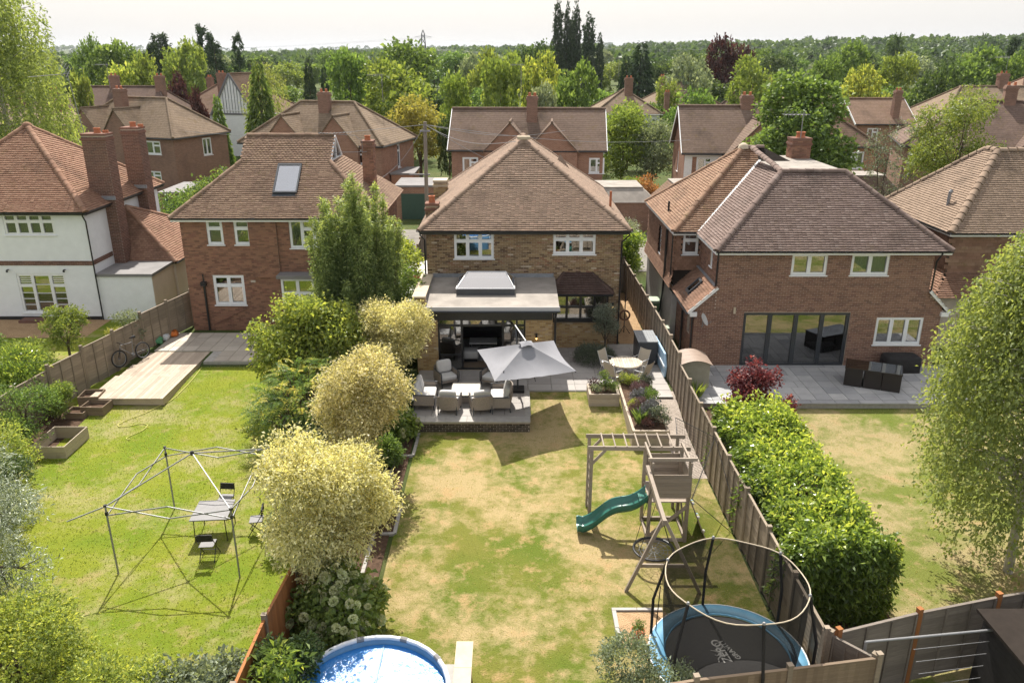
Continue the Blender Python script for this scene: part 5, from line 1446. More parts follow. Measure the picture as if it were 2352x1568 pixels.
# ------------------------------------------------------------------ fences
def fence(label, pts, h=1.75, wood='wood_fence', post='wood_fence', capped=True, side=1, pw=1.83, style='lap', z0=None, nb=13, name='fence', post_h=-.01, postmat=None):
    P = [Vector((p[0], p[1], 0)) for p in pts]
    L = [0]
    for a, b in zip(P, P[1:]): L.append(L[-1] + (b - a).length)
    def pos(s):
        for i in range(len(P) - 1):
            if s <= L[i + 1] + 1e-6:
                t = (s - L[i]) / (L[i + 1] - L[i]); return P[i].lerp(P[i + 1], t)
        return P[-1]
    n = max(1, round(L[-1] / pw)); root = thing(name, label, 'fence', tuple(P[0]))
    st = L[-1] / n
    bw = (h - .12) / nb
    bm_ = {}
    for k in range(n + 1):
        p = pos(k * st); z = z0 if z0 is not None else gz(p.x, p.y); d = (pos(min(L[-1], k * st + .1)) - pos(max(0, k * st - .1))).normalized()
        M = Matrix((d, Vector((-d.y, d.x, 0)), Vector((0, 0, 1)))).transposed().to_4x4(); M.translation = Vector((p.x, p.y, z + (h + post_h) / 2))
        b = MB(); b.obox(M, .1, .1, h + post_h + .2); b.obox(M @ Matrix.Translation((0, 0, (h + post_h + .2) / 2 + .008)), .112, .112, .016); b.build('post', MATS[postmat or post], root)
    for k in range(n):
        a, c = pos(k * st), pos((k + 1) * st); d = (c - a).normalized(); nn = Vector((-d.y, d.x, 0)) * side; w = (c - a).length - .1
        za = z0 if z0 is not None else min(gz(a.x, a.y), gz(c.x, c.y)); mid = (a + c) / 2
        B = Matrix((d, nn, Vector((0, 0, 1)))).transposed().to_4x4(); B.translation = Vector((mid.x, mid.y, za))
        fr = MB()
        fr.obox(B @ Matrix.Translation((0, 0, h - .02)), w, .06, .035)
        if style == 'lap':
            for q in (-.5, -.17, .17, .5):
                fr.obox(B @ Matrix.Translation((q * (w - .06), .028, h / 2)), .045, .03, h - .08)
                fr.obox(B @ Matrix.Translation((q * (w - .06), -.024, h / 2)), .03, .02, h - .08)
        else:
            for q in (.15, .5, .85): fr.obox(B @ Matrix.Translation((0, -.04, h * q)), w, .05, .08)
        gb = MB(); pn = fr.build('panel', MATS[wood], root)
        if style == 'lap':
            if round(w, 2) not in bm_:
                v = MB(); hw = w / 2
                v.add([(-hw, .012, -bw * .62), (hw, .012, -bw * .62), (hw, 0, bw * .6), (-hw, 0, bw * .6), (-hw, .001, -bw * .62), (hw, .001, -bw * .62), (hw, -.008, bw * .6), (-hw, -.008, bw * .6)], [(0, 1, 2, 3), (4, 7, 6, 5), (0, 4, 5, 1), (2, 6, 7, 3), (0, 3, 7, 4), (1, 5, 6, 2)]); bm_[round(w, 2)] = v.mesh('slat', MATS[wood])
            for i in range(nb):
                piece('slat', bm_[round(w, 2)], pn, B @ Matrix.Translation((0, 0, .05 + bw * (i + .5))) @ Matrix.Rotation(rng.normal(0, .004), 4, 'Y'))
        else:
            m_ = max(6, round(w / .11)); sw = w / m_
            if ('v', m_, round(w, 2)) not in bm_:
                v = MB(); v.box(-sw * .55, sw * .55, -.006, .008, -h / 2 + .03, h / 2 - .03); bm_[('v', m_, round(w, 2))] = v.mesh('slat', MATS[wood])
            for i in range(m_): piece('slat', bm_[('v', m_, round(w, 2))], pn, B @ Matrix.Translation((-w / 2 + sw * (i + .5), .008 * (i % 2), h / 2)) @ Matrix.Rotation(.06, 4, 'Z'))
    return root
fence('long weathered lap fence between the play lawn and the hedge', [(6.28, 13.0), (6.2, 20), (6.22, 31.5), (6.05, 42)], h=1.78, wood='wood_fence', side=1)
fence('lap fence along the left garden beside the deck', [(-15.15, 36.0), (-16.0, 32.3), (-16.45, 30.2), (-17.05, 27.4), (-17.35, 25.2), (-17.5, 20.0)], h=1.7, wood='wood_fence', side=1)
fence('dark weathered lap fence with orange post across the end of the right garden', [(6.5, 12.95), (8.4, 13.55), (10.3, 14.05), (12.3, 14.5), (14.2, 14.9)], h=1.8, wood='wood_fence_old', side=-1, postmat='wood_orange', pw=1.95, z0=0)
fence('vertical board fence along the bottom edge in front of the trampoline', [(1.6, 11.3), (3.3, 11.66), (5.2, 11.95), (7.0, 12.25)], h=1.8, wood='wood_brown', style='vert', side=-1, z0=0)
fence('short lap fence panel at the corner behind the trampoline', [(6.35, 12.95), (6.95, 12.3)], h=1.75, wood='wood_fence_old', side=1, z0=0)
fence('orange brown vertical board fence behind the hydrangeas', [(-5.12, 11.6), (-5.1, 14.6), (-4.88, 16.2), (-4.9, 25.0)], h=1.68, wood='wood_orange', style='vert', side=-1, z0=0)
fence('old lap fence between the brick house and the telegraph pole', [(-5.45, 45), (-5.6, 50), (-5.8, 58)], h=1.8, wood='wood_fence_old', z0=.45)
gt = thing('side_gate', 'grey timber side gate at the end of the passage by the green bin', 'gate', (5.45, 41.5, .45))
b = MB(); b.box(4.85, 6.0, 41.5, 41.54, .5, 2.25)
for k in range(9):
    q = MB(); q.box(4.86 + k * .128, 4.98 + k * .128, 41.47, 41.5, .5, 2.3); q.build('board', MATS['wood_fence_old'], gt)
q = MB(); q.beam((4.9, 41.45, .7), (5.95, 41.45, 2.1), .03, .09, (0, 1, 0)); q.box(4.86, 6.0, 41.44, 41.468, 2.0, 2.1); q.box(4.86, 6.0, 41.44, 41.468, .65, .75); q.build('brace', MATS['wood_fence_old'], gt)
# ------------------------------------------------------------------ gravel, beds, passage
def flat(name, pts, z, mat, kind=True):
    b = MB(); b.poly(*[(p[0], p[1], z if not callable(z) else z(p[0], p[1])) for p in pts]); o = b.build(name, MATS[mat], recalc=False); struct(o); return o
def strip(name, x0, x1, y0, y1, mat, dz, n=24):
    b = MB(); b.grid([[(x, y, gz(x, y) + dz) for x in np.linspace(x0, x1, 4)] for y in np.linspace(y0, y1, n)]); return struct(b.build(name, MATS[mat], recalc=False))
strip('gravel_path', 5.35, 6.18, 22.2, 28.1, 'gravel', .012)
strip('side_passage', 4.8, 6.1, 33.4, 41.5, 'gravel_gold', .012)
strip('planting_bed', -4.88, -3.42, 11.0, 25.4, 'soil', .012)
strip('soil_border', 6.35, 9.0, 15.0, 26.9, 'soil', .010)
strip('soil_border_left', -17.3, -15.6, 20.0, 27.4, 'soil', .012)
strip('side_passage_right', 6.3, 7.1, 28.5, 41, 'concrete', .012)
strip('white_house_terrace', -30, -19.5, 34.2, 36.85, 'gravel_gold', .012)
strip('gravel_square', 2.5, 3.7, 14.6, 15.8, 'gravel_gold', .014, 6)
ed = thing('edging', 'pale stone edging around the small gravel square by the trampoline', 'edging', (3, 15.2, 0))
for x0, x1, y0, y1 in ((2.40, 2.5, 14.6, 15.2), (2.40, 2.5, 15.21, 15.81), (2.40, 3.0, 15.815, 15.91), (3.01, 3.62, 15.815, 15.91)):
    q = MB(); q.box(x0, x1, y0, y1, -.05, .06); q.build('edging_block', MATS['coping_grey'], ed, bevel=.008)
# brick edging that steps in and out along the planting bed
eg = thing('edging', 'grey block edging stepping along the lawn edge under the golden trees', 'edging', (-3.4, 20, 0))
path = [(-3.28, 25.3), (-3.30, 23.7), (-3.85, 23.65), (-3.88, 20.75), (-3.30, 20.7), (-3.28, 19.1), (-3.85, 19.08), (-3.86, 16.1), (-3.27, 16.05), (-3.27, 14.2)]
q = MB(); q.box(-.098, .098, -.05, .05, -.06, .055); ebm = q.mesh('edging_block', MATS['coping_grey'], bevel=.006)
for (ax, ay), (bx, by) in zip(path, path[1:]):
    d = Vector((bx - ax, by - ay, 0)); n = max(1, int(d.length / .2)); dn = d.normalized()
    for k in range(n):
        p = Vector((ax, ay, 0)) + dn * (.1 + .2 * k); M = Matrix((dn, Vector((-dn.y, dn.x, 0)), Vector((0, 0, 1)))).transposed().to_4x4() @ Matrix.Rotation(rng.normal(0, .02), 4, 'Z'); M.translation = p + Vector((0, 0, gz(p.x, p.y) + rng.normal(0, .003))); piece('edging_block', ebm, eg, M)
b = MB(); b.grid([[(x, y, gz(x, y) + .016) for x in (-3.84, -3.31)] for y in np.linspace(19.2, 20.7, 4)]); b.grid([[(x, y, gz(x, y) + .016) for x in (-3.84, -3.31)] for y in np.linspace(14, 16.05, 4)]); struct(b.build('mulch_bed', MATS['soil'], recalc=False))
# ------------------------------------------------------------------ garden things
M_plain('wicker', (0.30, 0.255, 0.22), .8, .2, var=.25, scale=40, bump=.6)
M_plain('cushion', (0.50, 0.49, 0.48), .95, .1, var=.05, scale=9, bump=.1)
M_plain('canvas', (0.245, 0.245, 0.26), .9, .1, var=.05, scale=3)
M_plain('sling', (0.46, 0.40, 0.31), .85, .15, var=.06, scale=30)
M_plain('ceramic_top', (0.50, 0.44, 0.375), .5, .4, var=.04)
M_plain('slide_green', (0.028, 0.135, 0.105), .28, .5, var=.12, scale=3)
M_plain('rattan_black', (0.030, 0.024, 0.021), .6, .35, var=.35, scale=45, bump=.7)
M_plain('cover_black', (0.022, 0.02, 0.02), .7, .3, var=.25, scale=5, bump=.3)
M_plain('tramp_mat', (0.075, 0.072, 0.07), .8, .2, var=.12, scale=20)
M_plain('tramp_pad', (0.095, 0.24, 0.36), .55, .3, var=.12, scale=4)
M_plain('print_white', (0.62, 0.60, 0.56), .7, .2, var=.08)
M_plain('pool_white', (0.62, 0.63, 0.64), .4, .4, var=.06)
M_plain('grey_plastic', (0.20, 0.195, 0.195), .6, .3, var=.08)
M_plain('store_beige', (0.33, 0.31, 0.24), .6, .3, var=.08); M_plain('store_brown', (0.27, 0.20, 0.155), .55, .35, var=.15, scale=3)
M_plain('bin_green', (0.09, 0.16, 0.085), .5, .4, var=.1); M_plain('bin_lid', (0.36, 0.44, 0.32), .5, .4, var=.08)
M_plain('board_blue', (0.34, 0.50, 0.66), .4, .4, var=.1); M_plain('hose_yellow', (0.52, 0.50, 0.13), .6, .3); M_plain('bag_orange', (0.62, 0.17, 0.03), .5, .3, var=.2); M_plain('bag_white', (0.62, 0.64, 0.66), .4, .4, var=.1); M_plain('bag_green', (0.10, 0.30, 0.15), .5, .3, var=.3)
M_plain('screen_grey', (0.20, 0.21, 0.22), .5, .4); M_plain('sofa_dark', (0.035, 0.032, 0.034), .9, .1); M_plain('rug', (0.34, 0.33, 0.33), .95, .1, var=.6, scale=14)

def cushion(mb, x0, x1, y0, y1, z0, z1, puff=.35, n=7):
    "pillow-like box"
    cx, cy, cz = (x0 + x1) / 2, (y0 + y1) / 2, (z0 + z1) / 2; hx, hy, hz = (x1 - x0) / 2, (y1 - y0) / 2, (z1 - z0) / 2; b = len(mb.v); m = 2 * n
    for i in range(n + 1):
        ph = math.pi * i / n - math.pi / 2
        for j in range(m):
            th = 2 * math.pi * j / m; p = [math.cos(ph) * math.cos(th), math.cos(ph) * math.sin(th), math.sin(ph)]
            q = [math.copysign(abs(k) ** puff, k) for k in p]; mb.v.append((cx + hx * q[0], cy + hy * q[1], cz + hz * q[2]))
    for i in range(n):
        for j in range(m): mb.f.append([b + i * m + j, b + i * m + (j + 1) % m, b + (i + 1) * m + (j + 1) % m, b + (i + 1) * m + j]); mb.m.append(mb.mi)
def seat(name, label, cat, w, nb, loc, rotz, group=None):
    t = thing(name, label, cat, loc, rotz, group); d = .72; hw = w / 2
    for sx in (-1, 1):
        for sy, lean in ((-1, -.03), (1, .10)):
            b = MB(); b.beam((sx * (hw - .03), sy * (d / 2 - .06) + lean, 0), (sx * (hw - .03), sy * (d / 2 - .06), .60), .03, .045); b.build('leg', MATS['anthracite'], t, local=True)
    b = MB(); b.box(-hw + .04, hw - .04, -d / 2 + .03, d / 2 - .05, .20, .27); b.build('seat_frame', MATS['wicker'], t, local=True)
    for sx in (-1, 1):
        b = MB(); b.box(sx * hw - .025, sx * hw + .025, -d / 2 + .02, d / 2 + .02, .20, .575); b.build('arm', MATS['wicker'], t, local=True, bevel=.01)
        b = MB(); b.tube([(sx * hw, -d / 2, .22), (sx * hw, -d / 2, .59), (sx * hw, d / 2, .61)], .02, 6); b.build('arm_rail', MATS['anthracite'], t, local=True)
    b = MB(); P = []; Q = []
    for u in np.linspace(-1, 1, 11):
        y = d / 2 + .06 - .10 * abs(u) ** 3; P.append([(u * hw, y, .20), (u * hw, y + .05, .45), (u * hw, y + .08, .74 - .05 * abs(u) ** 4)]); Q.append([(p[0], p[1] - .04, p[2]) for p in P[-1]])
    b.grid(P); b.grid(Q); b.add([P[i][2] for i in range(11)] + [Q[i][2] for i in range(11)], [(i, i + 1, 12 + i, 11 + i) for i in range(10)]); b.build('wicker_back', MATS['wicker'], t, local=True, smooth=True, recalc=False)
    b = MB(); cushion(b, -hw + .04, hw - .04, -d / 2 + .02, d / 2 - .08, .27, .43, .22); b.build('seat_cushion', MATS['cushion'], t, local=True, smooth='all')
    for k in range(nb):
        b = MB(); x0 = -hw + .05 + k * (w - .1) / nb; cushion(b, x0 + .01, x0 + (w - .1) / nb - .01, -.09, .09, -.24, .25, .38); o = b.build('back_cushion', MATS['cushion'], t, local=True, smooth='all'); o.location = (0, d / 2 - .10, .68); o.rotation_euler = (R(-14), 0, rng.normal(0, .03))
    return t
seat('garden_sofa', 'wicker two-seat sofa with pale cushions on the left of the terrace table', 'sofa', 1.35, 2, (-3.15, 26.95, PZ), R(90))
seat('garden_sofa', 'wicker two-seat sofa on the right of the terrace table, next to the parasol base', 'sofa', 1.35, 2, (-.45, 26.75, PZ), R(-90))
seat('armchair', 'wicker armchair at the back left of the terrace table, near the glass doors', 'armchair', .74, 1, (-2.55, 28.75, PZ), R(28), None)
seat('armchair', 'wicker armchair half hidden under the parasol, back right of the table', 'armchair', .74, 1, (-.75, 28.7, PZ), R(-25), None)
seat('armchair', 'wicker armchair with its back to the low wall, front left', 'armchair', .74, 1, (-2.25, 26.28, PZ), R(172), None)
seat('armchair', 'wicker armchair with its back to the low wall, front right', 'armchair', .74, 1, (-1.12, 26.28, PZ), R(192), None)
t = thing('coffee_table', 'low terrace table with pale two-panel top between the sofas', 'table', (-1.72, 27.35, PZ))
for y0, y1 in ((26.75, 27.34), (27.35, 27.95)):
    b = MB(); b.box(-2.24, -1.2, y0, y1, PZ + .37, PZ + .40); b.build('top_panel', MATS['ceramic_top'], t, bevel=.005)
b = MB(); b.box(-2.27, -1.17, 26.72, 27.98, PZ + .33, PZ + .368); b.build('top_frame', MATS['anthracite'], t)
for x in (-2.22, -1.22):
    for y in (26.78, 27.92): b = MB(); b.box(x - .025, x + .025, y - .025, y + .025, PZ, PZ + .33); b.build('leg', MATS['anthracite'], t)
b = MB(); b.box(-2.05, -1.4, 26.95, 27.75, PZ + .01, PZ + .30); b.build('wicker_base', MATS['wicker'], t)

# ---- cantilever parasol
def parasol():
    t = thing('cantilever_parasol', 'large pale grey cantilever parasol tilted over the terrace', 'parasol', (.22, 28.15, PZ))
    BL, BR, TL, TR = Vector((-.585, 24.72, 2.28)), Vector((2.27, 26.08, 2.10)), Vector((-1.27, 27.2, 2.48)), Vector((1.60, 28.72, 2.30)); hub = Vector((.51, 26.75, 2.90))
    cs = [BL, BR, TR, TL]; can = MB()
    for i in range(4):
        a, c = cs[i], cs[(i + 1) % 4]; P = []
        for u in np.linspace(0, 1, 13):
            e = a.lerp(c, u); e.z -= .07 * math.sin(math.pi * u); inn = (hub - e); e = e + Vector((inn.x, inn.y, 0)) * .055 * math.sin(math.pi * u); row = []
            for v in np.linspace(0, 1, 9):
                p = hub.lerp(e, .06 + .94 * v); p.z -= .13 * math.sin(math.pi * v) * math.sin(math.pi * u) + .010 * math.sin(u * 34 + i) * v * math.sin(math.pi * u); row.append(p)
            P.append(row)
        can.grid(P)
    can.build('canopy', MATS['canvas'], t, smooth='all', recalc=False)
    cap = MB(); n_ = ((BR - BL).cross(TL - BL)).normalized()
    for i in range(4):
        a, c = cs[i], cs[(i + 1) % 4]; q = hub + n_ * .10; cap.poly(q, q + (a - hub) * .17 - n_ * .02, q + (a + c - hub * 2) * .075 + n_ * .01, q + (c - hub) * .17 - n_ * .02)
    cap.build('vent_cap', MATS['canvas'], t)
    for i in range(8):
        e = cs[i // 2] if i % 2 == 0 else (cs[i // 2] + cs[(i // 2 + 1) % 4]) / 2; b = MB(); b.beam(hub + Vector((0, 0, -.10 if i % 2 == 0 else -.26)), e + Vector((0, 0, -.04 if i % 2 == 0 else -.30)) + (hub - e) * (.0 if i % 2 == 0 else .08), .018, .025); b.build('rib', MATS['anthracite'], t)
    b = MB(); b.lathe(hub + Vector((0, 0, -.12)), [(.05, 0), (.07, .05), (.05, .16), (.03, .22)], 10); b.build('hub', MATS['anthracite'], t)
    b = MB(); b.tube([(.22, 28.15, PZ + .1), (.20, 28.16, 2.2)], .035, 8); b.tube([(.20, 28.16, 2.2), (.12, 28.1, 3.12)], .03, 8); b.build('mast', MATS['anthracite'], t)
    b = MB(); b.tube([(.12, 28.1, 3.12), hub + Vector((0, 0, .06))], .028, 8); b.build('arm', MATS['aluminium'], t)
    b = MB(); b.box(.13, .22, 28.05, 28.16, 1.3, 1.5); b.tube([(.13, 28.1, 1.4), (.05, 28.1, 1.4)], .012, 6); b.build('crank', MATS['anthracite'], t)
    b = MB(); b.box(-.03, .47, 27.85, 28.4, PZ, PZ + .11); b.build('base', MATS['cover_black'], t, bevel=.02)
    p = MB(); p.tube([(-.28, 25.25, 2.44), (-.38, 25.0, 2.2)], .025, 6); p.build('tie_strap', MATS['anthracite'], t)
parasol()
# ---- timber planters
def planter(label, x0, x1, y0, y1, zt, rows, bh=.2, soil=.05):
    t = thing('raised_planter', label, 'planter', ((x0 + x1) / 2, (y0 + y1) / 2, gz(x0, y0)))
    for r_ in range(rows):
        z1 = zt - r_ * bh; z0 = z1 - bh + .006
        for q in ((x0, x1, y0, y0 + .09), (x0, x1, y1 - .09, y1), (x0, x0 + .09, y0 + .091, y1 - .091), (x1 - .09, x1, y0 + .091, y1 - .091)):
            b = MB(); j = rng.normal(0, .002); b.box(q[0] + j, q[1] + j, q[2], q[3], z0, z1); b.build('sleeper', MATS['wood_sleeper'], t, bevel=.006)
    b = MB(); b.poly((x0 + .05, y0 + .05, zt - soil), (x1 - .05, y0 + .05, zt - soil), (x1 - .05, y1 - .05, zt - soil), (x0 + .05, y1 - .05, zt - soil)); b.build('soil', MATS['soil'], t)
planter('square timber planter with leafy plants at the lawn corner', 2.85, 3.98, 27.0, 28.05, .80, 3)
planter('long timber raised bed with heathers beside the gravel path', 4.08, 5.34, 24.3, 28.85, .64, 3, .22)
# ---- round table and sling chairs
t = thing('garden_table', 'round slatted wooden table by the storage box', 'table', (4.5, 29.3, PZ))
for k in range(13):
    x = -.60 + k * .1; h = math.sqrt(max(.02, .64 ** 2 - max(abs(x), abs(x + .0)) ** 2)); h2 = math.sqrt(max(.005, .64 ** 2 - min(.639, abs(x + math.copysign(.045, x))) ** 2))
    b = MB(); b.prism([(4.5 + x - .046, 29.3 - h), (4.5 + x + .046, 29.3 - (h2 if x > 0 else h)), (4.5 + x + .046, 29.3 + (h2 if x > 0 else h)), (4.5 + x - .046, 29.3 + h)], PZ + .70, PZ + .725); b.build('slat', MATS['wood_table'], t)
b = MB(); b.tube([(4.5 + .62 * math.cos(a), 29.3 + .62 * math.sin(a), PZ + .69) for a in np.linspace(0, 2 * math.pi, 33)[:-1]], .022, 6, closed=True); b.build('rim', MATS['wood_table'], t)
for k in range(4):
    a = k * math.pi / 2 + .4; b = MB(); b.beam((4.5 + .45 * math.cos(a), 29.3 + .45 * math.sin(a), PZ), (4.5 - .3 * math.cos(a), 29.3 - .3 * math.sin(a), PZ + .69), .05, .05); b.build('leg', MATS['wood_table'], t)
def sling(label, loc, rotz):
    t = thing('sling_chair', label, 'chair', loc, rotz, None)
    for s in (-1, 1):
        b = MB(); b.tube([(s * .26, -.28, 0), (s * .26, -.24, .42), (s * .26, .12, .38), (s * .26, .34, .98)], .016, 6); b.build('side_frame', MATS['aluminium'], t, local=True)
        b = MB(); b.tube([(s * .26, .30, 0), (s * .26, .10, .40)], .016, 6); b.build('leg', MATS['aluminium'], t, local=True)
        b = MB(); b.tube([(s * .28, -.24, .42), (s * .29, -.22, .62), (s * .29, .20, .64)], .018, 6); b.build('arm', MATS['aluminium'], t, local=True)
    b = MB(); b.grid([[(x, y, z - .03 * (1 - (x / .25) ** 2)) for x in np.linspace(-.25, .25, 5)] for y, z in ((-.24, .43), (-.1, .41), (.10, .39), (.16, .48), (.24, .70), (.34, .98))]); b.build('sling_seat', MATS['sling'], t, local=True, smooth='all', recalc=False)
for lab, x, y, a in (('sling chair at the front left of the round table', 3.92, 28.72, 225), ('sling chair at the front right of the round table', 5.08, 28.72, 135), ('sling chair at the back left of the round table', 3.85, 29.85, -45), ('sling chair at the back right of the round table, by the storage box', 5.15, 29.9, 45)):
    # the backrest lies on local +y; turn it away from the table
    d = Vector((x - 4.5, y - 29.3)); sling(lab, (x, y, PZ), math.atan2(-d.x, d.y))
t = thing('storage_box', 'dark grey garden storage box by the fence', 'storage box', (5.6, 31.5, PZ)); b = MB(); b.box(5.22, 6.0, 30.8, 32.2, PZ, PZ + .98); b.build('body', MATS['anthracite'], t, bevel=.01)
for k in range(8): b = MB(); b.box(5.19 + k * .105, 5.19 + k * .105 + .1, 30.76, 32.24, PZ + .985, PZ + 1.03); b.build('lid_board', MATS['screen_grey'], t)
t = thing('paddle_board', 'pale blue board leaning on edge against the fence behind the storage box', 'board', (6.1, 30.6, PZ)); b = MB(); b.prism([(29.4, PZ + .02), (31.9, PZ + .02), (32.1, PZ + .4), (31.9, PZ + .9), (29.6, PZ + .95), (29.25, PZ + .5)], 6.05, 6.13, 'x'); b.build('board', MATS['board_blue'], t, bevel=.02); b = MB(); b.box(6.02, 6.049, 29.4, 31.8, PZ + .4, PZ + .5); b.build('stripe', MATS['bag_white'], t)
t = thing('hose_stand', 'black stand with red hose reel in the side passage', 'hose reel', (5.2, 35.0, .45)); b = MB(); b.tube([(5.2, 35, .46), (5.2, 35, 2.2)], .025, 6); b.tube([(4.95, 34.8, .46), (5.2, 35, .8), (5.45, 34.8, .46)], .02, 6); b.tube([(5.05, 35, 2.1), (5.2, 35, 1.9), (5.35, 35, 2.15)], .015, 6); b.build('stand', MATS['black_paint'], t); b = MB(); b.tube([(5.2 + .22 * math.cos(a), 34.95, 1.3 + .22 * math.sin(a)) for a in np.linspace(0, 2 * math.pi, 17)[:-1]], .045, 8, closed=True); b.build('reel', MATS['brick_band'], t)
# ---- climbing frame
def play():
    t = thing('climbing_frame', 'wooden climbing frame with monkey bars, tower and swing beam', 'climbing frame', (3.9, 19.3, 0)); Wd = MATS['wood_grey']
    def bar(n, a, b_, w=.07, h=.07): q = MB(); q.beam(a, b_, w, h); return q.build(n, Wd, t)
    zt = 2.33
    for y in (19.8, 20.55):
        bar('monkey_beam', (2.12, y, zt), (4.95, y - .05, zt), .045, .12); bar('post', (2.22, y + .05, 0), (2.22, y, zt - .06), .09, .09)
        bar('brace', (2.22, y, zt - .5), (2.6, y, zt - .06), .04, .08)
    for k in range(7): q = MB(); x = 2.55 + k * .32; q.tube([(x, 19.75, zt + .06), (x, 20.6, zt + .06)], .022, 8); q.build('rung', Wd, t)
    for k in range(6): q = MB(); z = .3 + k * .3; q.tube([(2.22, 19.8, z), (2.22, 20.55, z)], .02, 6); q.build('ladder_rung', Wd, t)
    for x in (3.72, 4.74):
        for y in (18.76, 19.86): bar('post', (x, y, 0), (x, y, 2.5 if y < 19 else 2.3), .09, .09)
        bar('side_rail', (x, 18.6, 2.46), (x, 19.95, 2.40), .05, .09)
    bar('top_beam', (3.6, 18.72, 2.55), (4.9, 18.72, 2.55), .05, .09); bar('post', (4.74, 20.5, 0), (4.74, 20.5, 2.3), .08, .08); bar('post', (4.3, 20.5, 0), (4.3, 20.5, 1.3), .07, .07)
    for z0, n, y in ((1.42, 6, 18.70), (1.42, 6, 19.92)):
        for k in range(n): q = MB(); q.box(3.70, 4.78, y - .012, y + .012, z0 + k * .115, z0 + k * .115 + .11); q.build('board', Wd, t)
    for k in range(9): q = MB(); q.box(3.70, 4.76, 18.74 + k * .125, 18.855 + k * .125, 1.24, 1.27); q.build('floor_board', Wd, t)
    for k in range(5): q = MB(); q.box(4.785, 4.81, 18.75, 19.85, 1.42 + k * .115, 1.53 + k * .115); q.build('board', Wd, t)
    bar('brace', (3.72, 18.72, .2), (4.74, 18.72, 1.15), .035, .09); bar('brace', (4.74, 18.8, .1), (4.74, 19.8, 1.1), .035, .09)
    for a, b_ in (((3.72, 18.76, .06), (4.74, 18.76, .06)), ((3.72, 19.86, .06), (4.74, 19.86, .06)), ((3.72, 18.8, .06), (3.72, 19.8, .06)), ((4.74, 18.8, .06), (4.74, 19.8, .06))): bar('ground_beam', a, b_, .06, .08)
    # swing beam and A-frame
    bar('swing_beam', (3.62, 18.9, 2.22), (3.64, 16.4, 2.10), .09, .14); bar('frame_leg', (2.84, 16.6, 0), (3.62, 16.55, 2.08), .08, .08); bar('frame_leg', (4.67, 16.52, 0), (3.68, 16.55, 2.08), .08, .08); bar('cross_bar', (3.15, 16.62, .75), (4.33, 16.6, .75), .05, .09)
    # climbing wall ramp on the right
    for k in range(4): q = MB(); y = 18.8 + k * .26; q.beam((4.85, y + .12, 1.2), (5.35, y + .12, 0), .25, .03, (.9, 0, .4)); q.build('ramp_board', Wd, t)
    for k in range(7): q = MB(); q.lathe((4.93 + k * .06, 18.95 + .3 * (k % 3), 1.06 - k * .145), [(.05, 0), (.045, .05), (.02, .07)], 8); q.build('climbing_hold', MATS[('print_white', 'hose_yellow', 'board_blue')[k % 3]], t)
    # nest swing
    s = thing('nest_swing', 'round black nest swing hanging from the swing beam', 'swing', (3.7, 17.75, .45)); q = MB(); N = 28
    q.tube([(3.7 + .52 * math.cos(a), 17.75 + .52 * math.sin(a), .45) for a in np.linspace(0, 2 * math.pi, N + 1)[:-1]], .035, 8, closed=True); q.build('ring', MATS['black_paint'], s)
    bm = bmesh.new(); bmesh.ops.create_circle(bm, cap_ends=False, radius=.5, segments=12)
    bm.free(); q = MB(); rings = [[(3.7 + r_ * math.cos(a), 17.75 + r_ * math.sin(a), .40 + .05 * r_) for a in np.linspace(0, 2 * math.pi, 13)] for r_ in (.06, .16, .27, .38, .50)]
    q.grid(rings); o = q.build('web', MATS['screen_grey'], s, recalc=False); wm = o.modifiers.new('strands', 'WIREFRAME'); wm.thickness = .012; wm.use_replace = True
    for a in (.5, 2.6, 3.7, 5.8): q = MB(); q.tube([(3.7 + .52 * math.cos(a), 17.75 + .52 * math.sin(a), .46), (3.63, 17.75 + (.35 if math.sin(a) > 0 else -.35), 2.12)], .008, 5); q.build('rope', MATS['black_paint'], s)
    # slide
    sl = thing('slide', 'dark green wavy plastic slide on the left of the climbing frame', 'slide', (2.6, 19.2, 0)); P = []; Q = []
    for u in np.linspace(0, 1, 26):
        x = 3.66 - 1.85 * u; z = 1.30 - 1.15 * (u + .07 * math.sin(u * 2 * math.pi * 1.5)) ; z = max(.10, z) + (.05 if u > .95 else 0); y = 18.98 + .22 * u; w = .23
        prof = [(-w - .035, .17), (-w - .03, .19), (-w, .175), (-w + .03, .03), (-w * .5, 0), (0, -.005), (w * .5, 0), (w - .03, .03), (w, .175), (w + .03, .19), (w + .035, .17)]; P.append([(x, y + a, z + b_) for a, b_ in prof])
        prof2 = [(-w - .035, .17), (-w - .02, .06), (-w, -.03), (0, -.045), (w, -.03), (w + .02, .06), (w + .035, .17)]; Q.append([(x, y + a, z + b_) for a, b_ in prof2])
    q = MB(); q.grid(P); q.grid(Q); q.build('slide_body', MATS['slide_green'], sl, smooth='all', recalc=False)
    q = MB(); q.box(3.45, 3.7, 18.78, 19.2, 1.2, 1.26); q.build('slide_lip', MATS['slide_green'], sl)
    # practice net stretched between tower and fence
    n_ = thing('practice_net', 'dark practice net stretched between climbing frame and fence', 'net', (5.4, 20.5, 0)); A, B, C, D = Vector((5.2, 23.0, 1.75)), Vector((6.12, 21.6, 1.75)), Vector((4.85, 18.75, 1.35)), Vector((4.8, 19.9, 1.0)); P = []
    for u in np.linspace(0, 1, 30): P.append([(A.lerp(B, v).lerp(D.lerp(C, v), u) + Vector((0, 0, -.25 * math.sin(math.pi * u)))) for v in np.linspace(0, 1, 22)])
    q = MB(); q.grid(P); o = q.build('netting', MATS['black_paint'], n_, recalc=False); wm = o.modifiers.new('strands', 'WIREFRAME'); wm.thickness = .007; wm.use_replace = True
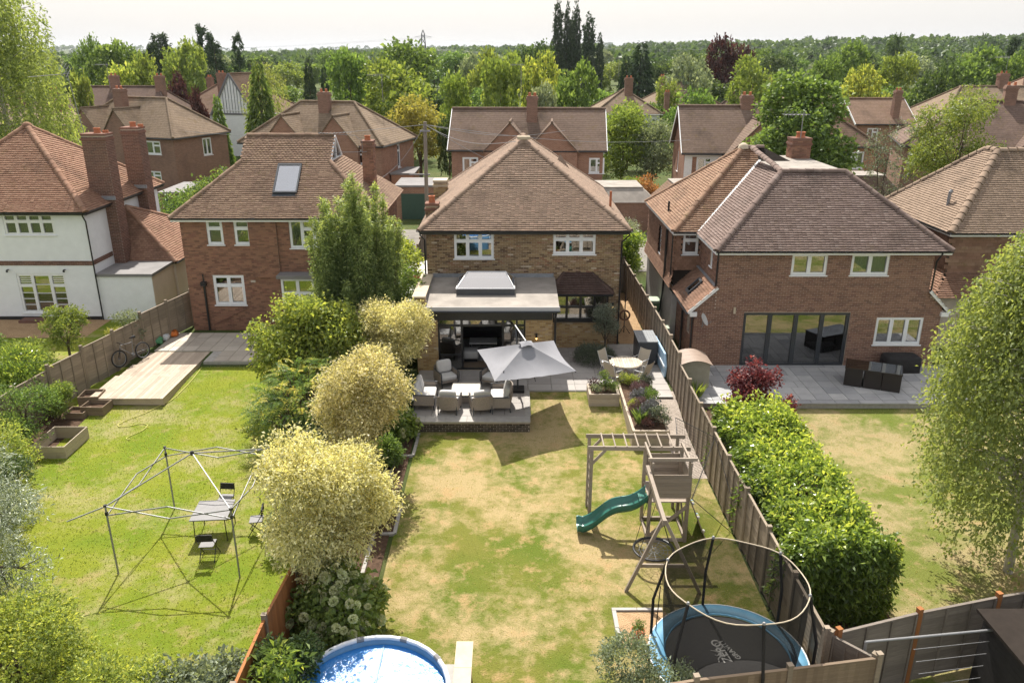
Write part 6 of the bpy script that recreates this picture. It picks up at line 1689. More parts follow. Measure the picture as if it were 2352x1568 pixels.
    q = MB(); q.tube([A, B, C, D, A], .012, 5); q.tube([C, (6.1, 19.2, .05)], .01, 5); q.tube([B, (6.15, 19.4, .9)], .01, 5); q.build('cord', MATS['black_paint'], n_)
play()
# ---- trampoline
def trampoline():
    cx, cy, r_ = 4.5, 13.42, 1.58; t = thing('trampoline', 'round trampoline with blue pad and dark safety net', 'trampoline', (cx, cy, 0)); ang = np.linspace(0, 2 * math.pi, 49)
    q = MB(); q.grid([[(cx + a * math.cos(w), cy + a * math.sin(w), .78) for w in ang] for a in (.01, .5, 1.0, 1.30)]); mat = q.build('mat', MATS['tramp_mat'], t, recalc=False)
    q = MB(); q.grid([[(cx + a * math.cos(w), cy + a * math.sin(w), z) for w in ang] for a, z in ((1.28, .80), (1.30, .835), (1.45, .845), (1.60, .835), (1.63, .80))]); q.build('pad', MATS['tramp_pad'], t, smooth='all', recalc=False)
    q = MB(); q.tube([(cx + 1.63 * math.cos(w), cy + 1.63 * math.sin(w), .815) for w in ang[:-1]], .018, 6, closed=True); q.build('pad_trim', MATS['pool_white'], t)
    q = MB(); q.tube([(cx + 1.55 * math.cos(w), cy + 1.55 * math.sin(w), .74) for w in ang[:-1]], .03, 8, closed=True); q.build('frame_ring', MATS['galv'], t)
    for k in range(4):
        a = k * math.pi / 2 + .5; p = [(cx + 1.55 * math.cos(a + s * .25), cy + 1.55 * math.sin(a + s * .25)) for s in (-1, 1)]; q = MB(); q.tube([(p[0][0], p[0][1], .72), (p[0][0], p[0][1], .04), (p[1][0], p[1][1], .04), (p[1][0], p[1][1], .72)], .022, 6); q.build('leg', MATS['galv'], t)
    rn = 1.40; zt = 2.74
    for k in range(6):
        a = k * math.pi / 3 + .62; b = (1.0 if k % 2 else 1.0); q = MB(); q.tube([(cx + 1.63 * math.cos(a), cy + 1.63 * math.sin(a), .1), (cx + 1.64 * math.cos(a), cy + 1.64 * math.sin(a), 1.7), (cx + rn * math.cos(a), cy + rn * math.sin(a), zt)], .032, 8); q.build('net_pole', MATS['cover_black'], t); q = MB(); q.lathe((cx + rn * math.cos(a), cy + rn * math.sin(a), zt - .02), [(.03, 0), (.035, .04), (.02, .07)], 8); q.build('pole_cap', MATS['galv'], t)
    def ringz(w): return zt - .05 * (1 - math.cos(6 * (w - .62))) * .5
    q = MB(); q.tube([(cx + rn * math.cos(w), cy + rn * math.sin(w), ringz(w)) for w in ang[:-1]], .013, 6, closed=True); q.build('top_ring', MATS['hose_yellow'] if False else MATS['coping_stone'], t)
    if 'gauze' not in MATS:
        m = NT('gauze'); tr = m.n('ShaderNodeBsdfTransparent'); df = m.n('ShaderNodeBsdfDiffuse'); df.inputs[0].default_value = rgb(.035, .033, .03); mx = m.n('ShaderNodeMixShader'); mx.inputs[0].default_value = .72; m.l(tr.outputs[0], mx.inputs[1]); m.l(df.outputs[0], mx.inputs[2]); MATS['gauze'] = m.done(mx)
    q = MB(); P = []
    for z, k in ((.84, .93), (1.0, .94), (1.6, .98), (2.2, 1.0), (2.53, 1.0)): P.append([(cx + rn * k * (1 + .012 * math.sin(9 * w)) * math.cos(w), cy + rn * k * math.sin(w), z if z < 2.5 else ringz(w)) for w in ang])
    q.grid(P); q.build('safety_net', MATS['gauze'], t, smooth='all', recalc=False)
    q = MB(); q.tube([(cx - 1.38, cy + .72, .85), (cx - 1.35, cy + .72, 2.0)], .012, 5); q.build('net_zip', MATS['cover_black'], t)
    # printed lettering on the mat
    def word(s, loc, size, rot, bold=.0):
        c = bpy.data.curves.new('lettering', 'FONT'); c.body = s; c.size = size; c.align_x = 'LEFT'; c.offset = bold; c.fill_mode = 'FRONT'; o = bpy.data.objects.new('tmp', c); COL.objects.link(o); bpy.context.view_layer.update(); me = bpy.data.meshes.new_from_object(o); bpy.data.objects.remove(o)
        me.name = 'lettering'; me.materials.clear(); me.materials.append(MATS['print_white']); p = bpy.data.objects.new('lettering', me); link(p, mat); p.location = (loc[0] - cx, loc[1] - cy, .785); p.rotation_euler = (0, 0, rot)
    def A(x, y): return at(x, y, .79)
    def run(w_, p, q, k):
        a, b_ = A(*p), A(*q); d_ = b_ - a; word(w_, a, k, math.atan2(d_.y, d_.x), .004)
    run('ZERO', (1683, 1518), (1656, 1478), .27); run('GRAVITY', (1704, 1510), (1664, 1474), .155)
    c_ = A(1651, 1481); q = MB(); q.tube([(c_.x + .075 * math.cos(w), c_.y + .075 * math.sin(w), .787) for w in np.linspace(0, 2 * math.pi, 21)[:-1]], .014, 4, closed=True); q.build('logo_ring', MATS['print_white'], mat)
    def F(*L): return [A(x, y) for x, y in L]
    q = MB(); q.tube(F((1632, 1493), (1645, 1495), (1654, 1499), (1656, 1506), (1650, 1512), (1652, 1520)), [.01, .016, .03, .026, .014, .01], 5); q.tube(F((1654, 1499), (1648, 1505), (1642, 1503)), [.02, .013, .01], 5); q.tube(F((1656, 1506), (1664, 1508), (1668, 1500)), [.016, .012, .01], 5); q.build('logo_figure', MATS['print_white'], mat)
trampoline()
# ---- pool
def pool():
    cx, cy, r_ = -2.75, 12.3, 1.50; t = thing('paddling_pool', 'round frame pool with blue cover at the bottom edge', 'pool', (cx, cy, 0)); ang = np.linspace(0, 2 * math.pi, 49); M_plain('pool_wall', (.10, .24, .42), .5, .4, var=.1)
    if 'pool_cover' not in MATS:
        n = NT('pool_cover'); p = n.pos(); c = n.mix((.025, .16, .46), (.05, .24, .58), n.noise(p, 2.5, 5)); b = n.bump(n.math('ADD', n.noise(p, 7, 4, .6), n.math('MULTIPLY', n.noise(p, 60, 2), .25)), .45, .04); MATS['pool_cover'] = n.done(n.bsdf(c, .16, .6, 0, b))
    q = MB(); q.grid([[(cx + a * r_ * math.cos(w), cy + a * r_ * math.sin(w), .80 + .012 * math.sin(5 * w + a * 7)) for w in ang] for a in (.01, .3, .6, .85, .97)]); q.build('cover', MATS['pool_cover'], t, smooth='all', recalc=False)
    q = MB(); q.box(cx + .02, cx + .05, cy - 1.4, cy + 1.4, .815, .83); q.build('cover_seam', MATS['pool_wall'], t)
    q = MB(); q.grid([[(cx + a * r_ * math.cos(w), cy + a * r_ * math.sin(w), z) for w in ang] for a, z in ((.97, .70), (.985, .93), (1.02, .93), (1.04, .5), (1.02, 0))]); q.build('wall', MATS['pool_wall'], t, smooth='all', recalc=False)
    for k in range(10):
        a0, a1 = k * math.pi / 5 + .02, (k + 1) * math.pi / 5 - .02; q = MB(); q.tube([(cx + (r_ + .01) * math.cos(w), cy + (r_ + .01) * math.sin(w), .95) for w in np.linspace(a0, a1, 4)], .05, 8); q.build('rim_tube', MATS['pool_white'], t, smooth=True); q = MB(); q.tube([(cx + (r_ + .06) * math.cos(a0), cy + (r_ + .06) * math.sin(a0), .93), (cx + (r_ + .12) * math.cos(a0), cy + (r_ + .12) * math.sin(a0), .0)], .03, 6); q.build('leg', MATS['pool_white'], t); q = MB(); q.tube([(cx + (r_ + .01) * math.cos(a0 - .07), cy + (r_ + .01) * math.sin(a0 - .07), .95), (cx + (r_ + .01) * math.cos(a0 + .03), cy + (r_ + .01) * math.sin(a0 + .03), .95)], .058, 8); q.build('rim_joint', MATS['grey_plastic'], t)
    b = thing('stone_bench', 'pale slab topped block beside the pool', 'bench', (-1.0, 12.9, 0)); q = MB(); q.box(-1.14, -.86, 11.6, 13.7, 0, .82); q.build('base', MATS['wood_sleeper'], b)
    for y0, y1 in ((11.5, 13.0), (13.005, 13.78)): q = MB(); q.box(-1.18, -.82, y0, y1, .825, .875); q.build('slab', MATS['coping_stone'], b, bevel=.006)
    q = MB(); q.box(-1.62, -1.19, 11.5, 13.55, .42, .47); q.build('shelf_slab', MATS['coping_grey'], b, bevel=.006); q = MB(); q.box(-1.58, -1.19, 11.6, 13.5, 0, .415); q.build('shelf_base', MATS['wood_sleeper'], b)
pool()
t = thing('flower_pot', 'terracotta pot with low plant on the gravel square', 'plant pot', (2.87, 14.85, .0)); b = MB(); b.lathe((2.87, 14.85, .01), [(.11, 0), (.15, .2), (.17, .21), (.17, .26), (.14, .26), (.13, .2)], 16); b.build('pot', MATS['terracotta'], t, smooth=True)
t = thing('washing_rail', 'metal rail with wires below it in front of the dark end fence', 'washing line', (8.2, 12.75, 0))
b = MB(); b.tube([(6.85, 12.55, 1.9), (9.7, 12.92, 1.9)], .025, 8); b.build('rail', MATS['galv'], t)
for x, y in ((6.87, 12.56), (9.6, 12.91)): b = MB(); b.tube([(x, y, 0), (x, y, 1.9)], .03, 8); b.build('post', MATS['galv'], t)
for k in range(4): b = MB(); b.tube([(7.9 + .1 * k, 12.69, 1.6 - .3 * k), (9.6, 12.91, 1.62 - .3 * k)], .007, 5); b.build('wire', MATS['galv'], t)
t = thing('garden_shed', 'black walled shed with felt roof in the bottom right corner', 'shed', (10.6, 12.4, 0))
for k in range(16): b = MB(); b.box(9.5, 12, 10.9 , 13.2, .02 + k * .125, .142 + k * .125); b.build('board', MATS['cover_black'], t)
b = MB(); b.box(9.38, 12.1, 10.8, 13.3, 2.03, 2.09); b.build('roof', MATS['underlay'], t)
# ---- left garden
def bike():
    t = thing('bicycle', 'grey mountain bike leaning on the fence beside the deck', 'bicycle', (-15.85, 31.2, .45)); a, c = Vector((-16.14, 30.55, .84)), Vector((-15.63, 31.58, .84)); d = (c - a).normalized(); n = Vector((-d.y, d.x, 0)); tl = n * .0
    up = (Vector((0, 0, 1)) + n * .12).normalized()
    def P(s, h): return a + d * s + up * h
    L = (c - a).length
    for k, s in enumerate((0, L)):
        q = MB(); q.tube([P(s + .335 * math.cos(w), .335 * math.sin(w)) for w in np.linspace(0, 2 * math.pi, 33)[:-1]], .028, 8, closed=True); wh = q.build('wheel', MATS['cover_black'], t)
        q = MB(); q.tube([P(s + .30 * math.cos(w), .30 * math.sin(w)) for w in np.linspace(0, 2 * math.pi, 33)[:-1]], .012, 6, closed=True); q.tube([P(s, 0) + n * .05, P(s, 0) - n * .05], .025, 8); q.build('rim', MATS['screen_grey'], wh)
        for j in range(10): q = MB(); w = j * math.pi / 5; q.tube([P(s, 0), P(s + .3 * math.cos(w), .3 * math.sin(w))], .002, 3); q.build('spoke', MATS['galv'], wh)
    bb, st, hd, hl = P(L * .58, -.03), P(L * .66, .48), P(L * .17, .52), P(L * .13, .40); q = MB()
    for p1, p2, r_ in ((bb, st, .016), (st, hd, .017), (hl, bb, .02), (bb, P(L, 0), .011), (st, P(L, 0), .010), (hd, hl, .02)): q.tube([p1, p2], r_, 8)
    q.build('frame', MATS['grey_plastic'], t)
    q = MB(); q.tube([hl, P(0, .0) + n * .05], .016, 6); q.tube([hl, P(0, .0) - n * .05], .016, 6); q.build('fork', MATS['cover_black'], t)
    q = MB(); q.tube([hd, P(L * .15, .62)], .015, 6); q.tube([P(L * .13, .63) - n * .33, P(L * .16, .62) - n * .1, P(L * .16, .62) + n * .1, P(L * .13, .63) + n * .33], .014, 6); q.build('handlebar', MATS['cover_black'], t)
    q = MB(); q.tube([st, P(L * .69, .66)], .013, 6); q.build('seat_post', MATS['screen_grey'], t); q = MB(); s0 = P(L * .70, .68); q.tube([s0 + d * .13, s0 + d * .05, s0 - d * .12], [.06, .055, .02], 8); q.build('saddle', MATS['cover_black'], t)
    q = MB(); q.tube([bb + n * .06, bb - n * .06], .05, 10); q.tube([bb + n * .07, bb + n * .07 - up * .16], .01, 5); q.tube([bb - n * .07, bb - n * .07 + up * .16], .01, 5); q.build('crank', MATS['screen_grey'], t)
bike()
for nm, x, y, c, s, lab in (('plastic_bag', -15.75, 33.9, 'bag_white', .26, 'white plastic bag heaped against the left fence'), ('plastic_bag', -15.55, 34.4, 'bag_orange', .25, 'orange plastic bag by the left fence path'), ('plastic_bag', -15.85, 33.4, 'bag_green', .26, 'green and white bag by the left fence, nearest the deck')):
    b = MB(); cushion(b, -s, s, -s * .8, s * .8, 0, s * 1.1, .6, 8); r_ = random.Random(x); b.v = [(p[0] + r_.uniform(-.04, .04), p[1] + r_.uniform(-.04, .04), max(0, p[2] + r_.uniform(-.05, .05))) for p in b.v]; o = b.build(nm, MATS[c], smooth='all'); o.location = (x, y, .465); tag(o, lab, 'bag')
def crate(label, x, y, z, w, d, h, rot, zi=.05):
    t = thing('planter_box', label, 'planter', (x, y, z), rot)
    for q in ((-w / 2, w / 2, -d / 2, -d / 2 + .03), (-w / 2, w / 2, d / 2 - .03, d / 2), (-w / 2, -w / 2 + .03, -d / 2 + .031, d / 2 - .031), (w / 2 - .03, w / 2, -d / 2 + .031, d / 2 - .031)):
        for k in range(2): b = MB(); b.box(*q, k * h / 2 + .003, (k + 1) * h / 2); b.build('side_board', MATS['wood_brown'], t, local=True)
    b = MB(); b.poly((-w / 2 + .02, -d / 2 + .02, h * .55), (w / 2 - .02, -d / 2 + .02, h * .55), (w / 2 - .02, d / 2 - .02, h * .55), (-w / 2 + .02, d / 2 - .02, h * .55)); b.build('soil', MATS['soil'], t, local=True)
crate('upper timber planter box at the front left corner of the deck', -15.95, 27.75, .15, .75, .75, .38, .1); crate('lower timber planter box in front of the deck corner', -15.45, 27.05, .08, .85, .7, .34, -.05); crate('timber planter box half buried below the deck corner', -16.0, 26.75, .06, .7, .6, .24, .0)
t = thing('raised_planter', 'pale raised bed box at the edge of the left lawn', 'planter', (-15.3, 24.2, .0))
for q in ((-15.9, -14.75, 23.5, 23.53), (-14.78, -14.75, 23.531, 25.0), (-15.9, -14.75, 25.0, 25.03), (-15.9, -15.87, 23.531, 25.0)):
    for k in range(2): b = MB(); b.box(*q, .02 + k * .22, .235 + k * .22); b.build('side_board', MATS['wood_sleeper'], t)
pts = [(.25 * x, 686 + .25 * y) for x, y in ((1480, 1000), (1330, 1065), (1180, 1115), (1100, 1150), (1085, 1165), (1110, 1178), (1200, 1168), (1290, 1150), (1340, 1155), (1352, 1172), (1300, 1212), (1220, 1245), (1165, 1270), (1168, 1284), (1195, 1288))]
def catmull(P, n=6):
    out = []
    for i in range(len(P) - 1):
        p0, p1, p2, p3 = P[max(0, i - 1)], P[i], P[i + 1], P[min(len(P) - 1, i + 2)]
        for k in range(n):
            t_ = k / n; out.append(.5 * ((2 * p1) + (p2 - p0) * t_ + (2 * p0 - 5 * p1 + 4 * p2 - p3) * t_ ** 2 + (3 * p1 - p0 - 3 * p2 + p3) * t_ ** 3))
    return out + [P[-1]]
hp = [at(x, y, .05) for x, y in pts]; hp = [Vector((p.x, p.y, gz(p.x, p.y) + .03)) for p in hp]; hp = [Vector((-13.0, 31.0, gz(-13, 31) + .03)), Vector((-12.9, 29.5, gz(-13, 29.5) + .03)), Vector((-13.0, 28.0, gz(-13, 28) + .03))] + hp
b = MB(); b.tube(catmull(hp), .013, 6); o = b.build('garden_hose', MATS['hose_yellow']); tag(o, 'yellow garden hose curling over the left lawn in front of the deck', 'hose')
def gazebo():
    t = thing('gazebo_frame', 'bare metal pop-up gazebo frame standing on the left lawn', 'gazebo', (-8.5, 18.85, 0)); c = [Vector((-10.15, 17.3, 0)), Vector((-6.97, 17.15, 0)), Vector((-6.95, 20.4, 0)), Vector((-9.95, 20.44, 0))]; zt = 2.0; apex = Vector((-8.52, 18.95, 2.62))
    for p in c: b = MB(); b.beam(p, p + Vector((0, 0, zt)), .035, .035); b.build('leg', MATS['galv'], t); b = MB(); b.box(p.x - .03, p.x + .03, p.y - .03, p.y + .03, zt - .25, zt - .16); b.box(p.x - .03, p.x + .03, p.y - .03, p.y + .03, zt, zt + .05); b.build('bracket', MATS['black_paint'], t)
    for i in range(4):
        a, d = c[i], c[(i + 1) % 4]
        for s0, s1 in ((0, .5), (.5, 1)):
            for za, zb_ in ((zt, zt - .30), (zt - .26, zt + .04)): b = MB(); b.beam(a.lerp(d, s0) + Vector((0, 0, za if s0 == 0 else zb_)), a.lerp(d, s1) + Vector((0, 0, zb_ if s0 == 0 else za)), .018, .03); b.build('truss_bar', MATS['galv'], t)
        b = MB(); b.beam(a + Vector((0, 0, zt)), apex, .02, .03); b.build('roof_bar', MATS['galv'], t)
    b = MB(); b.beam(c[0] + Vector((0, 0, zt)), c[0] + Vector((-.75, -.45, zt - .15)), .018, .03); b.build('loose_bar', MATS['galv'], t); b = MB(); b.lathe(apex, [(.05, -.05), (.05, .05), (.02, .07)], 8); b.build('apex_joint', MATS['black_paint'], t)
gazebo()
t = thing('folding_table', 'grey folding table under the gazebo frame', 'table', (-8.3, 19.2, 0), R(5)); b = MB(); b.box(-.5, .5, -.52, .52, .70, .735); b.build('table_top', MATS['grey_plastic'], t, local=True, bevel=.015)
for x in (-.43, .43):
    for y in (-.45, .45): b = MB(); b.tube([(x, y, 0), (x * .95, y * .95, .70)], .014, 6); b.build('leg', MATS['black_paint'], t, local=True)
def fold_chair(label, loc, rotz):
    t = thing('folding_chair', label, 'chair', loc, rotz)
    for s in (-1, 1):
        b = MB(); b.tube([(s * .21, -.26, 0), (s * .21, .14, .62), (s * .20, .2, .82)], .012, 6); b.build('frame_leg', MATS['black_paint'], t, local=True); b = MB(); b.tube([(s * .19, .25, 0), (s * .19, -.16, .44)], .012, 6); b.build('rear_leg', MATS['black_paint'], t, local=True)
    b = MB(); b.box(-.19, .19, -.2, .17, .43, .455); b.build('seat', MATS['grey_plastic'], t, local=True, bevel=.012); b = MB(); b.prism([(-.21, .62), (.21, .62), (.19, .82), (-.19, .82)], .15, .19, 'y'); b.build('backrest', MATS['cover_black'], t, local=True, bevel=.012)
    b = MB(); b.tube([(-.21, -.15, .17), (.21, -.15, .17)], .01, 5); b.build('stretcher', MATS['black_paint'], t, local=True)
fold_chair('folding chair on the camera side of the grey folding table', (-8.05, 18.0, 0), R(184)); fold_chair('folding chair on the far side of the grey folding table', (-8.35, 20.35, 0), R(-4)); fold_chair('folding chair on the right of the folding table, half under the golden tree', (-7.1, 19.2, 0), R(-80))
# ---- right garden
def rtable():
    t = thing('patio_dining_set', 'black rattan cube dining set with glass top on the right terrace', 'table', (14.05, 28.75, .475), R(-24)); b = MB(); b.box(-1.02, 1.02, -.55, .55, .70, .735); b.build('table_frame', MATS['rattan_black'], t, local=True); b = MB(); b.box(-1.0, 1.0, -.53, .53, .737, .745); b.build('glass_top', MATS['glass_dark'], t, local=True)
    for x0, x1 in ((-1.0, -.36), (-.30, .32), (.34, 1.0)): b = MB(); b.box(x0, x1, -.53, .53, .0, .695); b.build('rattan_cube', MATS['rattan_black'], t, local=True, bevel=.02)
    t = thing('covered_bench', 'black covered low bench against the brown brick wall', 'bench', (15.8, 30.2, .475)); b = MB(); cushion(b, -.72, .72, -.38, .38, 0, .68, .25, 8); b.build('cover', MATS['cover_black'], t, local=True, smooth='all'); b = MB(); b.box(-.68, .68, -.34, .34, 0, .1); b.build('base', MATS['rattan_black'], t, local=True)
    t = thing('garden_store', 'small plastic garden store with curved brown roof behind the fence', 'garden store', (7.05, 29.0, .4)); b = MB(); b.box(6.5, 7.6, 28.4, 29.6, .4, 1.35); b.build('body', MATS['store_beige'], t, bevel=.02); P = [[(6.42 + 1.26 * u, y, 1.36 + .28 * math.sin(math.pi * (.12 + .76 * u))) for u in np.linspace(0, 1, 9)] for y in (28.3, 29.7)]
    for k in range(4): b = MB(); y0 = 28.3 + k * .35; b.grid([[(6.42 + 1.26 * u, y, 1.34 + .28 * math.sin(math.pi * (.12 + .76 * u))) for u in np.linspace(0, 1, 9)] for y in (y0, y0 + .34)]); b.build('roof_panel', MATS['store_brown'], t, smooth='all', recalc=False)
    b = MB(); b.prism([(6.5, 1.35)] + [(6.42 + 1.26 * u, 1.32 + .28 * math.sin(math.pi * (.12 + .76 * u))) for u in np.linspace(.05, .95, 9)] + [(7.6, 1.35)], 28.4, 28.43, 'y'); b.build('gable', MATS['store_beige'], t)
    t = thing('wheelie_bin', 'green wheelie bin with pale lid in the passage behind the fence', 'bin', (6.75, 36.6, .45)); b = MB(); b.add([(6.52, 36.4, .5), (6.98, 36.4, .5), (6.98, 36.9, .5), (6.52, 36.9, .5), (6.45, 36.3, 1.45), (7.05, 36.3, 1.45), (7.05, 37.0, 1.45), (6.45, 37.0, 1.45)], [(0, 3, 2, 1), (4, 5, 6, 7), (0, 1, 5, 4), (1, 2, 6, 5), (2, 3, 7, 6), (3, 0, 4, 7)]); b.build('body', MATS['bin_green'], t, bevel=.02); b = MB(); cushion(b, 6.42, 7.08, 36.26, 37.04, 1.45, 1.6, .3); b.build('lid', MATS['bin_lid'], t, smooth='all')
    for x in (6.5, 6.98): b = MB(); b.tube([(x - .03, 36.9, .55), (x + .03, 36.9, .55)], .1, 10); b.build('wheel', MATS['cover_black'], t)
    t = thing('gas_meter_box', 'small grey-green box on the ground beside the pebbledash wall', 'meter box', (6.9, 34.0, .45)); b = MB(); b.box(6.7, 7.05, 33.8, 34.2, .45, 1.0); b.build('body', MATS['store_beige'], t, bevel=.02); b = MB(); b.box(6.68, 7.07, 33.78, 34.22, 1.001, 1.06); b.build('lid', MATS['bin_lid'], t)
rtable()
# ---- telegraph pole, wires, pylon, aerials
def poles():
    t = thing('telegraph_pole', 'wooden telegraph pole between the red brick house and the middle house', 'pole', (-5.0, 47, .45)); top = on(976, 280, 47); b = MB(); b.tube([(top.x - .12, 47, .3), (top.x, 47, top.z)], [.13, .1], 10); b.build('post', MATS['pole_wood'], t); b = MB(); b.box(top.x - .3, top.x + .3, 46.85, 46.93, top.z - .55, top.z - .45); b.box(top.x - 1.0, top.x + .2, 46.86, 46.92, on(976, 400, 47).z - .05, on(976, 400, 47).z + .03); b.build('cross_arm', MATS['galv'], t)
    w0 = Vector((top.x, 46.9, top.z - .15)); r_ = Vector((-4.0, 30, 0))
    ends = [Vector((.2, 39.0, 8.7)), Vector((4.0, 62, 7.2)), Vector((-7.5, 43, 6.1)), Vector((-30, 75, 6)), Vector((3.6, 44.2, 5.7)), Vector((13.5, 62, 6.5))]
    labs = ['telephone wire from the pole to the middle house ridge', 'telephone wire from the pole to the long ridged semi', 'slanting telephone wire from the pole down to the red brick house', 'telephone wire from the pole to the mossy house on the left', 'telephone wire from the pole over the back of the middle house', 'telephone wire from the pole to the boarded house']
    for e, lb in zip(ends, labs):
        P = [w0.lerp(e, u) - Vector((0, 0, .5 * math.sin(math.pi * u))) for u in np.linspace(0, 1, 12)]; b = MB(); b.tube(P, .012, 4); o = b.build('telephone_wire', MATS['galv']); tag(o, lb, 'wire')
    # pylon
    px, py = -73, 700; t = thing('pylon', 'steel lattice electricity pylon on the horizon', 'pylon', (px, py, 4)); h = 27.5; b = MB(); lv = [0, .22, .42, .6, .76, .88]; hw = [3.2, 2.6, 2.0, 1.6, 1.3, 1.2]
    for sx in (-1, 1):
        for sy in (-1, 1): q = MB(); q.tube([(px + sx * w, py + sy * w, 4 + h * l) for l, w in zip(lv, hw)] + [(px, py, 4 + h)], .26, 4); q.build('leg', MATS['black_paint'], t)
    for i in range(5):
        for s in (-1, 1): q = MB(); q.tube([(px - hw[i], py + s * hw[i], 4 + h * lv[i]), (px + hw[i + 1], py + s * hw[i + 1], 4 + h * lv[i + 1])], .1, 4); q.tube([(px + hw[i], py + s * hw[i], 4 + h * lv[i]), (px - hw[i + 1], py + s * hw[i + 1], 4 + h * lv[i + 1])], .15, 4); q.build('lattice', MATS['black_paint'], t)
    for z, w in ((.80, 7.0), (.50, 6.0)): q = MB(); q.tube([(px - w, py, 4 + h * z), (px + w, py, 4 + h * z)], .14, 4); q.tube([(px - w, py, 4 + h * z), (px, py, 4 + h * (z + .06)), (px + w, py, 4 + h * z)], .1, 4); q.build('cross_arm', MATS['screen_grey'], t)
    for z, w, lb in ((.80, 6.6, 'upper'), (.50, 5.6, 'lower')):
        for s, sd in ((-1, 'left'), (1, 'right')):
            q = MB()
            for d_ in (-1, 1): q.tube([(px + s * w + d_ * 420 * u, py + d_ * 60 * u, 4 + h * z - .6 - 9 * math.sin(math.pi * u)) for u in np.linspace(0, 1, 14)], .05, 3)
            o = q.build('power_line', MATS['galv']); tag(o, f'power line on the {sd} end of the {lb} pylon arm', 'power line')
    def aerial(label, x, y, z0, z1, n=8, w=1.1):
        t = thing('aerial', label, 'aerial', (x, y, z0)); b = MB(); b.tube([(x, y, z0), (x, y, z1)], .022, 6); b.build('mast', MATS['galv'], t); b = MB(); b.tube([(x - w, y, z1 - .1), (x + .3, y, z1 - .1)], .02, 5)
        for k in range(n): xx = x - w + .05 + k * (w + .2) / n; b.tube([(xx, y - .3, z1 - .1), (xx, y + .3, z1 - .1)], .012, 4); b.tube([(xx, y, z1 - .2), (xx, y, z1 + .05)], .012, 4)
        b.build('antenna', MATS['galv'], t)
    aerial('tall aerial on the chimney of the long ridged semi', .75, 69, 9.4, 11.9, 8, .9); aerial('aerial with wide crossbar on the brown brick house chimney', 13.4, 38.0, 8.8, 10.1, 6, .9); aerial('aerial on the far white house roof', 14.6, 115, 9.7, 12.2, 7, 1.2); aerial('aerial on the far house chimney at the right', 55.2, 94, 10.5, 12.4, 8, 1.4); aerial('aerial on the mossy semi behind the white house', -38, 79, 9.6, 11.8, 7, 1.0); aerial('aerial above the twin gabled house beside the golden shrub', -11.5, 74, 8.6, 11.0, 8, 1.3)
poles()
# ---- living room seen through the open doors
def lounge():
    t = thing('indoor_sofa', 'dark sofa with pale cushions inside the open glass doors', 'sofa', (-1.2, 34.6, .47)); b = MB(); b.box(-2.4, .1, 34.2, 35.1, .47, .88); b.build('base', MATS['sofa_dark'], t, bevel=.05); b = MB(); b.box(-2.4, .1, 34.85, 35.15, .88, 1.3); b.build('back', MATS['sofa_dark'], t, bevel=.05)
    for x in (-2.0, -.6): b = MB(); cushion(b, -.26, .26, -.07, .07, -.2, .2, .5); o = b.build('cushion', MATS['cushion'], t, local=True, smooth='all'); o.location = (x + 1.2, .12, .62); o.rotation_euler = (R(-15), 0, 0)
    t = thing('indoor_table', 'white topped coffee table inside the open glass doors', 'table', (-1.25, 32.6, .47)); b = MB(); b.box(-1.85, -.65, 32.3, 33.0, .85, .9); b.build('top', MATS['white_paint'], t)
    for x in (-1.8, -.7):
        for y in (32.35, 32.95): b = MB(); b.box(x - .02, x + .02, y - .02, y + .02, .47, .85); b.build('leg', MATS['black_paint'], t)
    t = thing('footstool', 'pale upholstered stool inside the open glass doors', 'stool', (-1.75, 31.4, .47)); b = MB(); cushion(b, -2.05, -1.4, 31.1, 31.75, .6, .95, .25); b.build('pad', MATS['cushion'], t, smooth='all'); b = MB(); b.box(-2.0, -1.45, 31.15, 31.7, .475, .6); b.build('frame', MATS['black_paint'], t)
    b = MB(); b.box(-2.3, -.1, 31.3, 34.0, .472, .485); o = b.build('rug', MATS['rug']); tag(o, 'patterned rug on the floor inside the glass doors', 'rug')
lounge()
# ------------------------------------------------------------------ plants
M_leaf('leaf_golden', [(0.0, (0.20, 0.20, 0.085)), (0.35, (0.41, 0.39, 0.18)), (0.7, (0.64, 0.60, 0.33)), (1.0, (0.80, 0.75, 0.50))], 0.32, 0.55)
M_leaf('leaf_laurel', [(0.0, (0.055, 0.10, 0.018)), (0.5, (0.135, 0.215, 0.028)), (0.85, (0.27, 0.36, 0.04)), (1.0, (0.44, 0.49, 0.06))], 0.38, 0.3, 0.5)
M_leaf('leaf_birch', [(0.0, (0.123, 0.167, 0.043)), (0.5, (0.217, 0.275, 0.065)), (1.0, (0.377, 0.420, 0.123))], 0.36)
M_leaf('leaf_feather', [(0.0, (0.043, 0.080, 0.029)), (0.5, (0.102, 0.167, 0.049)), (0.85, (0.232, 0.319, 0.084)), (1.0, (0.435, 0.522, 0.160))], 0.30)
M_leaf('leaf_hazel', [(0.0, (0.109, 0.160, 0.029)), (0.5, (0.232, 0.304, 0.046)), (1.0, (0.478, 0.507, 0.080))], 0.36)
M_leaf('leaf_sumac', [(0.0, (0.041, 0.094, 0.023)), (0.6, (0.109, 0.203, 0.038)), (0.85, (0.319, 0.392, 0.058)), (1.0, (0.696, 0.609, 0.102))], 0.30)
M_leaf('leaf_dark', [(0.0, (0.029, 0.058, 0.017)), (0.5, (0.058, 0.109, 0.026)), (1.0, (0.123, 0.189, 0.046))], 0.25)
M_leaf('leaf_mid', [(0.0, (0.058, 0.109, 0.023)), (0.5, (0.116, 0.203, 0.038)), (1.0, (0.217, 0.319, 0.065))], 0.30)
M_leaf('leaf_lime', [(0.0, (0.095, 0.15, 0.024)), (0.5, (0.165, 0.235, 0.036)), (1.0, (0.28, 0.345, 0.06))], 0.34)
